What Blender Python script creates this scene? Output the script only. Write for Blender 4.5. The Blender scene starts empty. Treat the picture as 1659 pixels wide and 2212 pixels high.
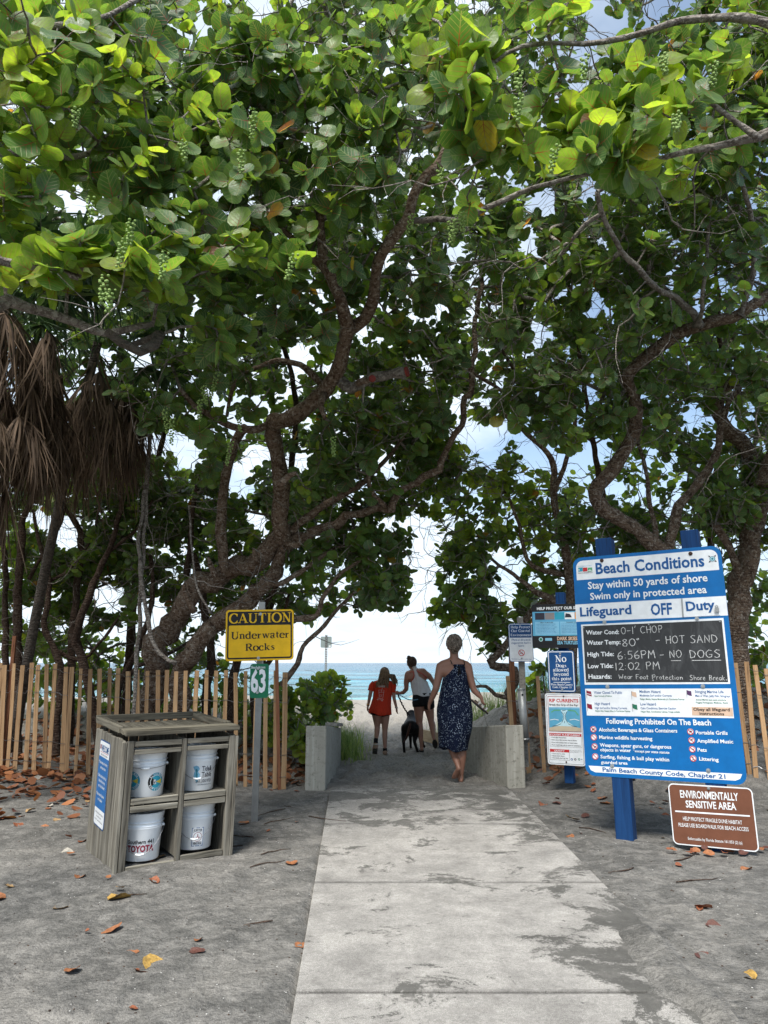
import bpy, bmesh, math, random
import numpy as np
from mathutils import Vector, Matrix, noise as mnoise
random.seed(7); rng = np.random.default_rng(11)
R = math.radians
scene = bpy.context.scene
COL = scene.collection
# ------------------------------------------------------------------ camera
PITCH = R(12); EYE = 1.40
cam_d = bpy.data.cameras.new('camera'); cam = bpy.data.objects.new('camera', cam_d); COL.objects.link(cam)
cam.location = (0, 0, EYE); cam.rotation_euler = (R(90) + PITCH, 0, 0)
cam_d.sensor_fit = 'VERTICAL'; cam_d.sensor_height = 34.6; cam_d.lens = 34.6 * 1533 / 2212
cam_d.clip_start = 0.05; cam_d.clip_end = 30000
scene.camera = cam
# ------------------------------------------------------------------ light
SUN_EL, SUN_AZ = R(55), R(197)      # azimuth clockwise from +Y
world = bpy.data.worlds.new('World'); scene.world = world; world.use_nodes = True
wn, wl = world.node_tree.nodes, world.node_tree.links
wn.clear()
w_out = wn.new('ShaderNodeOutputWorld'); w_bg = wn.new('ShaderNodeBackground')
sky = wn.new('ShaderNodeTexSky'); sky.sky_type = 'NISHITA'; sky.sun_disc = False
sky.sun_elevation = SUN_EL; sky.sun_rotation = SUN_AZ; sky.air_density = 1.0; sky.dust_density = 1.5; sky.ozone_density = 2.0
geo = wn.new('ShaderNodeTexCoord'); sep = wn.new('ShaderNodeSeparateXYZ'); wl.new(geo.outputs['Generated'], sep.inputs[0])
def wmath(op, a, b=None, c=None, clamp=False):
    n = wn.new('ShaderNodeMath'); n.operation = op; n.use_clamp = clamp
    for i, v in enumerate((a, b, c)):
        if v is None: continue
        if isinstance(v, (int, float)): n.inputs[i].default_value = v
        else: wl.new(v, n.inputs[i])
    return n.outputs[0]
zz = wmath('ADD', wmath('MAXIMUM', sep.outputs['Z'], 0.0), 0.16)
cmb = wn.new('ShaderNodeCombineXYZ')
wl.new(wmath('DIVIDE', sep.outputs['X'], zz), cmb.inputs[0]); wl.new(wmath('DIVIDE', sep.outputs['Y'], zz), cmb.inputs[1])
cn = wn.new('ShaderNodeTexNoise'); cn.inputs['Scale'].default_value = 0.9; cn.inputs['Detail'].default_value = 7; cn.inputs['Roughness'].default_value = 0.55
wl.new(cmb.outputs[0], cn.inputs['Vector'])
cr = wn.new('ShaderNodeValToRGB'); cr.color_ramp.elements[0].position = 0.40; cr.color_ramp.elements[1].position = 0.55
cr.color_ramp.elements[0].color = (0.22, 0.22, 0.22, 1); cr.color_ramp.elements[1].color = (0.95, 0.95, 0.95, 1)
wl.new(wmath('ADD', cn.outputs['Fac'], wmath('SUBTRACT', 0.07, wmath('MULTIPLY', wmath('MAXIMUM', sep.outputs['X'], 0.0), 0.62))), cr.inputs[0])
cn2 = wn.new('ShaderNodeTexNoise'); cn2.inputs['Scale'].default_value = 2.2; cn2.inputs['Detail'].default_value = 5
wl.new(cmb.outputs[0], cn2.inputs['Vector'])
cc = wn.new('ShaderNodeMixRGB'); cc.inputs[1].default_value = (8.0, 9.3, 10.6, 1); cc.inputs[2].default_value = (10.6, 11.5, 12.3, 1)
wl.new(cn2.outputs['Fac'], cc.inputs[0])
wm = wn.new('ShaderNodeMixRGB'); wl.new(wmath('MAXIMUM', cr.outputs[0], wmath('SUBTRACT', 0.92, wmath('MULTIPLY', sep.outputs['Z'], 2.2), None, True)), wm.inputs[0]); sk2 = wn.new('ShaderNodeMixRGB'); sk2.blend_type = 'MULTIPLY'; sk2.inputs[0].default_value = 1; wl.new(sky.outputs[0], sk2.inputs[1]); sk2.inputs[2].default_value = (1.5, 1.8, 1.9, 1); wl.new(sk2.outputs[0], wm.inputs[1]); wl.new(cc.outputs[0], wm.inputs[2])
wl.new(wm.outputs[0], w_bg.inputs[0]); w_bg.inputs['Strength'].default_value = 0.078
wl.new(w_bg.outputs[0], w_out.inputs[0])
sd = bpy.data.lights.new('sun', 'SUN'); sun = bpy.data.objects.new('sun', sd); COL.objects.link(sun)
sd.energy = 4.6; sd.angle = R(20); sd.color = (1.0, 0.965, 0.90)
sdir = Vector((math.sin(SUN_AZ) * math.cos(SUN_EL), math.cos(SUN_AZ) * math.cos(SUN_EL), math.sin(SUN_EL)))
sun.rotation_euler = sdir.to_track_quat('Z', 'Y').to_euler(); sun.location = (0, -5, 20)
vs = scene.view_settings
vs.view_transform = 'Standard'; vs.look = 'None'; vs.gamma = 1; vs.use_curve_mapping = False; vs.exposure = 0.55
scene.render.resolution_x = 768; scene.render.resolution_y = 1024
scene.cycles.max_bounces = 7; scene.cycles.diffuse_bounces = 4; scene.cycles.transmission_bounces = 5; scene.cycles.transparent_max_bounces = 8
scene.cycles.caustics_reflective = False; scene.cycles.caustics_refractive = False; scene.cycles.sample_clamp_indirect = 6

# ------------------------------------------------------------------ survey: bearings taken on the photograph -> real positions
FP, CX, CY = 1533.0, 829.5, 1106.0
def ray(u, v):
    a = (u - CX) / FP; b = -(v - CY) / FP
    return np.array([a, math.cos(PITCH) - b * math.sin(PITCH), math.sin(PITCH) + b * math.cos(PITCH)])
def at(u, v, y):
    r = ray(u, v); return r * (y / r[1]) + np.array([0, 0, EYE])
def depth(p): return p[1] * math.cos(PITCH) + (p[2] - EYE) * math.sin(PITCH)

# ------------------------------------------------------------------ materials
def mat(name, col=(.5, .5, .5), rough=.6, metal=0., spec=.5, build=None, bump=None, **kw):
    m = bpy.data.materials.new(name); m.use_nodes = True
    nt = m.node_tree; b = nt.nodes['Principled BSDF']
    b.inputs['Base Color'].default_value = (*col, 1); b.inputs['Roughness'].default_value = rough
    b.inputs['Metallic'].default_value = metal; b.inputs['Specular IOR Level'].default_value = spec
    m.diffuse_color = (*col, 1)
    if build: build(NT(nt), b)
    return m
class NT:
    def __init__(s, nt): s.nt = nt; s.n = nt.nodes; s.l = nt.links
    def link(s, a, b): s.l.new(a, b)
    def val(s, inp, v):
        if isinstance(v, (int, float)): inp.default_value = v
        elif isinstance(v, tuple): inp.default_value = (*v, 1) if len(v) == 3 and len(inp.default_value) == 4 else v
        else: s.l.new(v, inp)
    def coord(s, kind='Object', scale=(1, 1, 1), loc=(0, 0, 0)):
        t = s.n.new('ShaderNodeTexCoord'); m = s.n.new('ShaderNodeMapping'); s.l.new(t.outputs[kind], m.inputs[0])
        m.inputs['Scale'].default_value = scale; m.inputs['Location'].default_value = loc; return m.outputs[0]
    def noise(s, vec, scale, detail=4, rough=.55, dist=0):
        t = s.n.new('ShaderNodeTexNoise'); s.l.new(vec, t.inputs['Vector'])
        t.inputs['Scale'].default_value = scale; t.inputs['Detail'].default_value = detail; t.inputs['Roughness'].default_value = rough
        t.inputs['Distortion'].default_value = dist; return t.outputs['Fac']
    def voro(s, vec, scale, out='Distance', feat='F1'):
        t = s.n.new('ShaderNodeTexVoronoi'); t.feature = feat; s.l.new(vec, t.inputs['Vector']); t.inputs['Scale'].default_value = scale
        return t.outputs[out]
    def wave(s, vec, scale, dist, detail=2, direction='X'):
        t = s.n.new('ShaderNodeTexWave'); t.bands_direction = direction; s.l.new(vec, t.inputs['Vector'])
        t.inputs['Scale'].default_value = scale; t.inputs['Distortion'].default_value = dist; t.inputs['Detail'].default_value = detail
        return t.outputs['Fac']
    def ramp(s, f, *stops):
        t = s.n.new('ShaderNodeValToRGB'); s.l.new(f, t.inputs[0]); e = t.color_ramp.elements
        while len(e) < len(stops): e.new(.5)
        for el, (p, c) in zip(e, stops):
            el.position = p; el.color = (*c, 1) if isinstance(c, tuple) else (c, c, c, 1)
        return t.outputs[0]
    def mix(s, f, a, b, mode='MIX'):
        t = s.n.new('ShaderNodeMixRGB'); t.blend_type = mode; s.val(t.inputs[0], f); s.val(t.inputs[1], a); s.val(t.inputs[2], b)
        return t.outputs[0]
    def math(s, op, a, b=0., clamp=False):
        t = s.n.new('ShaderNodeMath'); t.operation = op; t.use_clamp = clamp; s.val(t.inputs[0], a); s.val(t.inputs[1], b); return t.outputs[0]
    def mrange(s, f, a, b, c=0., d=1.):
        t = s.n.new('ShaderNodeMapRange'); s.l.new(f, t.inputs[0])
        for i, v in enumerate((a, b, c, d)): t.inputs[i + 1].default_value = v
        return t.outputs[0]
    def bump(s, b, h, strength=.5, dist=.01):
        t = s.n.new('ShaderNodeBump'); t.inputs['Strength'].default_value = strength; t.inputs['Distance'].default_value = dist
        s.l.new(h, t.inputs['Height']); s.l.new(t.outputs[0], b.inputs['Normal']); return t
    def attr(s, name, out='Fac'):
        t = s.n.new('ShaderNodeAttribute'); t.attribute_name = name; return t.outputs[out]

def m_sand(n, b):
    c = n.coord('Object')
    g = n.noise(c, 260, 3, .7); g2 = n.noise(c, 60, 4, .65); big = n.noise(c, 1.1, 5, .6, .6); med = n.noise(c, 7, 5, .65, .4)
    sp = n.coord('Object'); y = n.n.new('ShaderNodeSeparateXYZ'); n.link(sp, y.inputs[0])
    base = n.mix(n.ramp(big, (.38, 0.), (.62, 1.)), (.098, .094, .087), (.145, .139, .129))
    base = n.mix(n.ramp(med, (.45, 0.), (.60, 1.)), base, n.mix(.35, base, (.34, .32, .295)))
    dark = n.ramp(n.noise(c, 16, 6, .75, 1.), (.36, 1.), (.47, 0.))
    base = n.mix(n.math('MULTIPLY', dark, .55), base, (.075, .072, .068))
    m2 = n.noise(c, 34, 8, .8, .8); base = n.mix(1., base, n.ramp(m2, (.40, .66), (.48, .97), (.60, 1.2)), 'MULTIPLY')
    base = n.mix(n.ramp(g, (.38, .6), (.5, 0.)), base, (.06, .058, .056))
    base = n.mix(n.ramp(g, (.57, 0.), (.70, .55)), base, (.40, .385, .36))
    v = n.voro(c, 38); base = n.mix(n.math('MULTIPLY', n.ramp(v, (.03, 1.), (.09, 0.)), n.ramp(g2, (.56, 0.), (.6, 1.))), base, (.035, .032, .03))
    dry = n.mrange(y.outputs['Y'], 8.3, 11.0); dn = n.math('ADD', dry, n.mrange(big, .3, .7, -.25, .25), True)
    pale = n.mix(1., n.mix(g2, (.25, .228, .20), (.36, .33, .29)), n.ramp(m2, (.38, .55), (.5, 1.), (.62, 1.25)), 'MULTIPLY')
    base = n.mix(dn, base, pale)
    n.link(base, b.inputs['Base Color'])
    h = n.math('ADD', n.math('MULTIPLY', n.noise(c, 9, 5, .6), 1.), n.math('MULTIPLY', g2, .25))
    n.bump(b, h, 1., .045)
M = {}
M['sand'] = mat('sand', (.2, .19, .18), .95, spec=.15, build=m_sand)
def m_conc(n, b):
    c = n.coord('Object')
    g = n.noise(c, 320, 2, .6); g2 = n.noise(c, 90, 3, .6); big = n.noise(c, 1.3, 6, .6)
    base = n.mix(big, (.285, .268, .246), (.40, .376, .346))
    base = n.mix(n.ramp(g, (.36, .75), (.5, 0.)), base, (.15, .14, .13))
    base = n.mix(n.ramp(g, (.53, 0.), (.66, .75)), base, (.62, .60, .57))
    sp = n.n.new('ShaderNodeSeparateXYZ'); n.link(c, sp.inputs[0]); yj = sp.outputs['Y']
    g3 = n.noise(c, 70, 5, .75); base = n.mix(1., base, n.ramp(g3, (.38, .80), (.5, 1.), (.62, 1.14)), 'MULTIPLY')
    spot = n.voro(c, 7.5); base = n.mix(n.math('MULTIPLY', n.ramp(spot, (.035, .8), (.075, 0.)), n.ramp(n.noise(c, 3, 3), (.5, 0.), (.55, 1.))), base, (.10, .096, .09))
    wob_ = n.math('MULTIPLY', n.math('SUBTRACT', n.noise(c, 5, 5, .7), .5), .05)
    for j_ in (3.44, 5.01, 6.72):                                               # grime gathered along the joints
        dj = n.math('ABSOLUTE', n.math('ADD', n.math('SUBTRACT', yj, j_), wob_)); base = n.mix(n.math('MULTIPLY', n.ramp(dj, (.010, 1.), (.030, 0.)), .62), base, (.10, .095, .088))
    # thin films of damp sand tracked onto the slab
    cm = n.coord('Object', (1., 1.15, 1)); f = n.noise(cm, 2.0, 10, .72, .5)
    edge = n.mrange(sp.outputs['X'], .62, 1.40, -.01, .17); nearm = n.mrange(sp.outputs['Y'], 3.3, 5.4, 1., 0.)
    edge = n.math('MULTIPLY', edge, n.mrange(sp.outputs['Y'], 4.5, 5.1, 1., .15))
    far = n.mrange(sp.outputs['Y'], 6.0, 8.6, 0., .15)
    f2 = n.math('ADD', f, n.math('ADD', edge, far))
    film = n.ramp(n.math('ADD', f2, n.math('MULTIPLY', n.math('SUBTRACT', g3, .5), .30)), (.568, 0.), (.598, 1.))
    sandc = n.mix(g, (.045, .043, .038), (.14, .134, .122))
    base = n.mix(n.math('MULTIPLY', film, .92), base, sandc)
    base = n.mix(n.ramp(n.noise(c, 6, 7, .75), (.52, 0.), (.66, .55)), base, (.22, .205, .19))
    base = n.mix(1., base, n.ramp(n.noise(c, 2.3, 7, .75), (.38, .72), (.62, 1.15)), 'MULTIPLY')
    n.link(base, b.inputs['Base Color']); n.bump(b, n.math('ADD', g, n.math('MULTIPLY', g3, 1.5)), .7, .006)
M['concrete'] = mat('concrete', (.38, .36, .34), .85, spec=.25, build=m_conc)
def m_wall(n, b):
    c = n.coord('Object'); s = n.coord('Object', (9, 9, .7))
    base = n.mix(n.noise(c, 3, 5), (.265, .25, .21), (.35, .33, .28)); base = n.mix(n.ramp(n.noise(s, 2, 5, .6), (.5, 0.), (.7, .6)), base, (.47, .45, .39)); base = n.mix(n.ramp(n.noise(n.coord('Object', (2, 2, 5)), 2.5, 6, .7), (.52, 0.), (.66, .55)), base, (.16, .145, .115))
    base = n.mix(n.ramp(n.noise(c, 30, 4), (.58, 0.), (.68, .7)), base, (.15, .14, .11))
    n.link(base, b.inputs['Base Color']); n.bump(b, n.noise(c, 60, 4), .35, .006)
M['wall'] = mat('painted_masonry', (.4, .4, .33), .8, build=m_wall)
def m_sea(n, b):
    c = n.coord('Object'); sp = n.n.new('ShaderNodeSeparateXYZ'); n.link(c, sp.inputs[0])
    st = n.coord('Object', (.22, 1, 1))
    d = n.math('ADD', sp.outputs['Y'], n.math('MULTIPLY', n.noise(st, .06, 4), 60.))
    col = n.ramp(n.mrange(d, 80, 800), (0., (.10, .28, .31)), (.06, (.045, .19, .25)), (.3, (.028, .12, .19)), (1., (.025, .085, .15)))
    col = n.mix(n.ramp(n.noise(st, .12, 6, .65), (.50, 0.), (.7, .5)), col, (.24, .42, .47))
    big_ = n.noise(n.coord('Object', (.3, 1, 1)), .035, 6, .7); sm_ = n.noise(n.coord('Object', (.35, 1, 1)), .20, 6, .7)
    col = n.mix(1., col, n.ramp(n.math('ADD', n.math('MULTIPLY', big_, .5), n.math('MULTIPLY', sm_, .5)), (.40, .30), (.5, .9), (.60, 1.9)), 'MULTIPLY')
    foam = n.math('MULTIPLY', n.ramp(n.noise(st, .5, 7, .7), (.60, 0.), (.68, 1.)), n.mrange(sp.outputs['Y'], 62, 110, .8, .05))
    col = n.mix(foam, col, (.7, .74, .74))
    n.link(col, b.inputs['Base Color'])
    w = n.math('ADD', n.noise(n.coord('Object', (.35, 1, 1)), .9, 7, .62, .4), n.math('MULTIPLY', n.noise(n.coord('Object', (.12, .6, 1)), .16, 4, .5), 2.))
    n.bump(b, w, 1., 1.1)
M['sea'] = mat('sea_water', (.05, .3, .4), .22, spec=.5, build=m_sea)
def wood(name, c1, c2, c3, grain='Z', rough=.8, k=1.):
    def f(n, b):
        sc = {'Z': (34, 34, 2.2), 'X': (2.2, 34, 34), 'Y': (34, 2.2, 34)}[grain]
        o = n.n.new('ShaderNodeObjectInfo'); cc_ = n.coord('Object', sc)
        va = n.n.new('ShaderNodeVectorMath'); va.operation = 'ADD'; n.link(cc_, va.inputs[0])
        sv = n.n.new('ShaderNodeVectorMath'); sv.operation = 'SCALE'; sv.inputs[0].default_value = (91, 57, 33); n.link(o.outputs['Random'], sv.inputs['Scale']); n.link(sv.outputs[0], va.inputs[1])
        c = va.outputs[0]
        g = n.noise(c, 1.2, 6, .62, .5); base = n.ramp(g, (.3, c3), (.45, c1), (.68, c2))
        t = n.mrange(o.outputs['Random'], 0, 1, .70, 1.15)
        base = n.mix(1., base, t, 'MULTIPLY')
        base = n.mix(n.ramp(n.noise(c, .35, 3), (.64, 0.), (.7, .6)), base, c3)
        n.link(base, b.inputs['Base Color']); n.bump(b, g, .6 * k, .006)
    return mat(name, c1, rough, spec=.25, build=f)
M['weathered'] = wood('weathered_board', (.135, .122, .098), (.25, .232, .195), (.035, .031, .026), k=2.)
M['weathered_x'] = wood('weathered_rail', (.16, .145, .115), (.28, .262, .22), (.045, .04, .032), 'X', k=1.5)
M['weathered_y'] = wood('weathered_top', (.10, .088, .065), (.19, .17, .13), (.03, .027, .02), 'Y', k=1.5)
M['top_x'] = wood('weathered_top_slat', (.10, .088, .065), (.20, .18, .135), (.03, .027, .02), 'X', k=1.5)
M['slat'] = wood('fence_lath', (.39, .235, .12), (.50, .325, .18), (.19, .11, .06), k=1.)
M['stake'] = wood('redwood_stake', (.21, .085, .042), (.30, .13, .07), (.09, .035, .02))
M['bluepost'] = wood('blue_painted_timber', (.003, .032, .11), (.006, .045, .145), (.002, .015, .055), k=.9)
M['plank'] = wood('pale_plank', (.50, .36, .2), (.6, .45, .28), (.3, .2, .1), 'Y')
M['capwood'] = wood('grey_cap', (.32, .29, .25), (.45, .42, .37), (.14, .12, .1), 'Y')
def m_bark(c1, c2, c3):
    def f(n, b):
        c = n.coord('Object'); v = n.noise(c, 11, 6, .68, 1.6); w = n.noise(c, 5, 3)
        base = n.mix(n.ramp(v, (.46, 0.), (.49, 1.)), c1, c2); base = n.mix(n.ramp(n.noise(c, 24, 5, .75), (.54, 0.), (.57, .95)), base, c3); base = n.mix(n.ramp(n.noise(c, 13, 4, .7), (.60, 0.), (.64, .8)), base, tuple(x * .4 for x in c1))
        ring = n.wave(n.coord('Object', (1, 1, 1)), 9, 9, 3, 'Z')
        base = n.mix(n.math('MULTIPLY', w, .4), base, c1)
        n.link(base, b.inputs['Base Color']); n.bump(b, n.math('ADD', v, n.math('ADD', n.math('MULTIPLY', ring, .25), n.math('MULTIPLY', n.noise(c, 60, 4, .7), .4))), 1., .03)
    return f
M['bark_a'] = mat('sea_grape_bark', (.2, .12, .08), .85, spec=.2, build=m_bark((.11, .068, .045), (.23, .165, .12), (.40, .34, .28)))
M['bark_b'] = mat('mottled_bark', (.15, .1, .08), .85, spec=.2, build=m_bark((.095, .060, .042), (.20, .14, .10), (.38, .32, .26)))
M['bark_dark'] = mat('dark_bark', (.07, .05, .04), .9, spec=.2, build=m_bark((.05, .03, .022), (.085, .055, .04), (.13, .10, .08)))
M['twig'] = mat('grey_twig', (.17, .14, .125), .85, spec=.2, build=m_bark((.14, .115, .10), (.27, .24, .21), (.40, .37, .33)))
M['palm_bark'] = mat('palm_bark', (.07, .055, .045), .9, build=m_bark((.05, .04, .03), (.10, .08, .065), (.13, .11, .09)))
M['cut'] = mat('sawn_red_cut', (.35, .03, .02), .8, build=lambda n, b: n.link(n.mix(n.noise(n.coord(), 30, 3), (.10, .012, .01), (.24, .03, .02)), b.inputs['Base Color']))

def leaf_mat(name, young_sun_tint=False):
    m = bpy.data.materials.new(name); m.use_nodes = True; n = NT(m.node_tree); b = n.n['Principled BSDF']; out = n.n['Material Output']
    r = n.attr('rnd')
    uv = n.n.new('ShaderNodeUVMap'); sp = n.n.new('ShaderNodeSeparateXYZ'); n.link(uv.outputs[0], sp.inputs[0])
    x = n.math('ABSOLUTE', sp.outputs['X']); y = sp.outputs['Y']
    col = n.ramp(r, (0., (.032, .080, .026)), (.3, (.058, .130, .031)), (.55, (.098, .19, .036)), (.78, (.18, .28, .032)), (.90, (.26, .34, .035)), (.955, (.2, .28, .03)), (.968, (.33, .20, .02)), (.99, (.34, .12, .03)), (1., (.20, .06, .025)))
    mot = n.noise(uv.outputs[0], 5, 4, .6); col = n.mix(n.ramp(mot, (.4, .0), (.75, .35)), col, n.mix(.5, col, (.10, .15, .05)))
    rim = n.ramp(x, (.36, 0.), (.5, .5)); col = n.mix(rim, col, n.mix(.6, col, (.17, .2, .04)))
    mid = n.ramp(x, (.012, 1.), (.026, 0.))
    t = n.math('FRACT', n.math('MULTIPLY', n.math('SUBTRACT', y, n.math('MULTIPLY', x, .75)), 5.2))
    side = n.math('MULTIPLY', n.ramp(n.math('ABSOLUTE', n.math('SUBTRACT', t, .5)), (.035, 1.), (.085, 0.)), n.ramp(x, (.38, .85), (.47, 0.)))
    vein = n.math('MAXIMUM', mid, side)
    vc = n.mix(n.ramp(y, (.25, 0.), (.62, 1.)), (.30, .05, .03), (.30, .36, .14))
    seed = n.n.new('ShaderNodeCombineXYZ'); n.link(n.math('MULTIPLY', r, 37.), seed.inputs[0]); n.link(n.math('MULTIPLY', r, 91.), seed.inputs[1]); va = n.n.new('ShaderNodeVectorMath'); va.operation = 'ADD'; n.link(uv.outputs[0], va.inputs[0]); n.link(seed.outputs[0], va.inputs[1])
    spots = n.ramp(n.noise(va.outputs[0], 9, 5, .7), (.66, 0.), (.70, .85)); col = n.mix(spots, col, (.12, .065, .03)); col = n.mix(n.ramp(n.noise(va.outputs[0], 2.2, 3), (.40, .35), (.6, 0.)), col, (.03, .06, .03))
    lit = n.mix(n.math('MULTIPLY', vein, .8), col, vc)
    n.link(lit, b.inputs['Base Color']); n.val(b.inputs['Roughness'], n.mrange(mot, .3, .7, .34, .5)); b.inputs['Specular IOR Level'].default_value = .42
    n.bump(b, n.math('ADD', n.math('MULTIPLY', vein, -1.), n.math('MULTIPLY', mot, .8)), .35, .01)
    tr = n.n.new('ShaderNodeBsdfTranslucent'); tc = n.mix(1., lit, (2.6, 2.5, 1.2), 'MULTIPLY')
    tc = n.mix(n.math('MULTIPLY', vein, .6), tc, (.16, .05, .015)); n.link(tc, tr.inputs[0])
    ms = n.n.new('ShaderNodeMixShader'); n.val(ms.inputs[0], n.mrange(r, 0, .9, .28, .58)); n.link(b.outputs[0], ms.inputs[1]); n.link(tr.outputs[0], ms.inputs[2])
    n.link(ms.outputs[0], out.inputs[0]); m.diffuse_color = (.06, .13, .03, 1)
    return m
M['leaf'] = leaf_mat('sea_grape_leaf')
def blade_mat(name, c1, c2, tr_=.3, rough=.5):
    m = bpy.data.materials.new(name); m.use_nodes = True; n = NT(m.node_tree); b = n.n['Principled BSDF']; out = n.n['Material Output']
    col = n.mix(n.attr('rnd'), c1, c2); n.link(col, b.inputs['Base Color']); b.inputs['Roughness'].default_value = rough
    tr = n.n.new('ShaderNodeBsdfTranslucent'); n.link(n.mix(1., col, (1.6, 1.6, 1.), 'MULTIPLY'), tr.inputs[0])
    ms = n.n.new('ShaderNodeMixShader'); ms.inputs[0].default_value = tr_; n.link(b.outputs[0], ms.inputs[1]); n.link(tr.outputs[0], ms.inputs[2]); n.link(ms.outputs[0], out.inputs[0])
    m.diffuse_color = (*c1, 1)
    return m
M['palm_green'] = blade_mat('palm_leaf_green', (.025, .06, .025), (.07, .12, .05))
M['palm_dead'] = blade_mat('palm_leaf_dead', (.045, .028, .018), (.20, .135, .09), .12, .85)
M['grass'] = blade_mat('beach_grass', (.08, .17, .035), (.30, .36, .12), .4)
M['litter'] = blade_mat('dry_leaf', (.13, .045, .022), (.36, .14, .055), .12, .6)
M['berry'] = mat('green_grape', (.13, .20, .045), .6, spec=.3, build=lambda n, b: n.link(n.mix(n.noise(n.coord(), 60, 2), (.13, .22, .045), (.28, .38, .12)), b.inputs['Base Color']))
def plain(name, col, rough=.5, metal=0., var=.20, sc=9):
    def f(n, b):
        c = n.coord(); n.link(n.mix(n.ramp(n.noise(c, sc, 6, .65), (.35, 0.), (.72, 1.)), col, tuple(x * (1 - var) for x in col)), b.inputs['Base Color'])
    return mat(name, col, rough, metal, spec=.25 if metal == 0 else .5, build=f)
for k, c, r_ in [('sign_blue', (.002, .12, .36), .38), ('deep_blue', (.006, .062, .20), .4), ('sign_white', (.74, .76, .78), .4), ('sign_yellow', (.82, .47, .008), .38), ('sign_black', (.012, .012, .014), .45),
                 ('sign_green', (.006, .14, .065), .4), ('sign_red', (.50, .025, .03), .45), ('sign_brown', (.155, .062, .036), .45), ('ink_blue', (.008, .085, .27), .5), ('ink_green', (.02, .16, .09), .5), ('peach', (.60, .42, .31), .5),
                 ('maroon', (.22, .012, .035), .5), ('teal', (.03, .30, .42), .5), ('logo_yellow', (.62, .50, .06), .5), ('pale_blue', (.20, .45, .62), .5), ('sky_print', (.10, .33, .52), .5), ('dark_ink', (.03, .03, .045), .5), ('sea_print', (.10, .34, .5), .5),
                 ('sand_print', (.50, .42, .30), .5), ('teal_ink', (.04, .20, .26), .5), ('pale_teal', (.45, .66, .72), .5), ('grey_print', (.22, .20, .20), .5), ('green_print', (.10, .35, .16), .5), ('orange_print', (.65, .28, .05), .5), ('purple', (.08, .035, .10), .5)]:
    M[k] = plain(k, c, r_)
def m_board(n, b):
    c = n.coord(); s = n.noise(n.coord('Object', (3, 3, 1.2)), 3, 7, .7, 1.5)
    n.link(n.mix(n.ramp(s, (.5, 0.), (.8, .16)), (.013, .014, .016), (.30, .31, .32)), b.inputs['Base Color'])
M['chalkboard'] = mat('chalkboard', (.015, .015, .017), .6, build=m_board)
M['chalk'] = mat('chalk', (.62, .62, .62), .9, build=lambda n, b: n.link(n.mix(n.ramp(n.noise(n.coord(), 220, 3, .7), (.40, 0.), (.6, 1.)), (.22, .22, .22), (.70, .70, .70)), b.inputs['Base Color']))
M['aluminium'] = plain('galvanised_metal', (.42, .43, .43), .42, .75, .25)
M['dullmetal'] = plain('dull_metal', (.34, .35, .35), .5, .5, .3)
M['rust'] = plain('rusty_bolt', (.06, .03, .02), .7)
M['signback'] = plain('sign_back_metal', (.30, .36, .36), .5, .3)
M['plastic'] = mat('white_plastic', (.76, .78, .80), .28, build=lambda n, b: n.link(n.mix(n.ramp(n.noise(n.coord('Object', (1, 1, .4)), 20, 5), (.5, 0.), (.8, .3)), (.84, .86, .88), (.58, .59, .60)), b.inputs['Base Color']))
M['wire'] = plain('steel_wire', (.25, .25, .26), .4, .8)
M['rope_dark'] = plain('braided_rope', (.05, .035, .03), .8, var=.6, sc=60)
M['rope_blue'] = plain('blue_cord', (.12, .28, .42), .7)
def m_skin(c):
    def f(n, b):
        q = n.coord(); n.link(n.mix(n.noise(q, 6, 4), c, tuple(x * .8 for x in c)), b.inputs['Base Color']); b.inputs['Subsurface Weight'].default_value = .08; b.inputs['Subsurface Radius'].default_value = (.02, .008, .004)
    return mat('skin', c, .5, build=f)
M['skin1'] = m_skin((.30, .145, .095)); M['skin2'] = m_skin((.36, .18, .125)); M['skin3'] = m_skin((.38, .20, .145))
def m_dress(n, b):
    c = n.coord('Object', (1, 1, .62)); v = n.voro(c, 74); cl = n.noise(c, 11, 4)
    sp = n.math('MULTIPLY', n.ramp(v, (.24, 1.), (.34, 0.)), n.ramp(cl, (.42, .15), (.54, 1.)))
    base = n.mix(n.noise(c, 12, 4), (.004, .006, .018), (.009, .014, .036)); n.link(n.mix(sp, base, n.mix(n.noise(c, 30, 2), (.12, .20, .30), (.50, .55, .62))), b.inputs['Base Color'])
    n.bump(b, n.noise(n.coord('Object', (14, 14, 1)), 1.5, 3), .5, .02)
M['dress'] = mat('navy_spotted_cloth', (.01, .015, .035), .85, spec=.1, build=m_dress)
def cloth(name, col, rough=.85):
    def f(n, b):
        n.link(n.mix(n.noise(n.coord('Object'), 10, 4), col, tuple(x * .75 for x in col)), b.inputs['Base Color']); n.bump(b, n.noise(n.coord('Object', (9, 9, 2.5)), 2, 4, .5, 1.), .9, .04)
    return mat(name, col, rough, spec=.2, build=f)
M['shirt'] = cloth('orange_red_cotton', (.60, .045, .018)); M['tank'] = cloth('white_jersey', (.66, .65, .68)); M['black_cloth'] = cloth('black_cloth', (.008, .008, .010))
def m_hair(c1, c2):
    def f(n, b):
        g = n.noise(n.coord('Object', (48, 48, 16)), 1.2, 5, .6, 1.2); n.link(n.ramp(g, (.35, c1), (.65, c2)), b.inputs['Base Color']); n.bump(b, g, .9, .012)
    return mat('hair', c2, .6, spec=.15, build=f)
M['hair_grey'] = m_hair((.045, .03, .022), (.36, .29, .23)); M['hair_brown'] = m_hair((.035, .022, .016), (.14, .09, .065)); M['hair_long'] = m_hair((.05, .03, .018), (.30, .20, .12))
M['fur'] = m_hair((.0025, .002, .002), (.011, .008, .007)); M['fur_brown'] = m_hair((.02, .008, .005), (.07, .025, .015))
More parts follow.
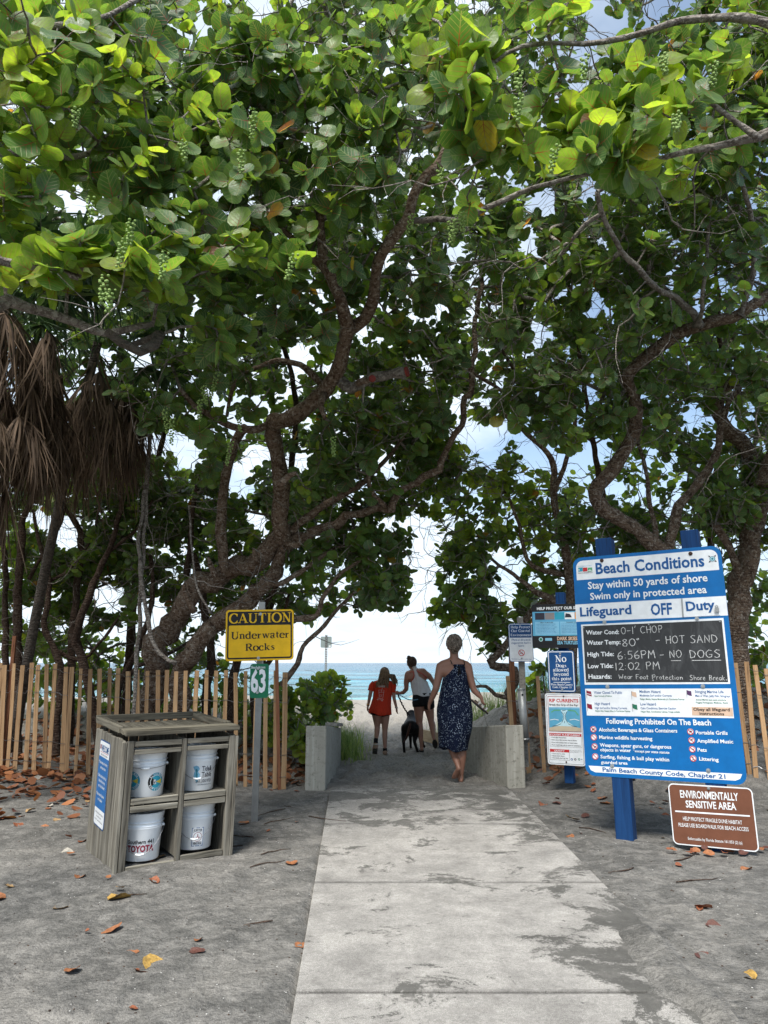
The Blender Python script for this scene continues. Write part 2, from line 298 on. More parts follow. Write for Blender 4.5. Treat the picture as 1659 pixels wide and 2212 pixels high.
M['shoe_sole'] = plain('dark_sole', (.035, .032, .03), .8); M['shoe_tan'] = plain('tan_shoe', (.32, .21, .15), .8); M['cuff'] = plain('pale_cuff', (.6, .58, .55), .8)

# ------------------------------------------------------------------ object helpers
def tag(o, label=None, cat=None, group=None, kind=None):
    if label: o['label'] = label
    if cat: o['category'] = cat
    if group: o['group'] = group
    if kind: o['kind'] = kind
    return o
def empty(name, loc=(0, 0, 0), rot=None, label=None, cat=None, group=None, kind=None):
    o = bpy.data.objects.new(name, None); COL.objects.link(o); o.location = loc; o.empty_display_size = .1
    if rot is not None: o.rotation_euler = rot
    return tag(o, label, cat, group, kind)
def link(name, me, parent=None, loc=None):
    o = bpy.data.objects.new(name, me); COL.objects.link(o)
    if parent is not None: o.parent = parent
    if loc is not None: o.location = loc
    return o
def np_mesh(name, V, Fq=None, Ft=None, smooth=True, attrs=None, uv=None):
    """quads Fq (n,4) and triangles Ft (n,3) to a mesh"""
    me = bpy.data.meshes.new(name); V = np.asarray(V, np.float32)
    Fq = np.zeros((0, 4), np.int32) if Fq is None else np.asarray(Fq, np.int32); Ft = np.zeros((0, 3), np.int32) if Ft is None else np.asarray(Ft, np.int32)
    me.vertices.add(len(V)); me.vertices.foreach_set('co', V.ravel())
    lv = np.concatenate([Fq.ravel(), Ft.ravel()]); me.loops.add(len(lv)); me.loops.foreach_set('vertex_index', lv)
    nq, nt_ = len(Fq), len(Ft); me.polygons.add(nq + nt_)
    ls = np.concatenate([np.arange(nq) * 4, nq * 4 + np.arange(nt_) * 3]); me.polygons.foreach_set('loop_start', ls.astype(np.int32))
    me.update(calc_edges=True)
    if smooth: me.polygons.foreach_set('use_smooth', np.ones(nq + nt_, bool))
    for k, a in (attrs or {}).items():
        at_ = me.attributes.new(k, 'FLOAT', 'POINT'); at_.data.foreach_set('value', np.asarray(a, np.float32))
    if uv is not None:
        l = me.uv_layers.new(name='UVMap'); l.data.foreach_set('uv', np.asarray(uv, np.float32)[lv].ravel())
    me.validate(); return me
class MB:
    def __init__(s): s.v = []; s.f = []
    def add(s, v, f):
        k = len(s.v); s.v += [tuple(map(float, p)) for p in v]; s.f += [tuple(i + k for i in q) for q in f]
    def box(s, c, d, rot=None, jit=0.):
        x, y, z = [a / 2 for a in d]
        v = [Vector((sx * x, sy * y, sz * z)) for sz in (-1, 1) for sy in (-1, 1) for sx in (-1, 1)]
        if jit: v = [p + Vector([random.uniform(-jit, jit) for _ in range(3)]) for p in v]
        if rot is not None: v = [rot @ p for p in v]
        s.add([p + Vector(c) for p in v], [(0, 2, 3, 1), (4, 5, 7, 6), (0, 1, 5, 4), (2, 6, 7, 3), (0, 4, 6, 2), (1, 3, 7, 5)])
    def tube(s, pts, rad, n=8, cap=True, squash=None):
        pts = [Vector(p) for p in pts]; m = len(pts)
        if isinstance(rad, (int, float)): rad = [rad] * m
        up = None; rings = []
        for i, p in enumerate(pts):
            t = (pts[min(i + 1, m - 1)] - pts[max(i - 1, 0)])
            if t.length < 1e-9: t = Vector((0, 0, 1))
            t.normalize()
            if up is None: up = Vector((0, 0, 1)) if abs(t.z) < .9 else Vector((0, 1, 0))
            a = t.cross(up)
            if a.length < 1e-5: a = t.cross(Vector((1, 0, 0)))
            a.normalize(); b_ = a.cross(t).normalized(); up = b_
            rings.append([p + (a * math.cos(2 * math.pi * k / n) + b_ * math.sin(2 * math.pi * k / n) * (squash or 1)) * rad[i] for k in range(n)])
        f = [(i * n + k, i * n + (k + 1) % n, (i + 1) * n + (k + 1) % n, (i + 1) * n + k) for i in range(m - 1) for k in range(n)]
        if cap: f += [tuple(range(n - 1, -1, -1)), tuple((m - 1) * n + k for k in range(n))]
        s.add([p for r_ in rings for p in r_], f)
    def lathe(s, prof, n=24, sx=1., sy=1., c=(0, 0, 0)):
        m = len(prof)
        s.add([(c[0] + r_ * sx * math.cos(2 * math.pi * k / n), c[1] + r_ * sy * math.sin(2 * math.pi * k / n), c[2] + z) for r_, z in prof for k in range(n)],
              [(i * n + k, i * n + (k + 1) % n, (i + 1) * n + (k + 1) % n, (i + 1) * n + k) for i in range(m - 1) for k in range(n)])
    def prism(s, poly, y0, y1):
        """polygon in xz extruded along y (y0 the far face, y1 the near face)"""
        n = len(poly)
        s.add([(x, y0, z) for x, z in poly] + [(x, y1, z) for x, z in poly],
              [tuple(range(n - 1, -1, -1)), tuple(range(n, 2 * n))] + [(k, (k + 1) % n, n + (k + 1) % n, n + k) for k in range(n)])
    def ball(s, c, r_, n=10, m=7):
        rx, ry, rz = (r_, r_, r_) if isinstance(r_, (int, float)) else r_
        prof = [(max(math.sin(math.pi * i / m), .001), -math.cos(math.pi * i / m)) for i in range(m + 1)]
        s.add([(c[0] + a * rx * math.cos(2 * math.pi * k / n), c[1] + a * ry * math.sin(2 * math.pi * k / n), c[2] + z * rz) for a, z in prof for k in range(n)],
              [(i * n + k, i * n + (k + 1) % n, (i + 1) * n + (k + 1) % n, (i + 1) * n + k) for i in range(m) for k in range(n)])
    def mesh(s, name, material=None, smooth=False):
        me = bpy.data.meshes.new(name); me.from_pydata(s.v, [], s.f); me.update()
        if material is not None: me.materials.append(material)
        if smooth: me.polygons.foreach_set('use_smooth', [True] * len(me.polygons))
        return me
    def build(s, name, material, parent=None, smooth=False, loc=None, bevel=0.):
        o = link(name, s.mesh(name, material, smooth), parent, loc)
        if bevel:
            md = o.modifiers.new('bevel', 'BEVEL'); md.width = bevel; md.segments = 2; md.limit_method = 'ANGLE'
        return o

# ------------------------------------------------------------------ terrain
def vnoise(x, y, seed=0):
    xi = np.floor(x).astype(np.int64); yi = np.floor(y).astype(np.int64); xf = x - xi; yf = y - yi
    def h(a, b):
        n_ = (a * 374761393 + b * 668265263 + seed * 1442695041) & 0x7fffffff; n_ = ((n_ ^ (n_ >> 13)) * 1274126177) & 0x7fffffff
        return ((n_ ^ (n_ >> 16)) & 0xffff) / 65535.
    u = xf * xf * (3 - 2 * xf); v = yf * yf * (3 - 2 * yf)
    return (h(xi, yi) * (1 - u) + h(xi + 1, yi) * u) * (1 - v) + (h(xi, yi + 1) * (1 - u) + h(xi + 1, yi + 1) * u) * v
def fbm(x, y, o=4, seed=0):
    s_ = 0; a = .5
    for k in range(o): s_ = s_ + a * (vnoise(x * 2 ** k, y * 2 ** k, seed + k) - .5); a *= .5
    return s_
def sst(x, a, b): t = np.clip((x - a) / (b - a), 0, 1); return t * t * (3 - 2 * t)
def ground_base(x, y):
    z = np.zeros_like(x)
    z = z + .38 * sst(x, 1.75, 3.2) * sst(y, 7.4, 9.0)                       # bank behind the right-hand signs
    z = z + .62 * sst(x, .95, 2.2) * np.exp(-((y - 12.6) / 3.0) ** 2) * sst(y, 9.6, 11.6)   # dune right of the gap
    z = z + .10 * sst(-x, 2.5, 5.0) * sst(y, 7.5, 9.5)
    z = z + .45 * sst(-x, .9, 2.4) * sst(y, 10.2, 12.6) * (1 - sst(y, 17, 24))
    z = z - 1.35 * sst(y, 20, 62) - 3.5 * sst(y, 60, 90)
    return z
def ground(x, y):
    z = ground_base(x, y)
    path = sst(x, -.75, -.55) * (1 - sst(x, 1.35, 1.5)) * (1 - sst(y, 8.5, 8.75))
    track = sst(y, 8.4, 9.6) * (1 - sst(y, 26, 40)) * (1 - .6 * sst(np.abs(x - .3), 1.2, 4))
    rough = fbm(x * 1.1, y * 1.1, 3, 3) * .05 + fbm(x * 6, y * 6, 3, 9) * .05
    foot = (np.abs(fbm(x * 3.4, y * 3.0, 2, 21)) * -.34 + fbm(x * 8, y * 7, 3, 5) * .12)
    z = z + rough * (1 - path) + foot * track
    z = z + .03 * np.exp(-((x + 1.45) ** 2 / .5 + (y - 5.35) ** 2 / .12))      # drift at the bucket stand
    return z
def gz(x, y): return float(ground(np.array([float(x)]), np.array([float(y)]))[0])
xs = np.unique(np.round(np.concatenate([np.arange(-6, 6.001, .045), -6 - np.cumsum(.05 * 1.13 ** np.arange(62)), 6 + np.cumsum(.05 * 1.13 ** np.arange(62))]), 4))
ys = np.unique(np.round(np.concatenate([np.arange(1.5, 14.5, .04), 14.5 + np.cumsum(.045 * 1.05 ** np.arange(95)), 1.5 - np.cumsum(.05 * 1.16 ** np.arange(36))]), 4))
ys = ys[ys < 130]
X, Y = np.meshgrid(xs, ys); Z = ground(X, Y)
XL = -.37 - .0445 * (Y - 3.17)                                                 # left edge of the concrete
under = (X > XL) & (X < 1.42 + .0 * Y) & (Y < 8.66)
drift = -.035 + .075 * sst(X, 1.0, 1.42) * (1 - sst(Y, 3.9, 4.6)) + fbm(X * 3.4, Y * 3.4, 4, 31) * .12 * (1 - sst(Y, 4.1, 4.8)) * sst(X, .8, 1.2) + .055 * sst(Y, 8.15, 8.66) + fbm(X * 4, Y * 4, 3, 33) * .08 * sst(Y, 7.6, 8.4)
Z = np.where(under, np.maximum(drift, -.05) * 1.0, Z)
nx, ny = len(xs), len(ys); idx = np.arange(nx * ny).reshape(ny, nx)
fq = np.stack([idx[:-1, :-1], idx[:-1, 1:], idx[1:, 1:], idx[1:, :-1]], -1).reshape(-1, 4)
me = np_mesh('sand_ground', np.stack([X, Y, Z], -1).reshape(-1, 3), fq); me.materials.append(M['sand'])
tag(link('sand_ground', me), kind='structure')
# sea
sx_ = np.concatenate([-np.geomspace(9000, 60, 26), np.linspace(-55, 55, 45), np.geomspace(60, 9000, 26)])
sy_ = np.concatenate([np.linspace(48, 120, 150), 120 + np.cumsum(.5 * 1.09 ** np.arange(90))]); sy_ = sy_[sy_ < 16000]
SX, SY = np.meshgrid(sx_, sy_); amp = .10 * np.exp(-(SY - 60) / 300)
SZ = -1.22 + amp * (np.sin(SY * .55 + SX * .03 + 2 * fbm(SX * .03, SY * .03, 2, 4) * 6) + fbm(SX * .2, SY * .5, 3, 8) * 2)
SZ = np.where(SY > 1200, -1.22, SZ)
idx = np.arange(SX.size).reshape(SX.shape); fq = np.stack([idx[:-1, :-1], idx[:-1, 1:], idx[1:, 1:], idx[1:, :-1]], -1).reshape(-1, 4)
me = np_mesh('sea', np.stack([SX, SY, SZ], -1).reshape(-1, 3), fq); me.materials.append(M['sea']); tag(link('sea', me), kind='structure')

# concrete path: slabs with recessed joints
path = empty('concrete_path', (0, 0, 0), kind='structure')
def xl(y): return -.37 - .0445 * (y - 3.17)
joints = [-1.6, .2, 1.85, 3.44, 5.01, 6.72, 8.68]
for a, b in zip(joints[:-1], joints[1:]):
    mb = MB(); a2, b2 = a + .011, b - .011
    xr = 1.42
    poly = [(xl(a2), a2), (xr, a2), (xr, b2), (xl(b2), b2)]
    mb.add([(x, y, -.12) for x, y in poly] + [(x, y, .006) for x, y in poly], [(3, 2, 1, 0), (4, 5, 6, 7), (0, 1, 5, 4), (1, 2, 6, 5), (2, 3, 7, 6), (3, 0, 4, 7)])
    o = mb.build('slab', M['concrete'], path, bevel=.006)
# low walls
def low_wall(name, label, p0, p1, side, h0, h1, th, end_w):
    """inner face from p0 (near) to p1 (far); side +1: body lies to the right"""
    d = (Vector(p1) - Vector(p0)); nrm = Vector((d.y, -d.x)).normalized() * side
    root = empty(name, (*p0, 0), label=label, cat='low wall')
    q = [Vector(p0), Vector(p1), Vector(p1) + nrm * th, Vector(p0) + nrm * th]
    hs = [h0, h1, h1, h0]; mb = MB()
    n_ = 6; vs_ = []; P0, P1 = Vector(p0), Vector(p1)
    for i in range(n_ + 1):
        t = i / n_; a = P0.lerp(P1, t) - P0; b_ = a + nrm * th; h = h0 + (h1 - h0) * t
        vs_ += [(a.x, a.y, -.15), (a.x, a.y, h), (b_.x, b_.y, h), (b_.x, b_.y, -.15)]
    f = [(0, 1, 2, 3), tuple(n_ * 4 + k for k in (3, 2, 1, 0))]
    for i in range(n_): f += [(i * 4 + k, i * 4 + 4 + k, i * 4 + 4 + (k + 1) % 4, i * 4 + (k + 1) % 4) for k in range(4)]
    mb.add(vs_, f); o = mb.build('wall_body', M['wall'], root, bevel=.012); return root
wl_ = low_wall('low_wall', 'short grey masonry wall at the left of the path, below the green shrub', (-.665, 8.52), (-.63, 10.9), -1, .69, .46, .235, 0)
mb = MB(); mb.box((-.02, 1.75, .56), (.16, 1.3, .045), Matrix.Rotation(R(-5), 3, 'X')); mb.build('cap_board', M['capwood'], wl_, bevel=.004)
low_wall('low_wall', 'short buff masonry wall at the right of the path, in front of the dune', (1.415, 8.6), (1.10, 10.4), 1, .69, .52, .22, 0)
mb = MB(); mb.box((0, 0, 0), (.05, 2.4, .2)); o = mb.build('edging_plank', M['plank'], bevel=.004); o.location = (.86, 12.75, .14); o.rotation_euler = (R(-3), 0, R(7)); tag(o, 'pale timber plank on edge along the sandy gap, beyond the right wall', 'plank')

# ------------------------------------------------------------------ leaves
def leaf_template(hi=True, v=0):
    r_ = random.Random(v); fold = r_.uniform(.05, .22); cup = r_.uniform(-.22, .25); wav = r_.uniform(.0, .05)
    rows = [0., .06, .22, .42, .62, .80, .94, 1.0] if hi else [0., .14, .5, .86, 1.]
    cols = [-1, -.5, 0, .5, 1] if hi else [-1, 0, 1]
    V = []; F = []; ids = []
    for j, y in enumerate(rows):
        w = .545 * math.sqrt(max(0, 1 - ((y - .5) / .5) ** 2)) * (1.04 - .12 * (y - .5)) + (.06 if 0 < j < 3 else 0)
        row = []
        for c in (cols if 0 < j < len(rows) - 1 else [0]):
            x = c * w; yy = y - (.05 * abs(c) if j == 1 else 0) + (.02 * abs(c) if j == len(rows) - 2 else 0)
            z = fold * abs(x) + cup * ((y - .5) ** 2 - .25) + wav * math.sin(y * 9 + c * 3 + v) * abs(c)
            row.append(len(V)); V.append((x, yy + .06, z))
        ids.append(row)
    Fq, Ft = [], []
    for a, b in zip(ids[:-1], ids[1:]):
        if len(a) == 1: Ft += [(a[0], b[k + 1], b[k]) for k in range(len(b) - 1)]
        elif len(b) == 1: Ft += [(a[k], a[k + 1], b[0]) for k in range(len(a) - 1)]
        else: Fq += [(a[k], a[k + 1], b[k + 1], b[k]) for k in range(len(a) - 1)]
    # petiole: a thin folded sliver
    k = len(V); V += [(-.008, -.05, 0), (.008, -.05, 0), (.008, .1, .004), (-.008, .1, .004)]; Fq.append((k, k + 1, k + 2, k + 3))
    V = np.array(V, np.float32); uv = V[:, :2].copy(); uv[:, 1] -= .06; V[:, 0] *= r_.uniform(.82, 1.06); V[:, 2] += r_.uniform(-.10, .28) * V[:, 0] * V[:, 1] + r_.uniform(0, .35) * np.clip(V[:, 1] - .6, 0, 1) ** 2 * r_.choice((-1, 1, 2)); V[:, 0] += r_.uniform(-.08, .08) * V[:, 1] ** 2
    return V, np.array(Fq), np.array(Ft), uv
LT = {h: [leaf_template(h, v) for v in range(14)] for h in (True, False)}
LEAF_MESHES = []
for k in range(48):
    V, Fq, Ft, uv = LT[True][k % 14]; rv = [.1, .3, .42, .5, .62, .74, .84, .9][k // 6] + random.uniform(-.03, .03)
    m_ = np_mesh('leaf', V, Fq, Ft, True, {'rnd': np.full(len(V), rv)}, uv); m_.materials.append(M['leaf']); LEAF_MESHES.append((rv, m_))
for rv in (.975, .99, 1.0, .965):
    V, Fq, Ft, uv = LT[True][int(rv * 100) % 14]; m_ = np_mesh('leaf', V, Fq, Ft, True, {'rnd': np.full(len(V), rv)}, uv); m_.materials.append(M['leaf']); LEAF_MESHES.append((rv, m_))
LRV = np.array([a for a, _ in LEAF_MESHES])
def unit(a): return a / np.maximum(np.linalg.norm(a, axis=-1, keepdims=True), 1e-9)
def frames(axis, nrm):
    y = unit(axis); z = unit(nrm - (nrm * y).sum(-1, keepdims=True) * y); x = np.cross(y, z); return np.stack([x, y, z], -1)
def batch_leaves(name, P_, Fr, S, Rn, hi, parent, kind='stuff'):
    """many leaves joined to one mesh"""
    Vs, Qs, Ts, Us, As, off = [], [], [], [], [], 0
    var = rng.integers(0, 14, len(P_))
    for v in range(14):
        sel = np.where(var == v)[0]
        if not len(sel): continue
        V, Fq, Ft, uv = LT[hi][v]; n = len(sel)
        W = np.einsum('nij,kj->nki', Fr[sel], V) * S[sel][:, None, None] + P_[sel][:, None, :]
        Vs.append(W.reshape(-1, 3)); o = (np.arange(n) * len(V))[:, None, None] + off
        Qs.append((Fq[None] + o).reshape(-1, 4)); Ts.append((Ft[None] + o).reshape(-1, 3)); Us.append(np.tile(uv, (n, 1))); As.append(np.repeat(Rn[sel], len(V))); off += n * len(V)
    me = np_mesh(name, np.concatenate(Vs), np.concatenate(Qs), np.concatenate(Ts), True, {'rnd': np.concatenate(As)}, np.concatenate(Us)); me.materials.append(M['leaf'])
    return tag(link(name, me, parent), kind=kind)

LIMBPTS = []
HOLES = [(1300, 60, 42), (1255, 130, 30), (1235, 200, 28), (1180, 440, 26), (1290, 400, 24), (565, 18, 26), (1040, 15, 20), (140, 1150, 42), (365, 955, 24), (408, 985, 36), (520, 1045, 36), (560, 985, 26), (648, 995, 24), (1085, 935, 32), (1150, 975, 28), (1195, 985, 22), (1275, 855, 18), (1060, 965, 34), (640, 770, 26), (610, 850, 18), (320, 960, 26), (560, 1120, 22), (1290, 660, 16), (1170, 720, 22), (1250, 1000, 26), (1500, 900, 24), (1560, 880, 18), (90, 1120, 24), (230, 1290, 36), (330, 1330, 36), (60, 1330, 24), (1140, 540, 18), (980, 540, 16), (300, 780, 20), (345, 820, 18)]
def pix(P_):
    P_ = np.atleast_2d(P_); d = P_[:, 1] * math.cos(PITCH) + (P_[:, 2] - EYE) * math.sin(PITCH); return np.stack([CX + FP * P_[:, 0] / d, CY - FP * (-P_[:, 1] * math.sin(PITCH) + (P_[:, 2] - EYE) * math.cos(PITCH)) / d, d], -1)
def crowd(p, near):
    """leaves do not grow hard against the thick limbs, nor in the open windows of the crown"""
    q = pix(p)[0]
    for hu, hv, hr in HOLES:
        if math.hypot(q[0] - hu, q[1] - hv) < hr * .75 + (28 if near else 14): return True
    if near: return False
    L = np.array(LIMBPTS) if LIMBPTS else np.zeros((0, 4))
    if len(L):
        dd = np.hypot(L[:, 0] - q[0], L[:, 1] - q[1]); return bool(np.any((dd < L[:, 3] + 23) & (q[2] < L[:, 2] + .15)))
    return False
class Tree:
    def __init__(s, name, label, cat='tree', bark='bark_a', group=None):
        s.root = empty(name, (0, 0, 0), label=label, cat=cat, group=group); s.bark = M[bark]; s.limbs = []; s.nodes = []; s.nr = []; s.par = []; s.att = []; s.first = True; s.lf = []
    def limb(s, pts, y, r, name=None, m=None, wob=.02):
        """pts = bearings, y = near/far distances along it, r = radii in metres at both ends"""
        n = len(pts); ys_ = np.interp(np.linspace(0, 1, n), np.linspace(0, 1, len(y)), y); rs = np.interp(np.linspace(0, 1, n), np.linspace(0, 1, len(r)), r)
        P_ = [Vector(at(u, v, yy)) for (u, v), yy in zip(pts, ys_)]
        if s.first and P_[0].z > gz(P_[0].x, P_[0].y) - .05: P_.insert(0, Vector((P_[0].x + .05, P_[0].y, gz(P_[0].x, P_[0].y) - .12))); rs = np.concatenate([[rs[0] * 1.15], rs])
        s.limb3(P_, rs, name, m, wob)
    def limb3(s, P_, rs, name=None, m=None, wob=.02):
        Q, Rr = [], []
        n = len(P_)
        for i in range(n - 1):                                                   # Catmull-Rom
            p0, p1, p2, p3 = P_[max(i - 1, 0)], P_[i], P_[i + 1], P_[min(i + 2, n - 1)]
            k = max(2, int((p2 - p1).length / .09))
            for j in range(k):
                t = j / k
                q = .5 * ((2 * p1) + (p2 - p0) * t + (2 * p0 - 5 * p1 + 4 * p2 - p3) * t * t + (3 * p1 - p0 - 3 * p2 + p3) * t ** 3)
                rr = rs[i] + (rs[i + 1] - rs[i]) * t
                w = wob * min(1, rr / .03)
                q = q + Vector([(mnoise.noise(q * 4 + Vector((0, 0, a * 17)))) * w * 1.5 for a in range(3)])
                Q.append(q); Rr.append(rr * (1 + .20 * mnoise.noise(q * 6) + .12 * mnoise.noise(q * 17)))
        Q.append(P_[-1]); Rr.append(rs[-1])
        base = len(s.nodes); N_ = 12 if rs[0] > .05 else 8 if rs[0] > .018 else 6
        mb = MB(); mb.tube(Q, Rr, N_)
        mb.build(name or ('trunk' if s.first else 'limb'), m or s.bark, s.root, True); s.first = False
        if max(rs) > .024:
            pq = pix(np.array(Q))
            for i in range(0, len(Q), 3):
                if Rr[i] > .022 and pq[i][2] > 4.5: LIMBPTS.append((pq[i][0], pq[i][1], pq[i][2], FP * Rr[i] / pq[i][2]))
        for i in range(0, len(Q), 2): s.nodes.append(np.array(Q[i])); s.nr.append(Rr[i]); s.par.append(-1)
    def patch(s, u, v, ru, rv, y0, y1, n, leaf=.15, young_sun_tint=.0, stuff=False):
        n = int(n * (1.5 if y1 < 5.3 else 2.8 if y1 < 9.6 else 4.0 if y1 < 11.9 or u > 700 else 5.4)); young_sun_tint = young_sun_tint + (.12 if y1 < 5.3 else 0)  # nearest patches get a yellower, paler leaf colour that imitates sunlight on them
        for _ in range(n):
            while True:
                a, b = random.uniform(-1, 1), random.uniform(-1, 1)
                if a * a + b * b < 1: break
            p = at(u + a * ru, v + b * rv, random.uniform(y0, y1))
            if not crowd(p, y1 < 5.3): s.att.append((p, leaf * (1.04 if y1 < 7.3 else .9) * random.uniform(.8, 1.15), young_sun_tint))
    def grow(s, start=0, leaves=(5, 9), bare=.12, max_part=300, spread=.15, tangle=60):
        nodes = list(s.nodes); par = [-1] * len(nodes); lim = list(s.nr); nl = len(nodes); cnt = [0] * nl
        A = [a for a in s.att]; N0 = np.array(nodes)
        dist = np.array([np.min(np.linalg.norm(N0 - a[0], axis=1)) for a in A]); order = np.argsort(dist)
        NA = np.zeros((nl + len(A) * 8 + 10, 3)); NA[:nl] = N0; c = nl; tips = []
        for k in order:
            p, ls, tint = A[k]; d = np.linalg.norm(NA[:c] - p, axis=1); j = int(np.argmin(d)); q = NA[j]; L = d[j]
            m = max(1, min(6, int(L / .16))); prev = j; bend = rng.normal(0, .10, 3) * L; bend[2] -= .05 * L
            for i in range(1, m + 1):
                t = i / m; w = q + (p - q) * t + bend * math.sin(math.pi * t) + rng.normal(0, .018, 3) * (t < 1)
                NA[c] = w; par.append(prev); lim.append(0); cnt.append(0); prev = c; c += 1
            tips.append((prev, ls, tint))
        for tp, _, _ in tips:
            j = tp
            while j >= nl: cnt[j] += 1; j = par[j]
        rad = [.0030 + .0026 * math.sqrt(max(cnt[j], 1)) for j in range(c)]
        mb = MB(); done = set()
        for tp, _, _ in tips:                                                   # chains from tip to an already drawn node
            ch = [tp]; j = tp
            while par[j] >= 0 and j not in done: done.add(j); j = par[j]; ch.append(j)
            if len(ch) > 1:
                rr = [rad[q_] if q_ >= nl else min(rad[ch[i - 1]] * 1.15 if i else rad[q_], lim[q_]) for i, q_ in enumerate(ch)]
                mb.tube([NA[q_] for q_ in ch], rr, 5 if rad[ch[-1]] < .012 else 6, cap=False)
        # wandering bare twigs, forked and crooked
        for _ in range(tangle):
            j = random.randrange(0, c); p = NA[j].copy(); d = unit(rng.normal(0, 1, 3) * [1, .8, .7]); P_ = [p.copy()]; m_ = random.randint(5, 11); st = random.uniform(.07, .16)
            for _k in range(m_): d = unit(d + rng.normal(0, .33, 3)); p = p + d * st; P_.append(p.copy())
            r0_ = random.uniform(.004, .010); mb.tube(P_, [r0_ * (1 - .8 * q_ / m_) for q_ in range(m_ + 1)], 5, cap=False)
            for q_ in range(2, m_ - 1, 2):
                d2 = unit(d + rng.normal(0, .8, 3)); b_ = P_[q_]; mb.tube([b_, b_ + d2 * st * .8, b_ + d2 * st * 1.5 + rng.normal(0, .03, 3)], [r0_ * .5, r0_ * .4, .0012], 4, cap=False)
        # bare side twigs
        for _ in range(int(len(tips) * bare * 4)):
            j = random.randrange(nl if nl < c else 0, c); d = unit(rng.normal(0, 1, 3)); p = NA[j]; l_ = random.uniform(.12, .4)
            mb.tube([p, p + d * l_ * .5 + rng.normal(0, .02, 3), p + d * l_ + rng.normal(0, .03, 3)], [.0035, .0028, .0015], 4, cap=False)
        tag(mb.build('twigs', M['twig'], s.root, True), kind='stuff')
        PP, AX, NN, SS, RR = [], [], [], [], []
        for tp, ls, tint in tips:
            p = NA[tp]; t = unit(p - NA[par[tp]] if par[tp] >= 0 else np.array([0, -1., .3])); t = unit(t + np.array([0, -.15, .25]) + rng.normal(0, .25, 3))
            e1 = unit(np.cross(t, [0.3, .2, 1.])); e2 = np.cross(t, e1); n = random.randint(*leaves); ph = random.uniform(0, 6.28)
            base_r = random.betavariate(1.5, 2.0) * .78 + tint
            for i in range(n):
                a = ph + i * 2.4 + random.uniform(-.3, .3); rd = e1 * math.cos(a) + e2 * math.sin(a); pos = p - t * ls * (.25 * i - .5) * .8 + rd * .01
                ax = rd * .9 + t * random.uniform(.0, .7) + rng.normal(0, .18, 3); nn = t * .7 + np.array([0, -.42, .55]) + rng.normal(0, .38, 3)
                PP.append(pos); AX.append(ax); NN.append(nn); SS.append(ls * random.uniform(.62, 1.12)); v_ = base_r + random.uniform(-.18, .18) + (.18 if i == 0 and tint > 0 else 0)
                RR.append(random.uniform(.96, 1.) if random.random() < .007 else min(max(v_, 0), .93))
        PP, AX, NN, SS, RR = map(np.array, (PP, AX, NN, SS, RR)); Fr = frames(AX, NN)
        dep = PP[:, 1] * math.cos(PITCH) + (PP[:, 2] - EYE) * math.sin(PITCH); u_ = CX + FP * PP[:, 0] / dep; v_ = CY - FP * (-PP[:, 1] * math.sin(PITCH) + (PP[:, 2] - EYE) * math.cos(PITCH)) / dep
        inside = (u_ > -20) & (u_ < 1680) & (v_ > -20) & (v_ < 2212) & (dep > 1.5)
        app = np.where(inside, SS / dep, 0); o = np.argsort(-app); part = o[:max_part]; part = part[app[part] > 0]
        for j in part:
            k = int(np.argmin(np.abs(LRV - RR[j]) + rng.random(len(LRV)) * .12)) if RR[j] < .95 else 48 + random.randrange(4)
            ob = link('leaf', LEAF_MESHES[k][1], s.root); m4 = Matrix(Fr[j].tolist()).to_4x4() @ Matrix.Scale(float(SS[j]), 4); m4.translation = Vector(PP[j]); ob.matrix_local = m4
        rest = np.setdiff1d(np.arange(len(PP)), part); hi = dep[rest] < 6.5
        if len(rest):
            q = rest[~hi]
            if len(q): batch_leaves('leaves', PP[q], Fr[q], SS[q], RR[q], False, s.root)
            q = rest[hi]
            if len(q): batch_leaves('leaves', PP[q], Fr[q], SS[q], RR[q], True, s.root)
        s.NA = NA[:c]
        return s
BERRY = bmesh.new(); bmesh.ops.create_icosphere(BERRY, subdivisions=1, radius=1.); BV = np.array([v.co[:] for v in BERRY.verts]); BF = np.array([[v.index for v in f.verts] for f in BERRY.faces]); BERRY.free()
def grapes(parent, p, L=.22, n=26, r=.0105):
    p = np.array(p) * np.array([.93, .93, 1]) + np.array([0, 0, (1 - .93) * (EYE - p[2])]); r = r * 1.06; Vs, Fs = [], []; lean = rng.normal(0, .12, 2)
    for i in range(n):
        t = i / n; a = i * 2.4; w = .021 * (1.2 - .7 * t); c = p + np.array([math.cos(a) * w + lean[0] * t * L, math.sin(a) * w + lean[1] * t * L, -.02 - t * L]) + rng.normal(0, .002, 3)
        Vs.append(BV * r * random.uniform(.8, 1.12) + c); Fs.append(BF + i * len(BV))
    me = np_mesh('grape_cluster', np.concatenate(Vs), None, np.concatenate(Fs)); me.materials.append(M['berry']); link('grape_cluster', me, parent)

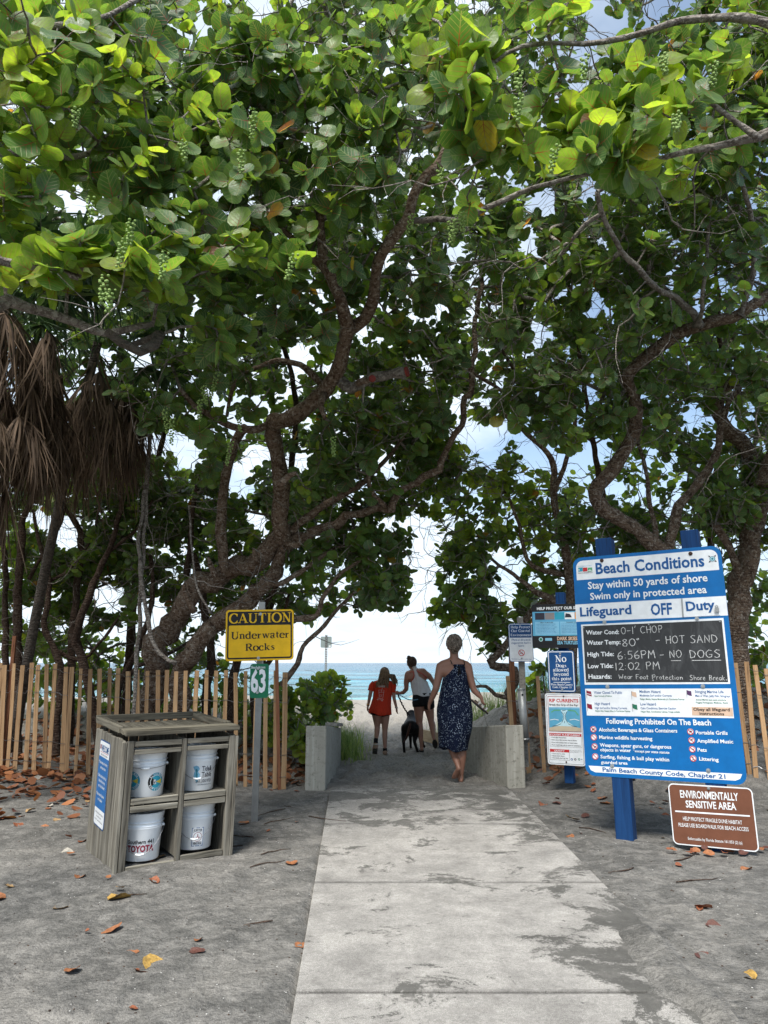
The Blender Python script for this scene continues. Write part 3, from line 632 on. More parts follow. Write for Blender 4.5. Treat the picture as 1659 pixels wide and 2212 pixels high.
# --- main tree left of the path
T = Tree('sea_grape_tree', 'big sea grape tree behind the left fence, thick leaning trunk arching right over the path', bark='bark_a'); TA = T
T.limb([(322, 1600), (330, 1480), (345, 1388), (400, 1303), (470, 1250), (540, 1212), (590, 1180), (620, 1155)], [10.0, 9.6, 9.0], [.18, .14, .13], wob=.10)
T.limb([(388, 1560), (398, 1430), (430, 1388), (480, 1338), (540, 1288), (590, 1240), (620, 1175), (700, 1135), (775, 1108), (829, 1094), (865, 1062), (929, 1014), (974, 959), (994, 884), (1019, 794), (1031, 694), (1040, 600)], [9.8, 9.2, 8.6, 8.2], [.14, .11, .055, .042, .03], wob=.09)
T.limb([(612, 1170), (605, 1119), (607, 1019), (590, 944), (595, 910)], [9.0, 8.2], [.11, .105, .09])
T.limb([(590, 912), (635, 900), (690, 854), (725, 809), (745, 744), (748, 700), (738, 660), (715, 600), (700, 560), (692, 500), (690, 460)], [8.2, 7.4, 6.6, 6.3], [.10, .088, .075, .055, .035])
T.limb([(752, 708), (790, 686), (812, 640), (808, 595), (830, 540), (876, 478), (894, 425), (954, 340), (994, 260), (1010, 190)], [7.2, 6.2, 5.4], [.07, .062, .05, .04], wob=.03)
T.limb([(879, 478), (920, 472), (964, 475), (1029, 460), (1119, 420), (1164, 402), (1250, 380)], [6.2, 5.7, 5.2], [.032, .026, .016], m=M['twig'])
T.limb([(722, 815), (760, 838), (800, 820), (845, 808), (878, 803)], [7.6, 7.0], [.062, .058, .055], m=M['twig'])
T.limb([(775, 830), (790, 822), (803, 818)], [7.3, 7.0], [.04, .036])
T.limb([(488, 1235), (475, 1144), (487, 1044), (510, 954), (530, 924)], [9.1, 8.6], [.075, .065, .06])
T.limb([(595, 912), (540, 928), (480, 912), (420, 880), (390, 840)], [8.3, 7.6], [.055, .04, .025])
T.limb([(700, 835), (660, 795), (600, 782), (540, 800), (505, 830), (490, 900)], [7.7, 8.1], [.04, .03, .02])
T.limb([(625, 1148), (700, 1092), (775, 1047), (830, 1000), (880, 930)], [9.0, 8.8], [.055, .04, .02])
T.limb([(565, 1250), (600, 1262), (650, 1235), (710, 1190), (770, 1175)], [8.9, 9.2], [.04, .03, .015])
T.limb([(500, 1330), (560, 1345), (635, 1338), (683, 1330), (695, 1295), (740, 1235), (790, 1200)], [9.2, 9.0], [.06, .045, .03, .02])
T.limb([(610, 1480), (640, 1435), (655, 1395), (700, 1348), (740, 1303), (765, 1280)], [9.8, 9.3], [.045, .03, .018])
T.limb([(645, 530), (695, 575), (735, 640)], [6.5, 6.6], [.035, .05])
T.limb([(565, 440), (610, 490), (645, 530)], [6.3, 6.5], [.02, .035])
T.limb([(690, 480), (672, 415), (640, 330), (650, 220)], [6.4, 5.7], [.028, .02, .010], m=M['twig'])
T.limb([(690, 480), (725, 455), (780, 390), (829, 335), (860, 260)], [6.4, 5.9], [.028, .02, .010], m=M['twig'])
T.limb([(829, 1094), (800, 1060), (790, 980), (770, 900)], [8.4, 8.0], [.03, .016])
for a_ in ([(470, 1250), (455, 1225), (450, 1205)], [(620, 1175), (640, 1180), (648, 1172)], [(560, 1215), (548, 1185)], [(420, 1320), (402, 1290), (398, 1262)], [(600, 1050), (622, 1030), (640, 1022)], [(700, 850), (695, 880), (702, 905)], [(745, 730), (722, 715)]): T.limb(a_, [8.9 if a_[0][1] > 1100 else 7.6, 8.7 if a_[0][1] > 1100 else 7.5], [.045, .022], 'stub')
for (u, v, y, r_, ax) in ((879, 803, 6.99, .056, (.9, -.35, .1)), (804, 818, 6.99, .037, (.3, -1, .1))):
    mb = MB(); d = Vector(ax).normalized(); c = Vector(at(u, v, y)); mb.tube([c - d * .01, c + d * .012], r_, 14); mb.build('sawn_end', M['cut'], T.root)
for a in [(330, 200, 330, 200, 5.0, 6.6, 60, .16), (640, 250, 240, 230, 5.0, 6.6, 62, .155), (900, 160, 150, 170, 5.2, 6.8, 26, .15), (560, 600, 260, 170, 5.6, 7.2, 46, .15), (820, 560, 150, 150, 6.2, 7.5, 26, .14), (1000, 620, 160, 180, 6.5, 8.2, 40, .14),
          (430, 850, 180, 110, 7.0, 8.4, 44, .14), (600, 1010, 220, 90, 7.6, 9.2, 44, .14), (880, 830, 150, 130, 7.2, 8.8, 50, .14), (830, 1010, 120, 70, 7.8, 9, 22, .14), (700, 1190, 150, 60, 8.6, 9.6, 24, .13), (820, 1260, 70, 50, 8.6, 9.4, 14, .13),
          (790, 1150, 110, 60, 8.9, 10, 22, .13), (900, 950, 80, 60, 8.8, 10, 26, .13, .12), (890, 870, 80, 50, 8.9, 10.6, 16, .13, .1), (955, 1010, 50, 60, 9.3, 11, 15, .13, .2), (880, 1075, 50, 40, 8.8, 9.8, 9, .13, .1), (740, 1040, 100, 70, 8.6, 10, 20, .13), (800, 1280, 80, 40, 8.9, 9.8, 10, .13), (560, 1150, 110, 70, 9, 10.5, 14, .14), (760, 930, 60, 70, 7.6, 8.8, 12, .14)]: T.patch(*a)
T.grow(leaves=(5, 9), bare=.3, tangle=260)
for u, v, y in [(720, 940, 7.4), (440, 830, 7.0), (432, 860, 7.0), (356, 880, 7.1), (470, 800, 7.2), (500, 950, 7.3), (890, 460, 6.1), (372, 900, 7.0), (515, 870, 7.2), (975, 470, 5.4)]: grapes(T.root, at(u, v, y), random.uniform(.18, .3), 30)

# --- overhanging branches close to the camera
T = Tree('sea_grape_tree', 'near sea grape at the left edge with large sunlit leaves and hanging green grapes', bark='twig')
T.limb([(-260, 1300), (-200, 1000), (-120, 860), (-20, 660), (60, 660), (140, 690), (230, 722), (330, 700)], [3.6, 4.3, 4.9], [.07, .05, .03, .022])
T.limb([(-200, 1000), (-190, 720), (-80, 520), (0, 560), (90, 575), (170, 600)], [3.6, 4.2], [.045, .02])
T.limb([(-190, 760), (-150, 400), (60, 330), (150, 340), (330, 300), (420, 280)], [3.8, 4.4, 4.9], [.04, .025, .012])
T.limb([(-150, 400), (-90, 60), (130, 60), (260, 20), (400, -60)], [3.9, 4.6], [.035, .012])
T.limb([(230, 722), (300, 760), (345, 722), (315, 735), (275, 750)], [4.6, 5.0], [.03, .04, .02], m=M['palm_bark'])
for a in [(60, 80, 110, 110, 3.7, 4.6, 15, .165, .12), (40, 240, 110, 80, 3.8, 4.6, 9, .165, .08), (230, 130, 130, 110, 4.2, 5.0, 18, .155, .02), (20, 440, 70, 90, 3.9, 4.6, 6, .16, .16), (110, 570, 170, 55, 4.0, 4.7, 17, .17, .12), (300, 590, 90, 60, 4.2, 4.8, 9, .165, .06),
          (330, 450, 110, 80, 4.3, 5.0, 13, .155, .0), (440, 320, 130, 110, 4.4, 5.2, 18, .15, .0), (210, 330, 110, 60, 4.2, 5.0, 9, .14, .0), (480, 540, 70, 60, 4.5, 5.0, 7, .155, .04), (460, 730, 60, 35, 4.9, 5.4, 4, .14, .1),
          (620, 560, 40, 40, 4.6, 5.0, 3, .17, .02), (-120, 300, 100, 300, 3.6, 4.6, 16, .16)]: T.patch(*a)
T.grow(leaves=(5, 8), bare=.06, tangle=14)
for u, v, y in [(395, 300, 4.4), (548, 240, 4.6), (283, 470, 4.3), (268, 510, 4.2), (355, 540, 4.3), (240, 620, 4.2), (635, 545, 4.6), (225, 590, 4.2), (195, 420, 4.3), (165, 230, 4.3), (520, 320, 4.6)]: grapes(T.root, at(u, v, y), random.uniform(.12, .2), 26, .0098)

# --- right overhang: the pale green clusters against the sky, sunlit
T = Tree('sea_grape_tree', 'near sea grape overhead at the upper right with pale lime leaves and dense grape clusters', bark='twig')
T.limb([(1900, 900), (1850, 500), (1760, 250), (1640, 300), (1480, 330), (1330, 370), (1230, 385)], [3.4, 4.2, 4.6], [.06, .04, .02, .012])
T.limb([(1760, 260), (1700, 60), (1500, 40), (1300, 90), (1130, 100), (1050, 150)], [3.9, 4.2], [.04, .02, .010])
T.limb([(1640, 300), (1560, 240), (1480, 200), (1430, 230)], [4.0, 4.1], [.02, .010])
for a in [(1010, 140, 70, 90, 3.7, 4.3, 9, .165, .20), (1060, 290, 70, 70, 3.9, 4.4, 7, .165, .06), (1180, 260, 90, 110, 3.9, 4.5, 10, .17, .04), (1300, 300, 110, 80, 3.8, 4.4, 12, .175, .16), (1440, 210, 80, 70, 3.7, 4.2, 9, .165, .20), (1540, 150, 50, 40, 3.8, 4.2, 3, .15, .2),
          (1240, 30, 90, 40, 4.0, 4.6, 6, .16, .0), (1000, 20, 120, 40, 4.4, 5.0, 8, .15), (1000, 450, 20, 20, 5.0, 5.3, 1, .12, .2), (950, 380, 20, 14, 5.2, 5.4, 1, .11, .2), (1320, 385, 90, 20, 4.2, 4.6, 4, .16)]: T.patch(*a)
T.grow(leaves=(5, 8), bare=.03, tangle=10)
for u, v, y in [(1120, 150, 3.9), (1430, 115, 3.8), (1540, 130, 3.9), (1460, 240, 3.8), (1120, 200, 3.9), (1000, 455, 5.0), (1200, 310, 4.0), (1262, 115, 4.0), (950, 360, 5.2)]: grapes(T.root, at(u, v, y), random.uniform(.12, .19), 30, .0098)
grapes(TA.root, at(990, 455, 5.1), .24, 34, .0105)

# --- right tree behind the big board
T = Tree('sea_grape_tree', 'mottled sea grape tree with a crooked forked trunk, right behind the beach conditions board', bark='bark_b')
T.limb([(1436, 1420), (1438, 1300), (1440, 1195)], [8.8, 8.6], [.12, .11], wob=.03)
T.limb([(1440, 1200), (1379, 1146), (1312, 1106), (1289, 1059), (1319, 1016), (1366, 944), (1374, 874), (1354, 819), (1389, 774), (1454, 729), (1514, 704), (1579, 684), (1659, 640), (1750, 600)], [8.6, 8.3, 7.6, 7.0], [.09, .085, .08, .068, .05], wob=.03)
T.limb([(1445, 1190), (1469, 1094), (1519, 1034), (1549, 974), (1560, 900), (1600, 830)], [8.6, 8.3], [.065, .05, .03], wob=.03)
T.limb([(1420, 1180), (1400, 1060), (1394, 1010), (1370, 930)], [8.6, 8.8], [.035, .02])
T.limb([(1289, 415), (1309, 485), (1359, 560), (1424, 625), (1474, 655), (1514, 704)], [5.8, 6.4, 7.3], [.022, .03, .042], m=M['twig'])
T.limb([(1589, 375), (1622, 460), (1629, 575), (1600, 680)], [6.2, 7.2], [.022, .034], m=M['twig'])
T.limb([(1534, 430), (1519, 645), (1500, 705)], [6.4, 7.3], [.016, .03], m=M['twig'])
T.limb([(1545, 1134), (1576, 1182), (1610, 1280)], [8.6, 8.9], [.05, .05])
for a in [(1250, 700, 210, 140, 6.8, 8.2, 52, .145), (1500, 560, 200, 160, 6.2, 7.8, 54, .145), (1480, 250, 220, 200, 5.6, 7.2, 52, .15), (1220, 480, 170, 120, 6.2, 7.6, 32, .14), (1230, 880, 170, 80, 7.4, 8.6, 30, .14), (1480, 850, 170, 90, 7.2, 8.6, 30, .14),
          (1560, 1050, 110, 100, 8, 9.4, 22, .14), (1330, 1150, 140, 60, 8.8, 9.8, 18, .14), (1640, 130, 100, 200, 5.6, 7, 30, .15), (1750, 600, 120, 500, 6, 8.5, 26, .15), (1150, 100, 160, 130, 6.2, 7.6, 24, .14)]: T.patch(*a)
T.grow(leaves=(5, 9), bare=.5, tangle=260)

T = Tree('sea_grape_tree', 'thick flaking sea grape trunk at the far right edge, behind the picket fence', bark='bark_b')
T.limb([(1592, 1640), (1594, 1500), (1590, 1402), (1592, 1335), (1603, 1241), (1618, 1180), (1634, 1119), (1640, 1044), (1610, 970), (1559, 914), (1539, 860), (1560, 838), (1629, 819), (1700, 800)], [9.1, 8.9, 8.4], [.16, .14, .115, .075, .05], wob=.04)
T.limb([(1645, 1050), (1690, 900), (1720, 700), (1700, 500)], [8.6, 7.4], [.09, .04])
for a in [(1600, 1120, 90, 90, 8.8, 9.8, 16, .14), (1620, 950, 90, 70, 7.8, 9, 16, .14), (1600, 780, 110, 90, 7.4, 8.8, 20, .14), (1740, 900, 90, 350, 8, 9.6, 20, .14)]: T.patch(*a)
T.grow(leaves=(4, 8), bare=.3, tangle=120)

# --- slim tree in the middle right, with the crooked stem by the cigarette sign
T = Tree('sea_grape_tree', 'slender dark sea grape behind the coastal environment sign, its crooked stem bent seaward', bark='bark_b')
T.limb([(1120, 1620), (1109, 1527), (1097, 1497), (1112, 1474), (1109, 1446), (1076, 1437), (1060, 1428), (1085, 1405), (1104, 1380), (1150, 1320), (1197, 1300)], [10.6, 10.3, 10.2], [.07, .055, .05], wob=.03)
T.limb([(1030, 1482), (1050, 1484), (1072, 1500), (1100, 1508)], [10.0, 10.3], [.02, .035])
T.limb([(1236, 1480), (1229, 1239), (1205, 1120), (1197, 1069), (1189, 989), (1129, 929), (1060, 870)], [9.8, 9.2], [.07, .05, .025])
T.limb([(1240, 1330), (1197, 1300), (1157, 1277), (1106, 1242), (1060, 1205)], [9.8, 10.0], [.06, .04, .02])
T.limb([(1220, 1238), (1179, 1234), (1139, 1209), (1119, 1124), (1090, 1060)], [9.8, 9.8], [.045, .03, .02])
T.limb([(1189, 894), (1129, 879), (1069, 834), (1010, 800)], [8.6, 8.4], [.035, .02])
T.limb([(1197, 1069), (1235, 960), (1240, 860), (1200, 780)], [9.2, 8.6], [.035, .02])
for a in [(1060, 1075, 130, 95, 9.2, 10.8, 22, .145, .28), (1010, 1250, 60, 70, 9.6, 10.8, 12, .14, .06), (1150, 1170, 130, 90, 9.4, 10.8, 17, .14, .2), (985, 1170, 40, 60, 9.6, 10.8, 6, .14, .25), (980, 1320, 45, 25, 9.8, 10.6, 5, .14, .2), (1080, 1340, 60, 50, 9.8, 10.8, 13, .14, .05), (1065, 1400, 30, 25, 10, 10.6, 4, .13, .1),  # high last values paint sunlight into the leaf colour of this mass
          (1200, 1270, 80, 60, 9.6, 10.8, 14, .14), (1120, 950, 90, 60, 8.8, 10, 8, .14, .15)]: T.patch(*a)
T.grow(leaves=(5, 8), bare=.3, tangle=150)

# --- thin trunks beyond the left fence
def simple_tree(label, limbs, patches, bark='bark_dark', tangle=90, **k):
    t = Tree('sea_grape_tree', label, bark=bark)
    for l_ in limbs: t.limb(*l_)
    for a in patches: t.patch(*a)
    t.grow(leaves=(5, 8), bare=.4, tangle=tangle, **k); return t
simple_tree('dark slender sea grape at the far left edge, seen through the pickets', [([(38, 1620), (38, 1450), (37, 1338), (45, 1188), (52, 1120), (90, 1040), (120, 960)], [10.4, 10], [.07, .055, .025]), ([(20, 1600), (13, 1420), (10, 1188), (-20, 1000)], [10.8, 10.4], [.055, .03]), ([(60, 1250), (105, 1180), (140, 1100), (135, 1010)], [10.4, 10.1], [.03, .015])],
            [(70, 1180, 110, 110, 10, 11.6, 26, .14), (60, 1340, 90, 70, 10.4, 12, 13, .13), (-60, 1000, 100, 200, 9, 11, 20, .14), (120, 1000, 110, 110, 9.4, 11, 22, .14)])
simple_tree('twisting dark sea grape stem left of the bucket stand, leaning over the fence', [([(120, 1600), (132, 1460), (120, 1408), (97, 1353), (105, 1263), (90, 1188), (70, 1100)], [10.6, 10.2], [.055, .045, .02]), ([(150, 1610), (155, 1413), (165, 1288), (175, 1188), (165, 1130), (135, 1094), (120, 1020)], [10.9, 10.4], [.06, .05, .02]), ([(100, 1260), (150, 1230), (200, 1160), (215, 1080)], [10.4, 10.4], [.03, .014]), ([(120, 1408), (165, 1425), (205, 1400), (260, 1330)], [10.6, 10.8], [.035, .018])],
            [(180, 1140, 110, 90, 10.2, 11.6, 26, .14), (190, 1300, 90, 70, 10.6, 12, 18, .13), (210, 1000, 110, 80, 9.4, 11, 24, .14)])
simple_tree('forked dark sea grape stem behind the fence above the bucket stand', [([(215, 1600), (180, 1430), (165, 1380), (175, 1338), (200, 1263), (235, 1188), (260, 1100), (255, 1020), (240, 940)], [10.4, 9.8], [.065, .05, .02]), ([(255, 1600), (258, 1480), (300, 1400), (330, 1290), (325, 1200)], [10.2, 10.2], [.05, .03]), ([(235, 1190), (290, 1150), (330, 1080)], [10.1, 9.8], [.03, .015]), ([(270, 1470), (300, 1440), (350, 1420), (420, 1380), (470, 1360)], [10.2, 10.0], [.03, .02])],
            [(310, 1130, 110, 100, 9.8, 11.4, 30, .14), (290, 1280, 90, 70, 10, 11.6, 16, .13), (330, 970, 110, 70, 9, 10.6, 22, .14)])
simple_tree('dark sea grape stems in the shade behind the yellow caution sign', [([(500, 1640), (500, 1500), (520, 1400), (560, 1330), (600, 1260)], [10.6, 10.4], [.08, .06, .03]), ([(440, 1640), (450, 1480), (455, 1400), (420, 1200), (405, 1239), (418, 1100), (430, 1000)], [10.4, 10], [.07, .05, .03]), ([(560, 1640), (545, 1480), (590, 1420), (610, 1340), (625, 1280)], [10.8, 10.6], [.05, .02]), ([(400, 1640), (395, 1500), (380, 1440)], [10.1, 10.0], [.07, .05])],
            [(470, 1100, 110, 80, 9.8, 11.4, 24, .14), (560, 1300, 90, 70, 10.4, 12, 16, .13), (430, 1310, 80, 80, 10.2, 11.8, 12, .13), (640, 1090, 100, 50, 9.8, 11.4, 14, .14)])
simple_tree('pale grey climbing vine stem dangling in front of the big leaning trunk', [([(327, 900), (320, 1000), (308, 1100), (300, 1188), (312, 1288), (320, 1353), (340, 1408), (380, 1433)], [8.6, 8.5], [.022, .026, .026]), ([(409, 1094), (415, 1190), (425, 1270), (455, 1325)], [8.4, 8.3], [.012, .014])], [(330, 880, 40, 30, 8.2, 8.8, 3, .13)], 'twig', 6)

# --- foliage farther back, filling both flanks behind the near trees
T = simple_tree('bushy sea grape farther back on the left, pale green leaves against the sky', [([(270, 1560), (280, 1400), (300, 1200), (340, 1000), (380, 800), (420, 600)], [12.6, 11, 9.5], [.08, .05, .02]), ([(560, 1560), (570, 1400), (600, 1200), (640, 900), (600, 700), (560, 500)], [12.6, 11, 9], [.08, .05, .02]), ([(300, 1200), (200, 1000), (120, 800)], [11.6, 10.6], [.04, .02])],
            [(150, 1000, 200, 130, 11, 13.5, 50, .15, .08), (400, 1060, 200, 110, 11, 13.5, 52, .15, .08), (620, 1020, 130, 120, 10.5, 13, 34, .15, .1), (330, 700, 330, 190, 8.4, 11, 110, .15), (700, 780, 220, 130, 9.5, 11.5, 52, .15, .06), (250, 350, 350, 260, 7.2, 9.5, 105, .155), (700, 400, 260, 260, 7.6, 10, 90, .155), (230, 1430, 260, 60, 11.5, 13.5, 30, .14, .12), (80, 1250, 130, 130, 11.5, 13, 34, .14, .1), (330, 1230, 160, 100, 11.5, 13, 36, .14, .1), (180, 1200, 180, 120, 11, 13, 26, .15, .15), (620, 1250, 160, 90, 11, 13, 22, .14, .1), (-200, 700, 200, 600, 7, 12, 70, .16)])
T = simple_tree('bushy sea grape farther back on the right, dense crown above the dune', [([(1300, 1600), (1310, 1400), (1320, 1200), (1280, 950), (1240, 700), (1200, 450)], [12.4, 11, 9], [.08, .05, .02]), ([(1520, 1600), (1530, 1350), (1540, 1100), (1560, 850), (1540, 500)], [12, 10.5, 8.6], [.08, .05, .02]), ([(1280, 950), (1150, 850), (1050, 700)], [10.8, 9.6], [.04, .02])],
            [(1120, 780, 170, 150, 9.6, 12, 62, .15, .08), (1370, 800, 220, 170, 9.4, 12, 82, .15, .05), (1580, 900, 120, 250, 9.4, 12, 52, .15), (1180, 1050, 140, 120, 11, 13, 16, .15, .25), (1400, 1080, 190, 110, 10.4, 13, 30, .15, .2), (1100, 400, 260, 260, 8, 10.5, 92, .155), (1420, 420, 260, 260, 7.8, 10.5, 92, .155, .02), (1600, 1350, 100, 130, 11, 13, 26, .14, .12), (1200, 1330, 90, 70, 11, 13, 14, .14, .06), (1330, 1200, 130, 60, 11, 13, 16, .14), (1850, 700, 200, 600, 7, 12, 60, .16)])  # middle right patches: raised last values put sunlight into their leaf colour
# crown closing overhead, out of the frame above, whose shade falls on the gap
T = simple_tree('sea grape crown roofing the path high overhead, its leaves meeting across the gap', [([(1760, 1300), (1740, 600), (1650, 100), (1400, -150), (1000, -250), (500, -250)], [7.6, 6.6, 6.2], [.10, .08, .03])],
            [(830, -40, 800, 130, 6.2, 9, 95, .155), (830, -300, 1000, 160, 6.2, 9.5, 40, .16), (870, 60, 400, 120, 8, 10.5, 60, .155)])

# --- low shrubs, grass
def shrub(label, blobs, leaf=.12, young_sun_tint=.1):
    t = Tree('sea_grape_shrub', label, cat='shrub', bark='twig')
    for (x, y, z, r_, n) in blobs:
        base = Vector((x, y, gz(x, y) - .05)); t.limb3([base, base + Vector((random.uniform(-.1, .1), random.uniform(-.1, .1), z * .5)), Vector((x + random.uniform(-.2, .2), y, z))], [.018, .012, .006], 'stem')
        for _ in range(n):
            d = unit(rng.normal(0, 1, 3)) * r_ * random.uniform(.5, 1) ** .5; t.att.append((np.array([x, y, max(z, .3)]) + d * np.array([1, 1, .8]), leaf * random.uniform(.8, 1.2), young_sun_tint))
    t.grow(leaves=(4, 7), bare=.02, max_part=200, tangle=6); return t
shrub('low leafy sea grape shrub spilling behind the left masonry wall', [(-1.15, 10.9, .75, .42, 44), (-.95, 11.6, .95, .38, 40), (-1.6, 11.2, .6, .4, 30), (-1.3, 10.4, .45, .34, 26), (-1.05, 12.2, .95, .3, 20), (-1.0, 9.9, .35, .25, 16), (-.85, 12.3, .6, .3, 26)], leaf=.105, young_sun_tint=.32)
shrub('bright low shrub seen through the pickets at the far left', [(-5.6, 12.6, 1.0, .6, 26), (-4.6, 12.9, .9, .6, 26), (-6.6, 12.0, 1.0, .6, 16)], young_sun_tint=.25)
shrub('bright green shrub band behind the fence and bucket stand', [(-3.6, 12.8, .9, .55, 24), (-2.9, 12.4, .8, .5, 22), (-2.2, 12.5, .8, .5, 22), (-2.1, 11.2, .45, .4, 14)], young_sun_tint=.22)
shrub('yellow green shrub behind the right picket fence', [(5.2, 11.6, 1.3, .6, 26), (6.1, 10.8, 1.5, .7, 26), (2.6, 11.8, 1.1, .35, 12)], young_sun_tint=.3)
def blades(name, label, centres, n, h, w=.006, lean=.5, m='grass', spread=.25, kind='stuff'):
    Vs, Qs, As, off = [], [], [], 0
    for _ in range(n):
        cx, cy = random.choice(centres); x, y = cx + random.gauss(0, spread), cy + random.gauss(0, spread); z = gz(x, y); a = random.uniform(0, 6.28); d = np.array([math.cos(a), math.sin(a)]); L = h * random.uniform(.5, 1.2); ln = lean * random.uniform(.2, 1.2); r_ = random.random()
        s_ = np.array([-d[1], d[0], 0]) * w * random.uniform(.6, 1.3)
        for j in range(5):
            t = j / 4; c = np.array([x + d[0] * L * ln * t * t, y + d[1] * L * ln * t * t, z - .02 + L * t * (1 - .3 * ln * t * t)]); ww = s_ * (1 - t * .92); Vs += [c - ww, c + ww]; As += [r_, r_]
            if j < 4: Qs.append((off + 2 * j, off + 2 * j + 1, off + 2 * j + 3, off + 2 * j + 2))
        off += 10
    me = np_mesh(name, Vs, Qs, None, True, {'rnd': As}); me.materials.append(M[m]); return tag(link(name, me), label, 'grass', kind=kind)
blades('grass', 'long arching green grass beside the left wall and shrub', [(-.62, 11.2), (-.72, 11.8), (-.75, 12.6), (-.9, 13.3), (-.7, 12.2), (-1.2, 13.0), (-.95, 12.4)], 1500, .46, .008, .85, spread=.17)
blades('grass', 'thin dune grass against the sea, left of the gap', [(-1.6, 13.2), (-1.2, 13.6), (-2.2, 13.4), (-3, 14), (-4.5, 14)], 700, .75, .005, .5)
blades('grass', 'thin pale dune grass on the crest of the right dune', [(1.9, 14.6), (2.4, 14.4), (2.9, 14.0), (1.5, 15.2), (3.5, 13.6), (4.2, 13.2)], 1300, .6, .005, .8)

# --- palm with a skirt of dead fronds
def frond(parent, name, base, d, L, m, droop=1., n=26, fan=2.1, w=.018, hang=.0, stalk=.45):
    """fan leaf: stalk, then strips spreading from its end and drooping"""
    base = np.array(base, float); d = unit(np.array(d, float)); side = unit(np.cross(d, [0, 0, 1.])); up = np.cross(side, d); hub = base + d * stalk; hub[2] -= .1 * droop * stalk
    Vs, Qs, As, off = [], [], [], 0
    def strip(P_, W, r_):
        nonlocal off
        for j, (p, wv) in enumerate(zip(P_, W)):
            Vs.extend([p - wv, p + wv + np.array([0, 0, .004])]); As.extend([r_, r_])
            if j: Qs.append((off + 2 * j - 2, off + 2 * j - 1, off + 2 * j + 1, off + 2 * j))
        off += 2 * len(P_)
    strip([base, (base + hub) / 2, hub], [side * .012] * 3, .5)
    for k in range(n):
        a = (k / (n - 1) - .5) * fan + random.uniform(-.04, .04); v = d * math.cos(a) + side * math.sin(a) + up * random.uniform(-.08, .08); l_ = L * random.uniform(.5, 1.15) * (1 - .25 * abs(a) / 2); wv = unit(np.cross(v, [0.1, .2, 1.])) * w; P_, W = [], []; r_ = random.random()
        p = hub.copy(); vel = v.copy(); m_ = 8
        tw = rng.normal(0, .26, 3)
        for j in range(m_):
            t = j / (m_ - 1); P_.append(p.copy()); W.append(wv * (1 - t * .9) * (.5 + 1.2 * min(t * 3, 1))); vel = unit(vel + np.array([0, 0, -1.]) * droop * .28 + tw * .5); p = p + vel * l_ / (m_ - 1)
        strip(P_, W, r_)
    me = np_mesh(name, Vs, Qs, None, True, {'rnd': As}); me.materials.append(M[m]); link(name, me, parent)
def palm(label, x, y, h, n_dead, n_green, zlo, foot, r0):
    root = empty('fan_palm', (0, 0, 0), label=label, cat='palm tree'); z0 = gz(x, y); mb = MB(); P_ = [Vector(foot), Vector(foot).lerp(Vector((x, y, h)), .4) + Vector((-.12, 0, .15)), Vector((x, y, h))]; mb.tube([P_[0].lerp(P_[1], t / 6).lerp(P_[1].lerp(P_[2], t / 6), t / 6) for t in range(7)], [r0 - .003 * i for i in range(7)], 14); mb.build('trunk', M['palm_bark'], root, True)
    for i in range(n_dead):
        a = random.uniform(0, 6.28); z = random.uniform(zlo, h - .15); el = random.uniform(-1.25, -.35)
        frond(root, 'dead_frond', (x + .1 * math.cos(a), y + .1 * math.sin(a), z), (math.cos(a) * math.cos(el), math.sin(a) * math.cos(el), math.sin(el)), random.uniform(.75, 1.1), 'palm_dead', 2.2, 34, random.uniform(1.2, 2.6), .0095, stalk=random.uniform(.3, .75))
    for i in range(n_green):
        a = i * 2.4; el = random.uniform(-.2, 1.1)
        frond(root, 'green_frond', (x, y, h + random.uniform(-.1, .2)), (math.cos(a) * math.cos(el), math.sin(a) * math.cos(el), math.sin(el)), random.uniform(.8, 1.0), 'palm_green', .75, 34, 4.2, .02, stalk=random.uniform(.6, 1.0))
p = at(-10, 700, 6.9); palm('fan palm at the far left edge, dead brown fronds hanging from its trunk', float(p[0]), 6.9, 5.3, 100, 20, 3.85, tuple(at(-60, 1720, 7.4)), .12)
p = at(215, 700, 8.2); palm('slim leaning fan palm with a skirt of dead fronds reaching over the fence', float(p[0]), 8.2, 5.3, 46, 16, 4.5, tuple(at(28, 1620, 10.0)), .07)

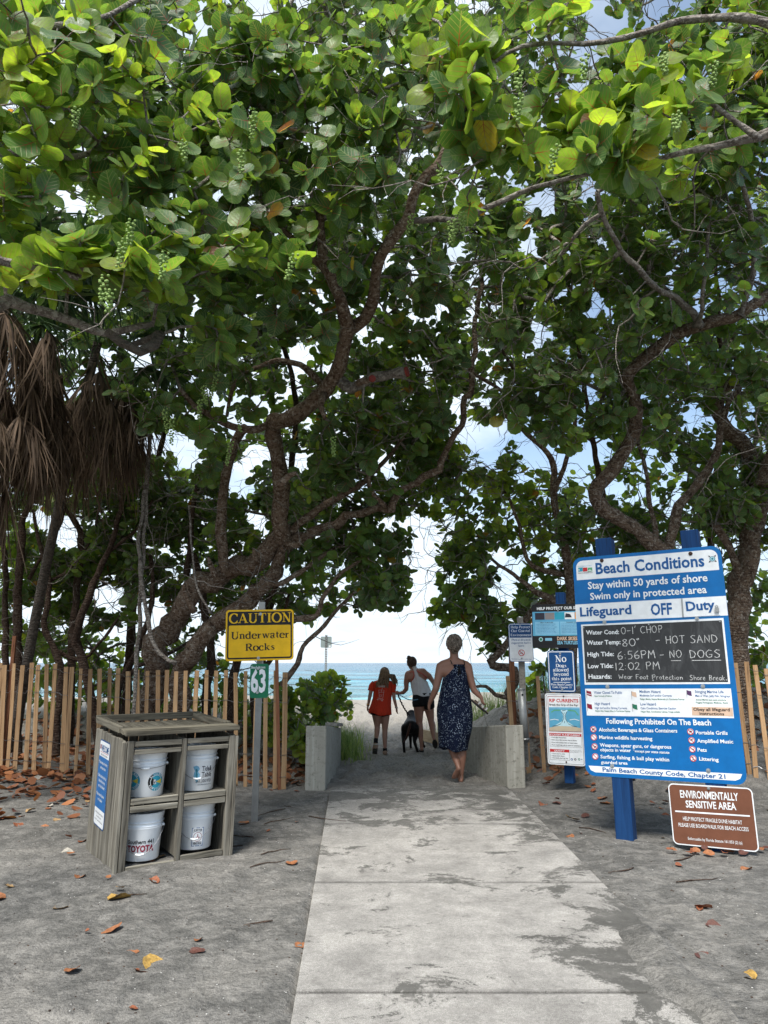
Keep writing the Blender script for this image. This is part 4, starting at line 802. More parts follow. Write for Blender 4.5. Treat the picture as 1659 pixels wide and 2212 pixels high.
# ------------------------------------------------------------------ picket (sand) fences
def picket(name_len, w=.054, th=.010, point=0.):
    mb = MB(); L = name_len; n = 5; v = []; bow = random.uniform(-.006, .006)
    for i in range(n + 1):
        t = i / n; z = t * L; o = bow * math.sin(math.pi * t); ww = w / 2 * (1 if not point or t < .999 else .3)
        v += [(-ww + o, -th / 2, z), (ww + o, -th / 2, z), (ww + o, th / 2, z), (-ww + o, th / 2, z)]
    f = [(0, 3, 2, 1), tuple(4 * n + k for k in range(4))]
    for i in range(n): f += [(4 * i + k, 4 * i + (k + 1) % 4, 4 * i + 4 + (k + 1) % 4, 4 * i + 4 + k) for k in range(4)]
    mb.add(v, f); return mb.mesh('slat', M['slat'])
PM = [picket(1.0 + 0 * k, random.uniform(.046, .053)) for k in range(8)]
def fence(label, posts, tops, y_of, zb_of, H, lean=.0):
    root = empty('picket_fence', (0, 0, 0), label=label, cat='picket fence'); pts = []
    for k, (u, dl) in enumerate(posts):
        y = y_of(u); p = at(u, tops(u), y); x = float(p[0]); z0 = zb_of(x, y)
        o = link('slat', PM[k % 8], root); h = H + random.uniform(-.025, .02); o.location = (x + math.sin(lean + dl) * h, y + random.uniform(-.012, .012), z0 - .02); o.scale = (random.uniform(.9, 1.15), 1, h)
        o.rotation_euler = (random.uniform(-.02, .02), -(lean + dl), random.uniform(-.12, .12)); pts.append((x, y, z0, lean + dl, h))
    pts.sort()
    for fr in (.93, .72, .27, .09):
        P_ = []
        for k, (x, y, z0, l_, h) in enumerate(pts):
            xx = x + math.sin(l_) * h * (1 - fr); P_.append((xx - .03, y - .009, z0 + h * fr + random.uniform(-.006, .006))); P_.append((xx + .03, y - .009, z0 + h * fr + random.uniform(-.006, .006)))
            if k < len(pts) - 1:
                nx_ = pts[k + 1]; P_.append(((xx + nx_[0] + math.sin(nx_[3]) * nx_[4] * (1 - fr)) / 2, (y + nx_[1]) / 2, (z0 + nx_[2]) / 2 + h * fr - .006))
        mb = MB(); mb.tube(P_, .0032, 4); mb.build('wire', M['wire'], root)
    return root
zl = [-4, 6, 25, 65, 103, 135, 167, 205, 240, 285, 317, 353, 395, 435, 475, 512, 555, 597, 638, 685, 725, 765, 806, 850, 893, 935, 978, 1020, 1062, 1112, 1150, 1190, 1232]
def zfl(x, y): return float(ground_base(np.array([x]), np.array([y]))[0])
yl = lambda u: 9.35 + (8.62 - 9.35) * max(0., min(1., u / 620.)) ** 1.3
f1 = fence('long lath picket fence with wire, left of the path behind the bucket stand', [(z * .5, random.uniform(-.028, .028) - (.025 if z > 800 else 0)) for z in zl], lambda u: 1424 + 18 * (u / 620), yl, zfl, 1.32, lean=.045)
for (u, v, y, w) in ((36, 1374, 9.42, .045), (612, 1405, 8.66, .04)):
    p = at(u, v, y); z0 = zfl(float(p[0]), y); mb = MB(); mb.box((0, 0, (p[2] - z0) / 2 - .1), (w, w, p[2] - z0 + .2)); o = mb.build('stake', M['stake'], f1, bevel=.003); o.location = (float(p[0]), y, z0); o.rotation_euler = (0, R(-.8 - (2.2 if u > 500 else 0)), .1)
yr = lambda u: 9.75 - 1.75 * max(0., (u - 1100) / 560.)
pr = [(1095, 0), (1127, 0), (1158, 0), (1190, 0), (1222, 0), (1255, 0), (1290, 0), (1325, 0), (1362, 0), (1400, 0), (1440, 0), (1480, 0), (1520, 0), (1552, 0), (1584, .01), (1607, -.02), (1628, .0), (1650, .03), (1676, 0), (1700, 0), (1726, 0)]
f2 = fence('short run of lath picket fence with wire, behind the signs on the right', [(u, d + random.uniform(-.015, .015)) for u, d in pr], lambda u: 1395, yr, zfl, 1.24, lean=.02)
for (u, v, y) in ((1104, 1400, 9.85), (1566, 1376, 8.35)):
    p = at(u, v, y); z0 = zfl(float(p[0]), y); mb = MB(); mb.box((0, 0, (p[2] - z0) / 2 - .1), (.07, .04, p[2] - z0 + .2)); o = mb.build('stake', M['stake'], f2, bevel=.003); o.location = (float(p[0]), y, z0)

# ------------------------------------------------------------------ lettering
def sans_mesh(s, bold=.0):
    c = bpy.data.curves.new('lettering', 'FONT'); c.body = s; c.size = 1; c.resolution_u = 2; c.offset = bold; o = bpy.data.objects.new('t', c)
    me = bpy.data.meshes.new_from_object(o); bpy.data.objects.remove(o); bpy.data.curves.remove(c)
    n = len(me.vertices); V = np.zeros(n * 3); me.vertices.foreach_get('co', V); V = V.reshape(-1, 3)[:, :2]
    F = [tuple(p.vertices) for p in me.polygons]; bpy.data.meshes.remove(me); return V, F
_V, _ = sans_mesh('H', 0); CAPH = float(_V[:, 1].max()) if len(_V) else .7
def arc(cx, cz, rx, rz, a0, a1, T=.17, t=.07, n=14):
    P_ = []
    for i in range(n + 1):
        a = math.radians(a0 + (a1 - a0) * i / n); P_.append((cx + rx * math.cos(a), cz + rz * math.sin(a), T * abs(math.cos(a)) + t * abs(math.sin(a)) * (1 if abs(math.cos(a)) < .9 else .4)))
    return P_
def serif_glyph(ch):
    """strokes of a bold book letter: lists of (x, z, width); cap height 1, x height .66"""
    T, t, X = .17, .065, .66
    def V(x, a, b, w=T): return [(x, a, w), (x, b, w)]
    def Sf(x, z, w=.34): return [(x - w / 2, z, .055), (x + w / 2, z, .055)]
    def D(x0, z0, x1, z1, w): return [(x0, z0, w), (x1, z1, w)]
    b, u = .03, .97; xb, xu = .03, X - .03
    G = {
        'A': (.86, [D(.12, .02, .42, .98, t), D(.40, .98, .72, .02, T), [(.24, .32, t), (.6, .32, t)], Sf(.11, b, .26), Sf(.73, b, .34)]),
        'B': (.74, [V(.2, 0, 1), arc(.42, .75, .24, .25, -90, 90), arc(.42, .27, .29, .27, -90, 90), [(.1, b, .06), (.44, b, .06)], [(.1, u, .06), (.44, u, .06)], [(.2, .52, .05), (.45, .52, .05)]]),
        'C': (.78, [arc(.45, .5, .38, .5, 42, 318), [(.72, .98, .05), (.72, .68, .06)], [(.72, .3, .03), (.74, .18, .06)]]),
        'D': (.82, [V(.2, 0, 1), arc(.38, .5, .38, .47, -90, 90), [(.08, b, .06), (.4, b, .06)], [(.08, u, .06), (.4, u, .06)]]),
        'E': (.72, [V(.2, 0, 1), [(.08, b, .06), (.64, b, .06)], [(.08, u, .06), (.62, u, .06)], [(.2, .5, .06), (.5, .5, .06)], [(.64, 0, .05), (.64, .26, .05)], [(.61, 1, .05), (.61, .76, .05)], [(.5, .38, .05), (.5, .62, .05)]]),
        'H': (.88, [V(.2, 0, 1), V(.68, 0, 1), [(.2, .5, t), (.68, .5, t)], Sf(.2, b), Sf(.2, u), Sf(.68, b), Sf(.68, u)]),
        'I': (.44, [V(.22, 0, 1, .18), Sf(.22, b, .38), Sf(.22, u, .38)]),
        'N': (.90, [V(.19, 0, 1, t), D(.16, .98, .70, .0, T), V(.71, 0, 1, t), Sf(.18, b, .3), Sf(.13, u, .26), Sf(.71, u, .3)]),
        'O': (.86, [arc(.43, .5, .38, .5, 0, 360, n=26)]), 'T': (.76, [V(.38, 0, 1), [(.05, u, .07), (.71, u, .07)], Sf(.38, b, .36), [(.06, 1, .05), (.06, .74, .04)], [(.70, 1, .05), (.70, .74, .04)]]),
        'P': (.72, [V(.2, 0, 1), arc(.4, .73, .27, .26, -90, 90), Sf(.2, b), [(.08, u, .06), (.42, u, .06)], [(.2, .48, .05), (.42, .48, .05)]]),
        'R': (.84, [V(.2, 0, 1), arc(.4, .74, .25, .25, -90, 90), Sf(.2, b), [(.08, u, .06), (.42, u, .06)], [(.2, .5, .05), (.42, .5, .05)], D(.42, .5, .70, .03, T), Sf(.76, b, .2)]),
        'U': (.86, [V(.19, .34, 1), arc(.43, .34, .27, .34, 180, 360, .15), V(.70, .34, 1, t), Sf(.19, u), Sf(.70, u, .28)]),
        'a': (.56, [V(.38, .1, .46, .15), arc(.25, .44, .2, .22, 10, 165, .13), arc(.24, .17, .17, .17, 60, 300, .14), [(.38, .12, .1), (.46, .03, .07), (.54, .06, .05)]]),
        'b': (.62, [V(.14, .04, .98, .15), arc(.32, .33, .24, .33, -140, 140, .15)]), 'c': (.52, [arc(.29, .33, .24, .33, 45, 318, .15), [(.42, .52, .13), (.44, .46, .13)]]),
        'd': (.64, [V(.47, 0, .98, .15), arc(.29, .33, .24, .33, 40, 320, .15), Sf(.4, u, .2), Sf(.54, b, .2)]), 'e': (.55, [arc(.29, .33, .24, .33, 5, 320, .15), [(.1, .38, .055), (.5, .38, .055)]]),
        'g': (.58, [arc(.26, .42, .19, .24, 0, 360, .13, n=18), arc(.27, -.08, .23, .17, 0, 360, .1, n=18), [(.16, .22, .07), (.13, .12, .09), (.34, .09, .1)], [(.4, .6, .06), (.54, .64, .07)]]),
        'h': (.66, [V(.16, 0, .98, .15), arc(.33, .42, .16, .24, 0, 120, .14), V(.49, 0, .44, .15), Sf(.16, b, .28), Sf(.5, b, .26), Sf(.1, u, .18)]),
        'i': (.34, [V(.17, 0, X, .15), Sf(.17, b, .3), Sf(.11, xu, .18), [(.17, .8, .15), (.17, .95, .15)]]), 'k': (.66, [V(.16, 0, .98, .15), D(.24, .28, .48, .62, .06), D(.3, .38, .52, .03, .15), Sf(.16, b, .28), Sf(.1, u, .18), Sf(.5, xu, .24), Sf(.54, b, .24)]),
        'l': (.34, [V(.17, 0, .98, .15), Sf(.17, b, .3), Sf(.11, u, .18)]), 'm': (.96, [V(.16, 0, X, .15), arc(.32, .42, .15, .24, 0, 120, .14), V(.48, 0, .44, .15), arc(.64, .42, .15, .24, 0, 120, .14), V(.8, 0, .44, .15), Sf(.16, b, .26), Sf(.48, b, .24), Sf(.8, b, .26), Sf(.1, xu, .18)]),
        'n': (.66, [V(.16, 0, X, .15), arc(.33, .42, .16, .24, 0, 120, .14), V(.49, 0, .44, .15), Sf(.16, b, .28), Sf(.5, b, .26), Sf(.1, xu, .18)]), 'o': (.60, [arc(.3, .33, .25, .33, 0, 360, .15, n=20)]),
        'p': (.64, [V(.16, -.26, X, .15), arc(.34, .33, .23, .33, -140, 140, .15), Sf(.17, -.24, .3), Sf(.1, xu, .18)]), 'r': (.52, [V(.16, 0, X, .15), [(.22, .46, .08), (.34, .6, .1), (.43, .56, .16)], Sf(.17, b, .3), Sf(.1, xu, .18)]),
        's': (.50, [[(.42, .52, .06), (.34, .62, .07), (.2, .61, .1), (.13, .5, .14), (.24, .38, .15), (.37, .27, .15), (.4, .15, .13), (.28, .04, .08), (.14, .05, .07), (.09, .18, .06)]]), 't': (.42, [V(.18, .12, .86, .14), [(.03, xu, .055), (.36, xu, .055)], [(.18, .14, .12), (.24, .05, .09), (.36, .09, .05)]]),
        'u': (.66, [V(.16, .2, X, .15), arc(.33, .22, .17, .2, 180, 330, .12), V(.48, 0, X, .15), Sf(.1, xu, .2), Sf(.43, xu, .2), Sf(.56, b, .2)]), 'v': (.62, [D(.14, .64, .33, .02, .14), D(.31, .02, .5, .64, .06), Sf(.13, xu, .26), Sf(.5, xu, .2)]),
        'w': (.86, [D(.12, .64, .28, .02, .14), D(.27, .02, .42, .62, .06), D(.40, .62, .58, .02, .14), D(.56, .02, .74, .64, .06), Sf(.12, xu, .24), Sf(.4, xu, .22), Sf(.74, xu, .2)]), 'y': (.62, [D(.14, .64, .33, .06, .14), [(.5, .64, .06), (.34, .06, .06), (.24, -.2, .07), (.1, -.2, .12)], Sf(.13, xu, .26), Sf(.5, xu, .2)]),
        '2': (.6, [[(.1, .74, .12), (.2, .93, .08), (.36, .92, .12), (.44, .74, .15), (.3, .45, .12), (.1, .1, .07)], [(.08, .07, .13), (.52, .07, .13)]]), '1': (.46, [V(.24, 0, 1, .15), Sf(.24, b, .32), D(.1, .82, .24, .97, .07)]), ',': (.26, [[(.12, .08, .13), (.08, -.14, .04)]]), '.': (.26, [[(.12, .0, .13), (.12, .13, .13)]]), ' ': (.30, [])}
    return G.get(ch, G['o'])
def ribbon(P_):
    n = len(P_); L = []; R_ = []
    for i in range(n):
        a = P_[max(i - 1, 0)]; b = P_[min(i + 1, n - 1)]; dx, dz = b[0] - a[0], b[1] - a[1]; d = math.hypot(dx, dz) or 1
        nx_, nz_ = -dz / d, dx / d; w = P_[i][2] / 2; L.append((P_[i][0] + nx_ * w, P_[i][1] + nz_ * w)); R_.append((P_[i][0] - nx_ * w, P_[i][1] - nz_ * w))
    return L + R_, [(n + i, n + i + 1, i + 1, i) for i in range(n - 1)]
HAND = {'0': (.7, ['.35,1 .1,.8 .05,.4 .25,.02 .5,.1 .62,.5 .55,.85 .35,1']), '-': (.6, ['.05,.45 .5,.47']), '1': (.3, ['.15,1 .13,0']), "'": (.3, ['.2,1.15 .1,.85']), ':': (.3, ['.12,.62 .15,.56', '.12,.2 .15,.14']), '°': (.3, ['.15,1 .05,.9 .12,.78 .24,.85 .2,.98 .15,1']), ' ': (.45, []),
        'C': (.7, ['.6,.9 .35,1 .1,.75 .05,.35 .25,.02 .6,.12']), 'H': (.7, ['.08,1 .1,0', '.58,1 .56,0', '.08,.5 .58,.52']), 'O': (.75, ['.35,1 .1,.8 .05,.4 .25,.02 .5,.1 .64,.5 .55,.9 .35,1']), 'P': (.65, ['.1,1 .12,0', '.1,.95 .45,1 .55,.75 .4,.5 .12,.48']), 'T': (.65, ['.02,.98 .62,1', '.32,1 .3,0']), 'S': (.65, ['.55,.92 .3,1 .1,.8 .3,.55 .52,.35 .45,.08 .2,0 .04,.12']),
        'A': (.75, ['.05,0 .32,1 .62,0', '.15,.38 .52,.38']), 'N': (.7, ['.08,0 .1,1 .56,.02 .58,1']), 'D': (.7, ['.1,1 .12,0', '.08,1 .45,.85 .6,.5 .45,.12 .12,0']), 'G': (.75, ['.6,.88 .35,1 .1,.7 .06,.35 .25,.03 .55,.1 .6,.42 .36,.42']), '6': (.65, ['.5,1 .2,.75 .08,.35 .2,.03 .48,.08 .55,.35 .35,.5 .12,.35']), '5': (.65, ['.55,1 .18,1 .14,.6 .4,.62 .54,.35 .4,.05 .1,.03']), 'M': (.8, ['.05,0 .14,1 .36,.4 .6,1 .7,0']), '8': (.65, ['.5,.85 .3,1 .12,.82 .3,.55 .52,.3 .4,.03 .12,.08 .1,.35 .35,.6 .5,.85']), '2': (.65, ['.1,.8 .25,1 .5,.88 .45,.55 .08,.05 .2,.12 .58,.04']),
        'W': (.85, ['.05,1 .18,0 .38,.6 .55,0 .75,1']), 'F': (.6, ['.1,1 .12,0', '.1,1 .55,1', '.1,.55 .45,.55']), 'B': (.65, ['.1,1 .12,0', '.1,1 .45,.92 .42,.6 .12,.52 .52,.42 .5,.08 .1,0']), 'e': (.5, ['.08,.35 .42,.38 .3,.62 .1,.5 .08,.15 .3,0 .45,.1']), 'a': (.5, ['.42,.6 .15,.55 .06,.2 .25,0 .4,.25 .42,.6 .46,0']), 'r': (.42, ['.1,.6 .12,0', '.1,.4 .25,.6 .4,.56']), 'o': (.5, ['.25,.6 .06,.35 .2,0 .42,.15 .4,.5 .25,.6']), 't': (.42, ['.2,.95 .2,.05 .35,.02', '.03,.62 .38,.62']), 'c': (.45, ['.4,.55 .15,.55 .06,.2 .25,0 .42,.08']), 'i': (.25, ['.12,.58 .12,0', '.12,.8 .13,.84']), 'n': (.5, ['.08,.6 .1,0', '.1,.4 .28,.6 .42,.4 .42,0']), 'h': (.5, ['.1,1 .1,0', '.1,.4 .28,.58 .42,.4 .42,0']), 'k': (.5, ['.1,1 .1,0', '.4,.6 .1,.3 .42,0'])}
SERIAL = [0]
def text(parent, s, p0, p1, h, m, bold=.0, font='sans', y=-.0022, wid=.07, bend=None, name='lettering'):
    """baseline from p0 to p1 in the sign's own plane, cap height h"""
    if font == 'sans': V, F = sans_mesh(s, bold); V = V / CAPH
    else:
        V, F, x = [], [], 0.
        for ch in s:
            adv, st = serif_glyph(ch) if font == 'serif' else HAND.get(ch, HAND[' '])
            for P_ in st:
                if font == 'hand':
                    q = [tuple(map(float, a.split(','))) for a in P_.split()]; P2 = []
                    for i in range(len(q) - 1):
                        for k in range(3): t = k / 3; P2.append((q[i][0] * (1 - t) + q[i + 1][0] * t, q[i][1] * (1 - t) + q[i + 1][1] * t))
                    P2.append(q[-1]); jit = random.uniform(-.03, .03)
                    P_ = [(a + jit + random.uniform(-.006, .006), b_ + random.uniform(-.008, .008), wid * random.uniform(.8, 1.15)) for a, b_ in P2]
                vv, ff = ribbon(P_); k = len(V); V += [(a + x, b_) for a, b_ in vv]; F += [tuple(i + k for i in f) for f in ff]
            x += adv + .03
        V = np.array(V)
    if not len(V): return None
    xa, xb = V[:, 0].min(), V[:, 0].max(); V = V.copy(); V[:, 0] = (V[:, 0] - xa) / (xb - xa); L = math.hypot(p1[0] - p0[0], p1[1] - p0[1]); ca, sa = (p1[0] - p0[0]) / L, (p1[1] - p0[1]) / L
    X_ = V[:, 0] * L; Z_ = V[:, 1] * h; P2 = np.stack([p0[0] + X_ * ca - Z_ * sa, np.full(len(X_), y), p0[1] + X_ * sa + Z_ * ca], -1)
    if font != 'sans': P2[:, 1] -= np.repeat(np.arange(len(P2) // 2), 2)[:len(P2)] % 7 * .00003
    if bend: P2 = bend(P2)
    me = bpy.data.meshes.new(name); me.from_pydata(P2.tolist(), [], F); me.update(); me.materials.append(m)
    return link(name, me, parent)
def rrect(x0, z0, x1, z1, r, n=5):
    P_ = []
    for cx, cz, a0 in ((x1 - r, z1 - r, 0), (x0 + r, z1 - r, 90), (x0 + r, z0 + r, 180), (x1 - r, z0 + r, 270)):
        for i in range(n + 1): a = math.radians(a0 + 90 * i / n); P_.append((cx + r * math.cos(a), cz + r * math.sin(a)))
    return P_[::-1]
class Sign:
    def __init__(s, name, label, c, yaw, w, h, r, m, roll=0., pit=0., th=.003, parent=None, pname='panel', cat='sign'):
        s.w, s.h, s.r = w, h, r; s.root = empty(name, c, label=label, cat=cat) if parent is None else parent
        yw, ro, pt = R(yaw), R(roll), R(pit)
        X_ = Vector((math.cos(yw), math.sin(yw), 0)); N_ = Vector((math.sin(yw), -math.cos(yw), 0)); Z_ = Vector((0, 0, 1)) * math.cos(pt) + N_ * math.sin(pt)
        A = X_ * math.cos(ro) + Z_ * math.sin(ro); B = -X_ * math.sin(ro) + Z_ * math.cos(ro); Nn = A.cross(B)
        s.M = Matrix((A, -Nn, B)).transposed(); s.M = Matrix([[A[i], -Nn[i] * -1 * -1, B[i]] for i in range(3)])
        # local y points away from the viewer
        Yv = B.cross(A); s.M = Matrix([[A[i], Yv[i], B[i]] for i in range(3)]); s.c = Vector(c); s.hold = s.root
        if parent is None: s.root.rotation_euler = s.M.to_euler()
        s.k = 0; s.shape(rrect(-w / 2, -h / 2, w / 2, h / 2, r), m, 0, th, pname)
    def shape(s, poly, m, y0, th=.0006, name='print'):
        a = sum(poly[i][0] * poly[(i + 1) % len(poly)][1] - poly[(i + 1) % len(poly)][0] * poly[i][1] for i in range(len(poly)))
        if a > 0: poly = poly[::-1]
        mb = MB(); mb.prism(poly, y0 + th if y0 >= 0 else y0 + .0004, y0 if y0 >= 0 else y0); return mb.build(name, m, s.hold)
    def loc(s, uv):
        r_ = Vector(ray(*uv)); o = Vector((0, 0, EYE)); n = s.M.col[1]; t = (s.c - o).dot(n) / r_.dot(n); q = o + r_ * t - s.c; return (q.dot(s.M.col[0]), q.dot(s.M.col[2]))
    def quad(s, zf, pts, m, y=-.0010, name='print'): return s.shape([s.loc(zf(*p)) for p in pts], m, y, name=name)
    def t(s, zf, txt, x0, y0, x1, y1, hp, m, bold=.0, font='sans', y=-.0024, wid=.09):
        a, b, c = s.loc(zf(x0, y0)), s.loc(zf(x1, y1)), s.loc(zf(x0, y0 - hp)); return text(s.hold, txt, a, b, math.hypot(a[0] - c[0], a[1] - c[1]), m, bold, font, y, wid)
    def disc(s, c, r_, m, y, name='print', n=20, sx=1.): return s.shape([(c[0] + r_ * sx * math.cos(2 * math.pi * i / n), c[1] + r_ * math.sin(2 * math.pi * i / n)) for i in range(n)], m, y, name=name)
    def bolt(s, c, m=None, r_=.011):
        mb = MB(); mb.tube([(c[0], .0, c[1]), (c[0], -.006, c[1])], r_ * 1.5, 12); mb.tube([(c[0], -.004, c[1]), (c[0], -.014, c[1])], [r_, r_ * .7], 6); mb.build('bolt', m or M['aluminium'], s.hold, False)
    def ban(s, c, r_, icon=None):
        s.disc(c, r_, M['sign_white'], -.0014, 'symbol'); ring = [(c[0] + r_ * .86 * math.cos(a * .3142), c[1] + r_ * .86 * math.sin(a * .3142), r_ * .2) for a in range(21)]
        P2, F = [], []
        for st in [ring, [(c[0] - r_ * .6, c[1] + r_ * .6, r_ * .18), (c[0] + r_ * .6, c[1] - r_ * .6, r_ * .18)]]:
            v, f = ribbon(st); k = len(P2); P2 += v; F += [tuple(i + k for i in q) for q in f]
        me = bpy.data.meshes.new('symbol'); me.from_pydata([(a, -.0034 - (i > 42) * .0002, b_) for i, (a, b_) in enumerate(P2)], [], F); me.update(); me.materials.append(M['sign_red']); link('symbol', me, s.hold)
        for st in icon or []:
            v, f = ribbon([(c[0] + a * r_, c[1] + b_ * r_, w * r_) for a, b_, w in st]); me = bpy.data.meshes.new('symbol'); me.from_pydata([(a, -.0026, b_) for a, b_ in v], [], f); me.update(); me.materials.append(M['dark_ink']); link('symbol', me, s.hold)
def post_local(s, x, w, d, z0, z1, m, name='post', y=None):
    mb = MB(); mb.box((x, (y if y is not None else .004) + d / 2, (z0 + z1) / 2), (w, d, z1 - z0)); return mb.build(name, m, s.hold, bevel=.008)
k_ = .54
zA = lambda x, y: ((2280 + x / 2.476) * k_, (2150 + y / 2.476) * k_)
z1 = lambda x, y: ((2250 + x * .4955) * k_, (2100 + y * .4955) * k_)
z2 = lambda x, y: ((2250 + x * .4955) * k_, (2700 + y * .4955) * k_)
z3 = lambda x, y: ((1950 + x / 2.328) * k_, (2300 + y / 2.328) * k_)
z4 = lambda x, y: ((300 + x / 2.37) * k_, (2750 + y / 2.37) * k_)
z5 = lambda x, y: ((850 + x / 2.2127) * k_, (2350 + y / 2.2127) * k_)
z6 = lambda x, y: ((2100 + x / 4.74) * k_, (2650 + y / 4.74) * k_)
W_, B_, IB = M['sign_white'], M['sign_blue'], M['ink_blue']

# --- beach conditions board
S = Sign('information_board', 'tall blue and white beach conditions board with a chalkboard panel, on two blue timber posts', (2.225, 6.017, 1.409), -30.6, 1.22, 1.851, .075, B_, .9, -2.0, .008)
h, w = 1.851, 1.22; zb = S.loc(zA(60, 425))[1]
o_ = rrect(-w / 2 + .028, zb, w / 2 - .028, h / 2 - .03, .06); o_ = [(x, z) if z > h / 2 - .12 else (x, max(z, zb)) for x, z in o_]
o_ = [p for p in o_ if p[1] > h / 2 - .12] + [(-w / 2 + .028, zb + .0), (w / 2 - .028, zb)]
o_ = sorted([p for p in o_], key=lambda p: math.atan2(p[1] - (h / 2 - .1), p[0])); S.shape(o_, W_, -.0010)
S.quad(zA, [(53, 665), (1545, 578), (1565, 772), (62, 836)], W_)
ft = S.quad(zA, [(1112, 604), (1478, 585), (1490, 770), (1125, 790)], W_, -.0045, 'flap'); S.quad(zA, [(1100, 605), (1116, 604), (1130, 790), (1114, 791)], M['dullmetal'], -.0055, 'hinge')
S.quad(z1, [(150, 805), (1300, 750), (1355, 1283), (180, 1290)], W_, -.0010, 'frame'); S.quad(z1, [(165, 817), (1286, 769), (1338, 1268), (190, 1271)], M['chalkboard'], -.0022, 'chalkboard')
S.quad(z1, [(183, 1322), (1360, 1320), (1385, 1560), (197, 1538)], W_)
zc_ = S.loc(z2(210, 732))[1]; bt = [(-w / 2 + .028, zc_), (w / 2 - .028, zc_), (w / 2 - .028, -h / 2 + .08), (w / 2 - .045, -h / 2 + .045), (w / 2 - .08, -h / 2 + .03), (-w / 2 + .08, -h / 2 + .03), (-w / 2 + .045, -h / 2 + .045), (-w / 2 + .028, -h / 2 + .08)]; S.shape(bt, W_, -.0010)
for a in [('Beach Conditions', 258, 362, 1335, 283, 105, IB, .026), ('Stay within 50 yards of shore', 180, 512, 1365, 432, 68, W_, .02), ('Swim only in protected area', 203, 618, 1357, 548, 66, W_, .02), ('Lifeguard', 102, 782, 612, 757, 86, IB, .026)]: S.t(zA, *a)
S.t(zA, 'OFF', 805, 768, 1015, 760, 108, IB, .026, y=-.003); S.t(zA, 'Duty', 1155, 728, 1440, 708, 88, IB, .026, y=-.0068)
mb = MB(); q = S.loc(zA(1458, 720)); mb.box((q[0], -.016, q[1]), (.030, .016, .030)); mb.tube([(q[0] - .009, -.016, q[1] + .014), (q[0] - .009, -.016, q[1] + .032), (q[0], -.016, q[1] + .038), (q[0] + .009, -.016, q[1] + .032), (q[0] + .009, -.016, q[1] + .014)], .003, 6); mb.build('padlock', M['dullmetal'], S.hold)
for a in [('Water Cond:', 192, 885, 458, 880, 33), ('Water Temp:', 198, 968, 470, 962, 34), ('High Tide:', 203, 1062, 418, 1058, 34), ('Low Tide:', 207, 1157, 412, 1153, 34), ('Hazards:', 212, 1240, 398, 1240, 34)]: S.t(z1, *a, W_, .02, y=-.0036)
for a in [("0-1' CHOP", 475, 883, 810, 868, 56), ('80°', 487, 983, 625, 975, 60), ('- HOT SAND', 755, 960, 1255, 948, 60), ('6:56PM', 447, 1088, 752, 1075, 64), ('- NO', 790, 1078, 968, 1070, 60), ('DOGS', 1030, 1074, 1275, 1070, 62), ('12:02 PM', 433, 1174, 788, 1165, 60)]: S.t(z1, *a, M['chalk'], font='hand', y=-.0036, wid=.075)
S.t(z1, 'Wear Foot Protection', 455, 1242, 972, 1250, 36, M['chalk'], font='hand', y=-.0036, wid=.085); S.t(z1, 'Shore Break', 1028, 1252, 1312, 1255, 40, M['chalk'], font='hand', y=-.0036, wid=.085)
S.quad(z1, [(877, 1093), (956, 1092), (956, 1097), (877, 1098)], M['chalk'], -.0036, 'lettering'); S.quad(z1, [(1045, 1091), (1281, 1089), (1281, 1094), (1045, 1097)], M['chalk'], -.0036, 'lettering')
IG = M['ink_green']
for a in [('Water Closed To Public', 255, 152, 482, 152, 21, IB), ('Agua Cerrada al Publico', 258, 175, 398, 176, 12, IG), ('Medium Hazard', 623, 144, 792, 146, 21, IB), ('Moderate Surf and/or Currents', 625, 173, 883, 175, 16, IB), ('Peligro Medio, Resaca Moderada y/o Corrientes Fuertes', 628, 201, 985, 203, 13, IG),
          ('Stinging Marine Life', 1070, 145, 1302, 147, 21, IB), ("Man o' War, Jelly Fish, Stingrays", 1073, 176, 1355, 180, 17, IB), ('Animal Marino que causa picaduras', 1077, 206, 1322, 208, 13, IG), ('Fragata Portuguesa, Medusas, Rayas', 1078, 229, 1336, 231, 13, IG), ('High Hazard', 262, 243, 384, 243, 21, IB), ('High Surf and/or Strong Currents', 263, 274, 522, 276, 16, IB),
          ('Peligro Alto, Resaca Alta y/o Corrientes Fuertes', 265, 296, 548, 299, 13, IG), ('Low Hazard', 630, 245, 756, 246, 21, IB), ('Calm Conditions, Exercise Caution', 632, 276, 918, 278, 16, IB), ('Peligro Bajo, Condiciones Calmas, Tenga cuidado', 634, 302, 950, 305, 13, IG)]: S.t(z2, *a, .012)
S.quad(z2, [(1043, 256), (1374, 263), (1378, 335), (1047, 326)], M['peach'], -.0020); S.t(z2, 'Obey all lifeguard', 1058, 289, 1352, 293, 24, M['sign_black'], .02, y=-.0032); S.t(z2, 'instructions', 1108, 322, 1307, 326, 23, M['sign_black'], .02, y=-.0032)
for (x, y, m_) in ((195, 125, 'maroon'), (558, 132, 'peach'), (1003, 122, 'purple'), (200, 230, 'maroon'), (565, 233, 'ink_green')):
    S.quad(z2, [(x, y), (x + 18, y + 6), (x + 36, y + 8), (x + 42, y + 48), (x + 22, y + 44), (x + 4, y + 36)], M[m_], -.0021, 'flag_symbol'); S.quad(z2, [(x - 2, y), (x + 1, y), (x + 4, y + 64), (x + 2, y + 64)], M['dark_ink'], -.0027, 'flag_symbol')
S.quad(z2, [(196, 148), (232, 156), (232, 160), (196, 152)], W_, -.0033, 'flag_symbol')
S.t(z2, 'Following Prohibited On The Beach', 355, 392, 1202, 407, 42, W_, .024)
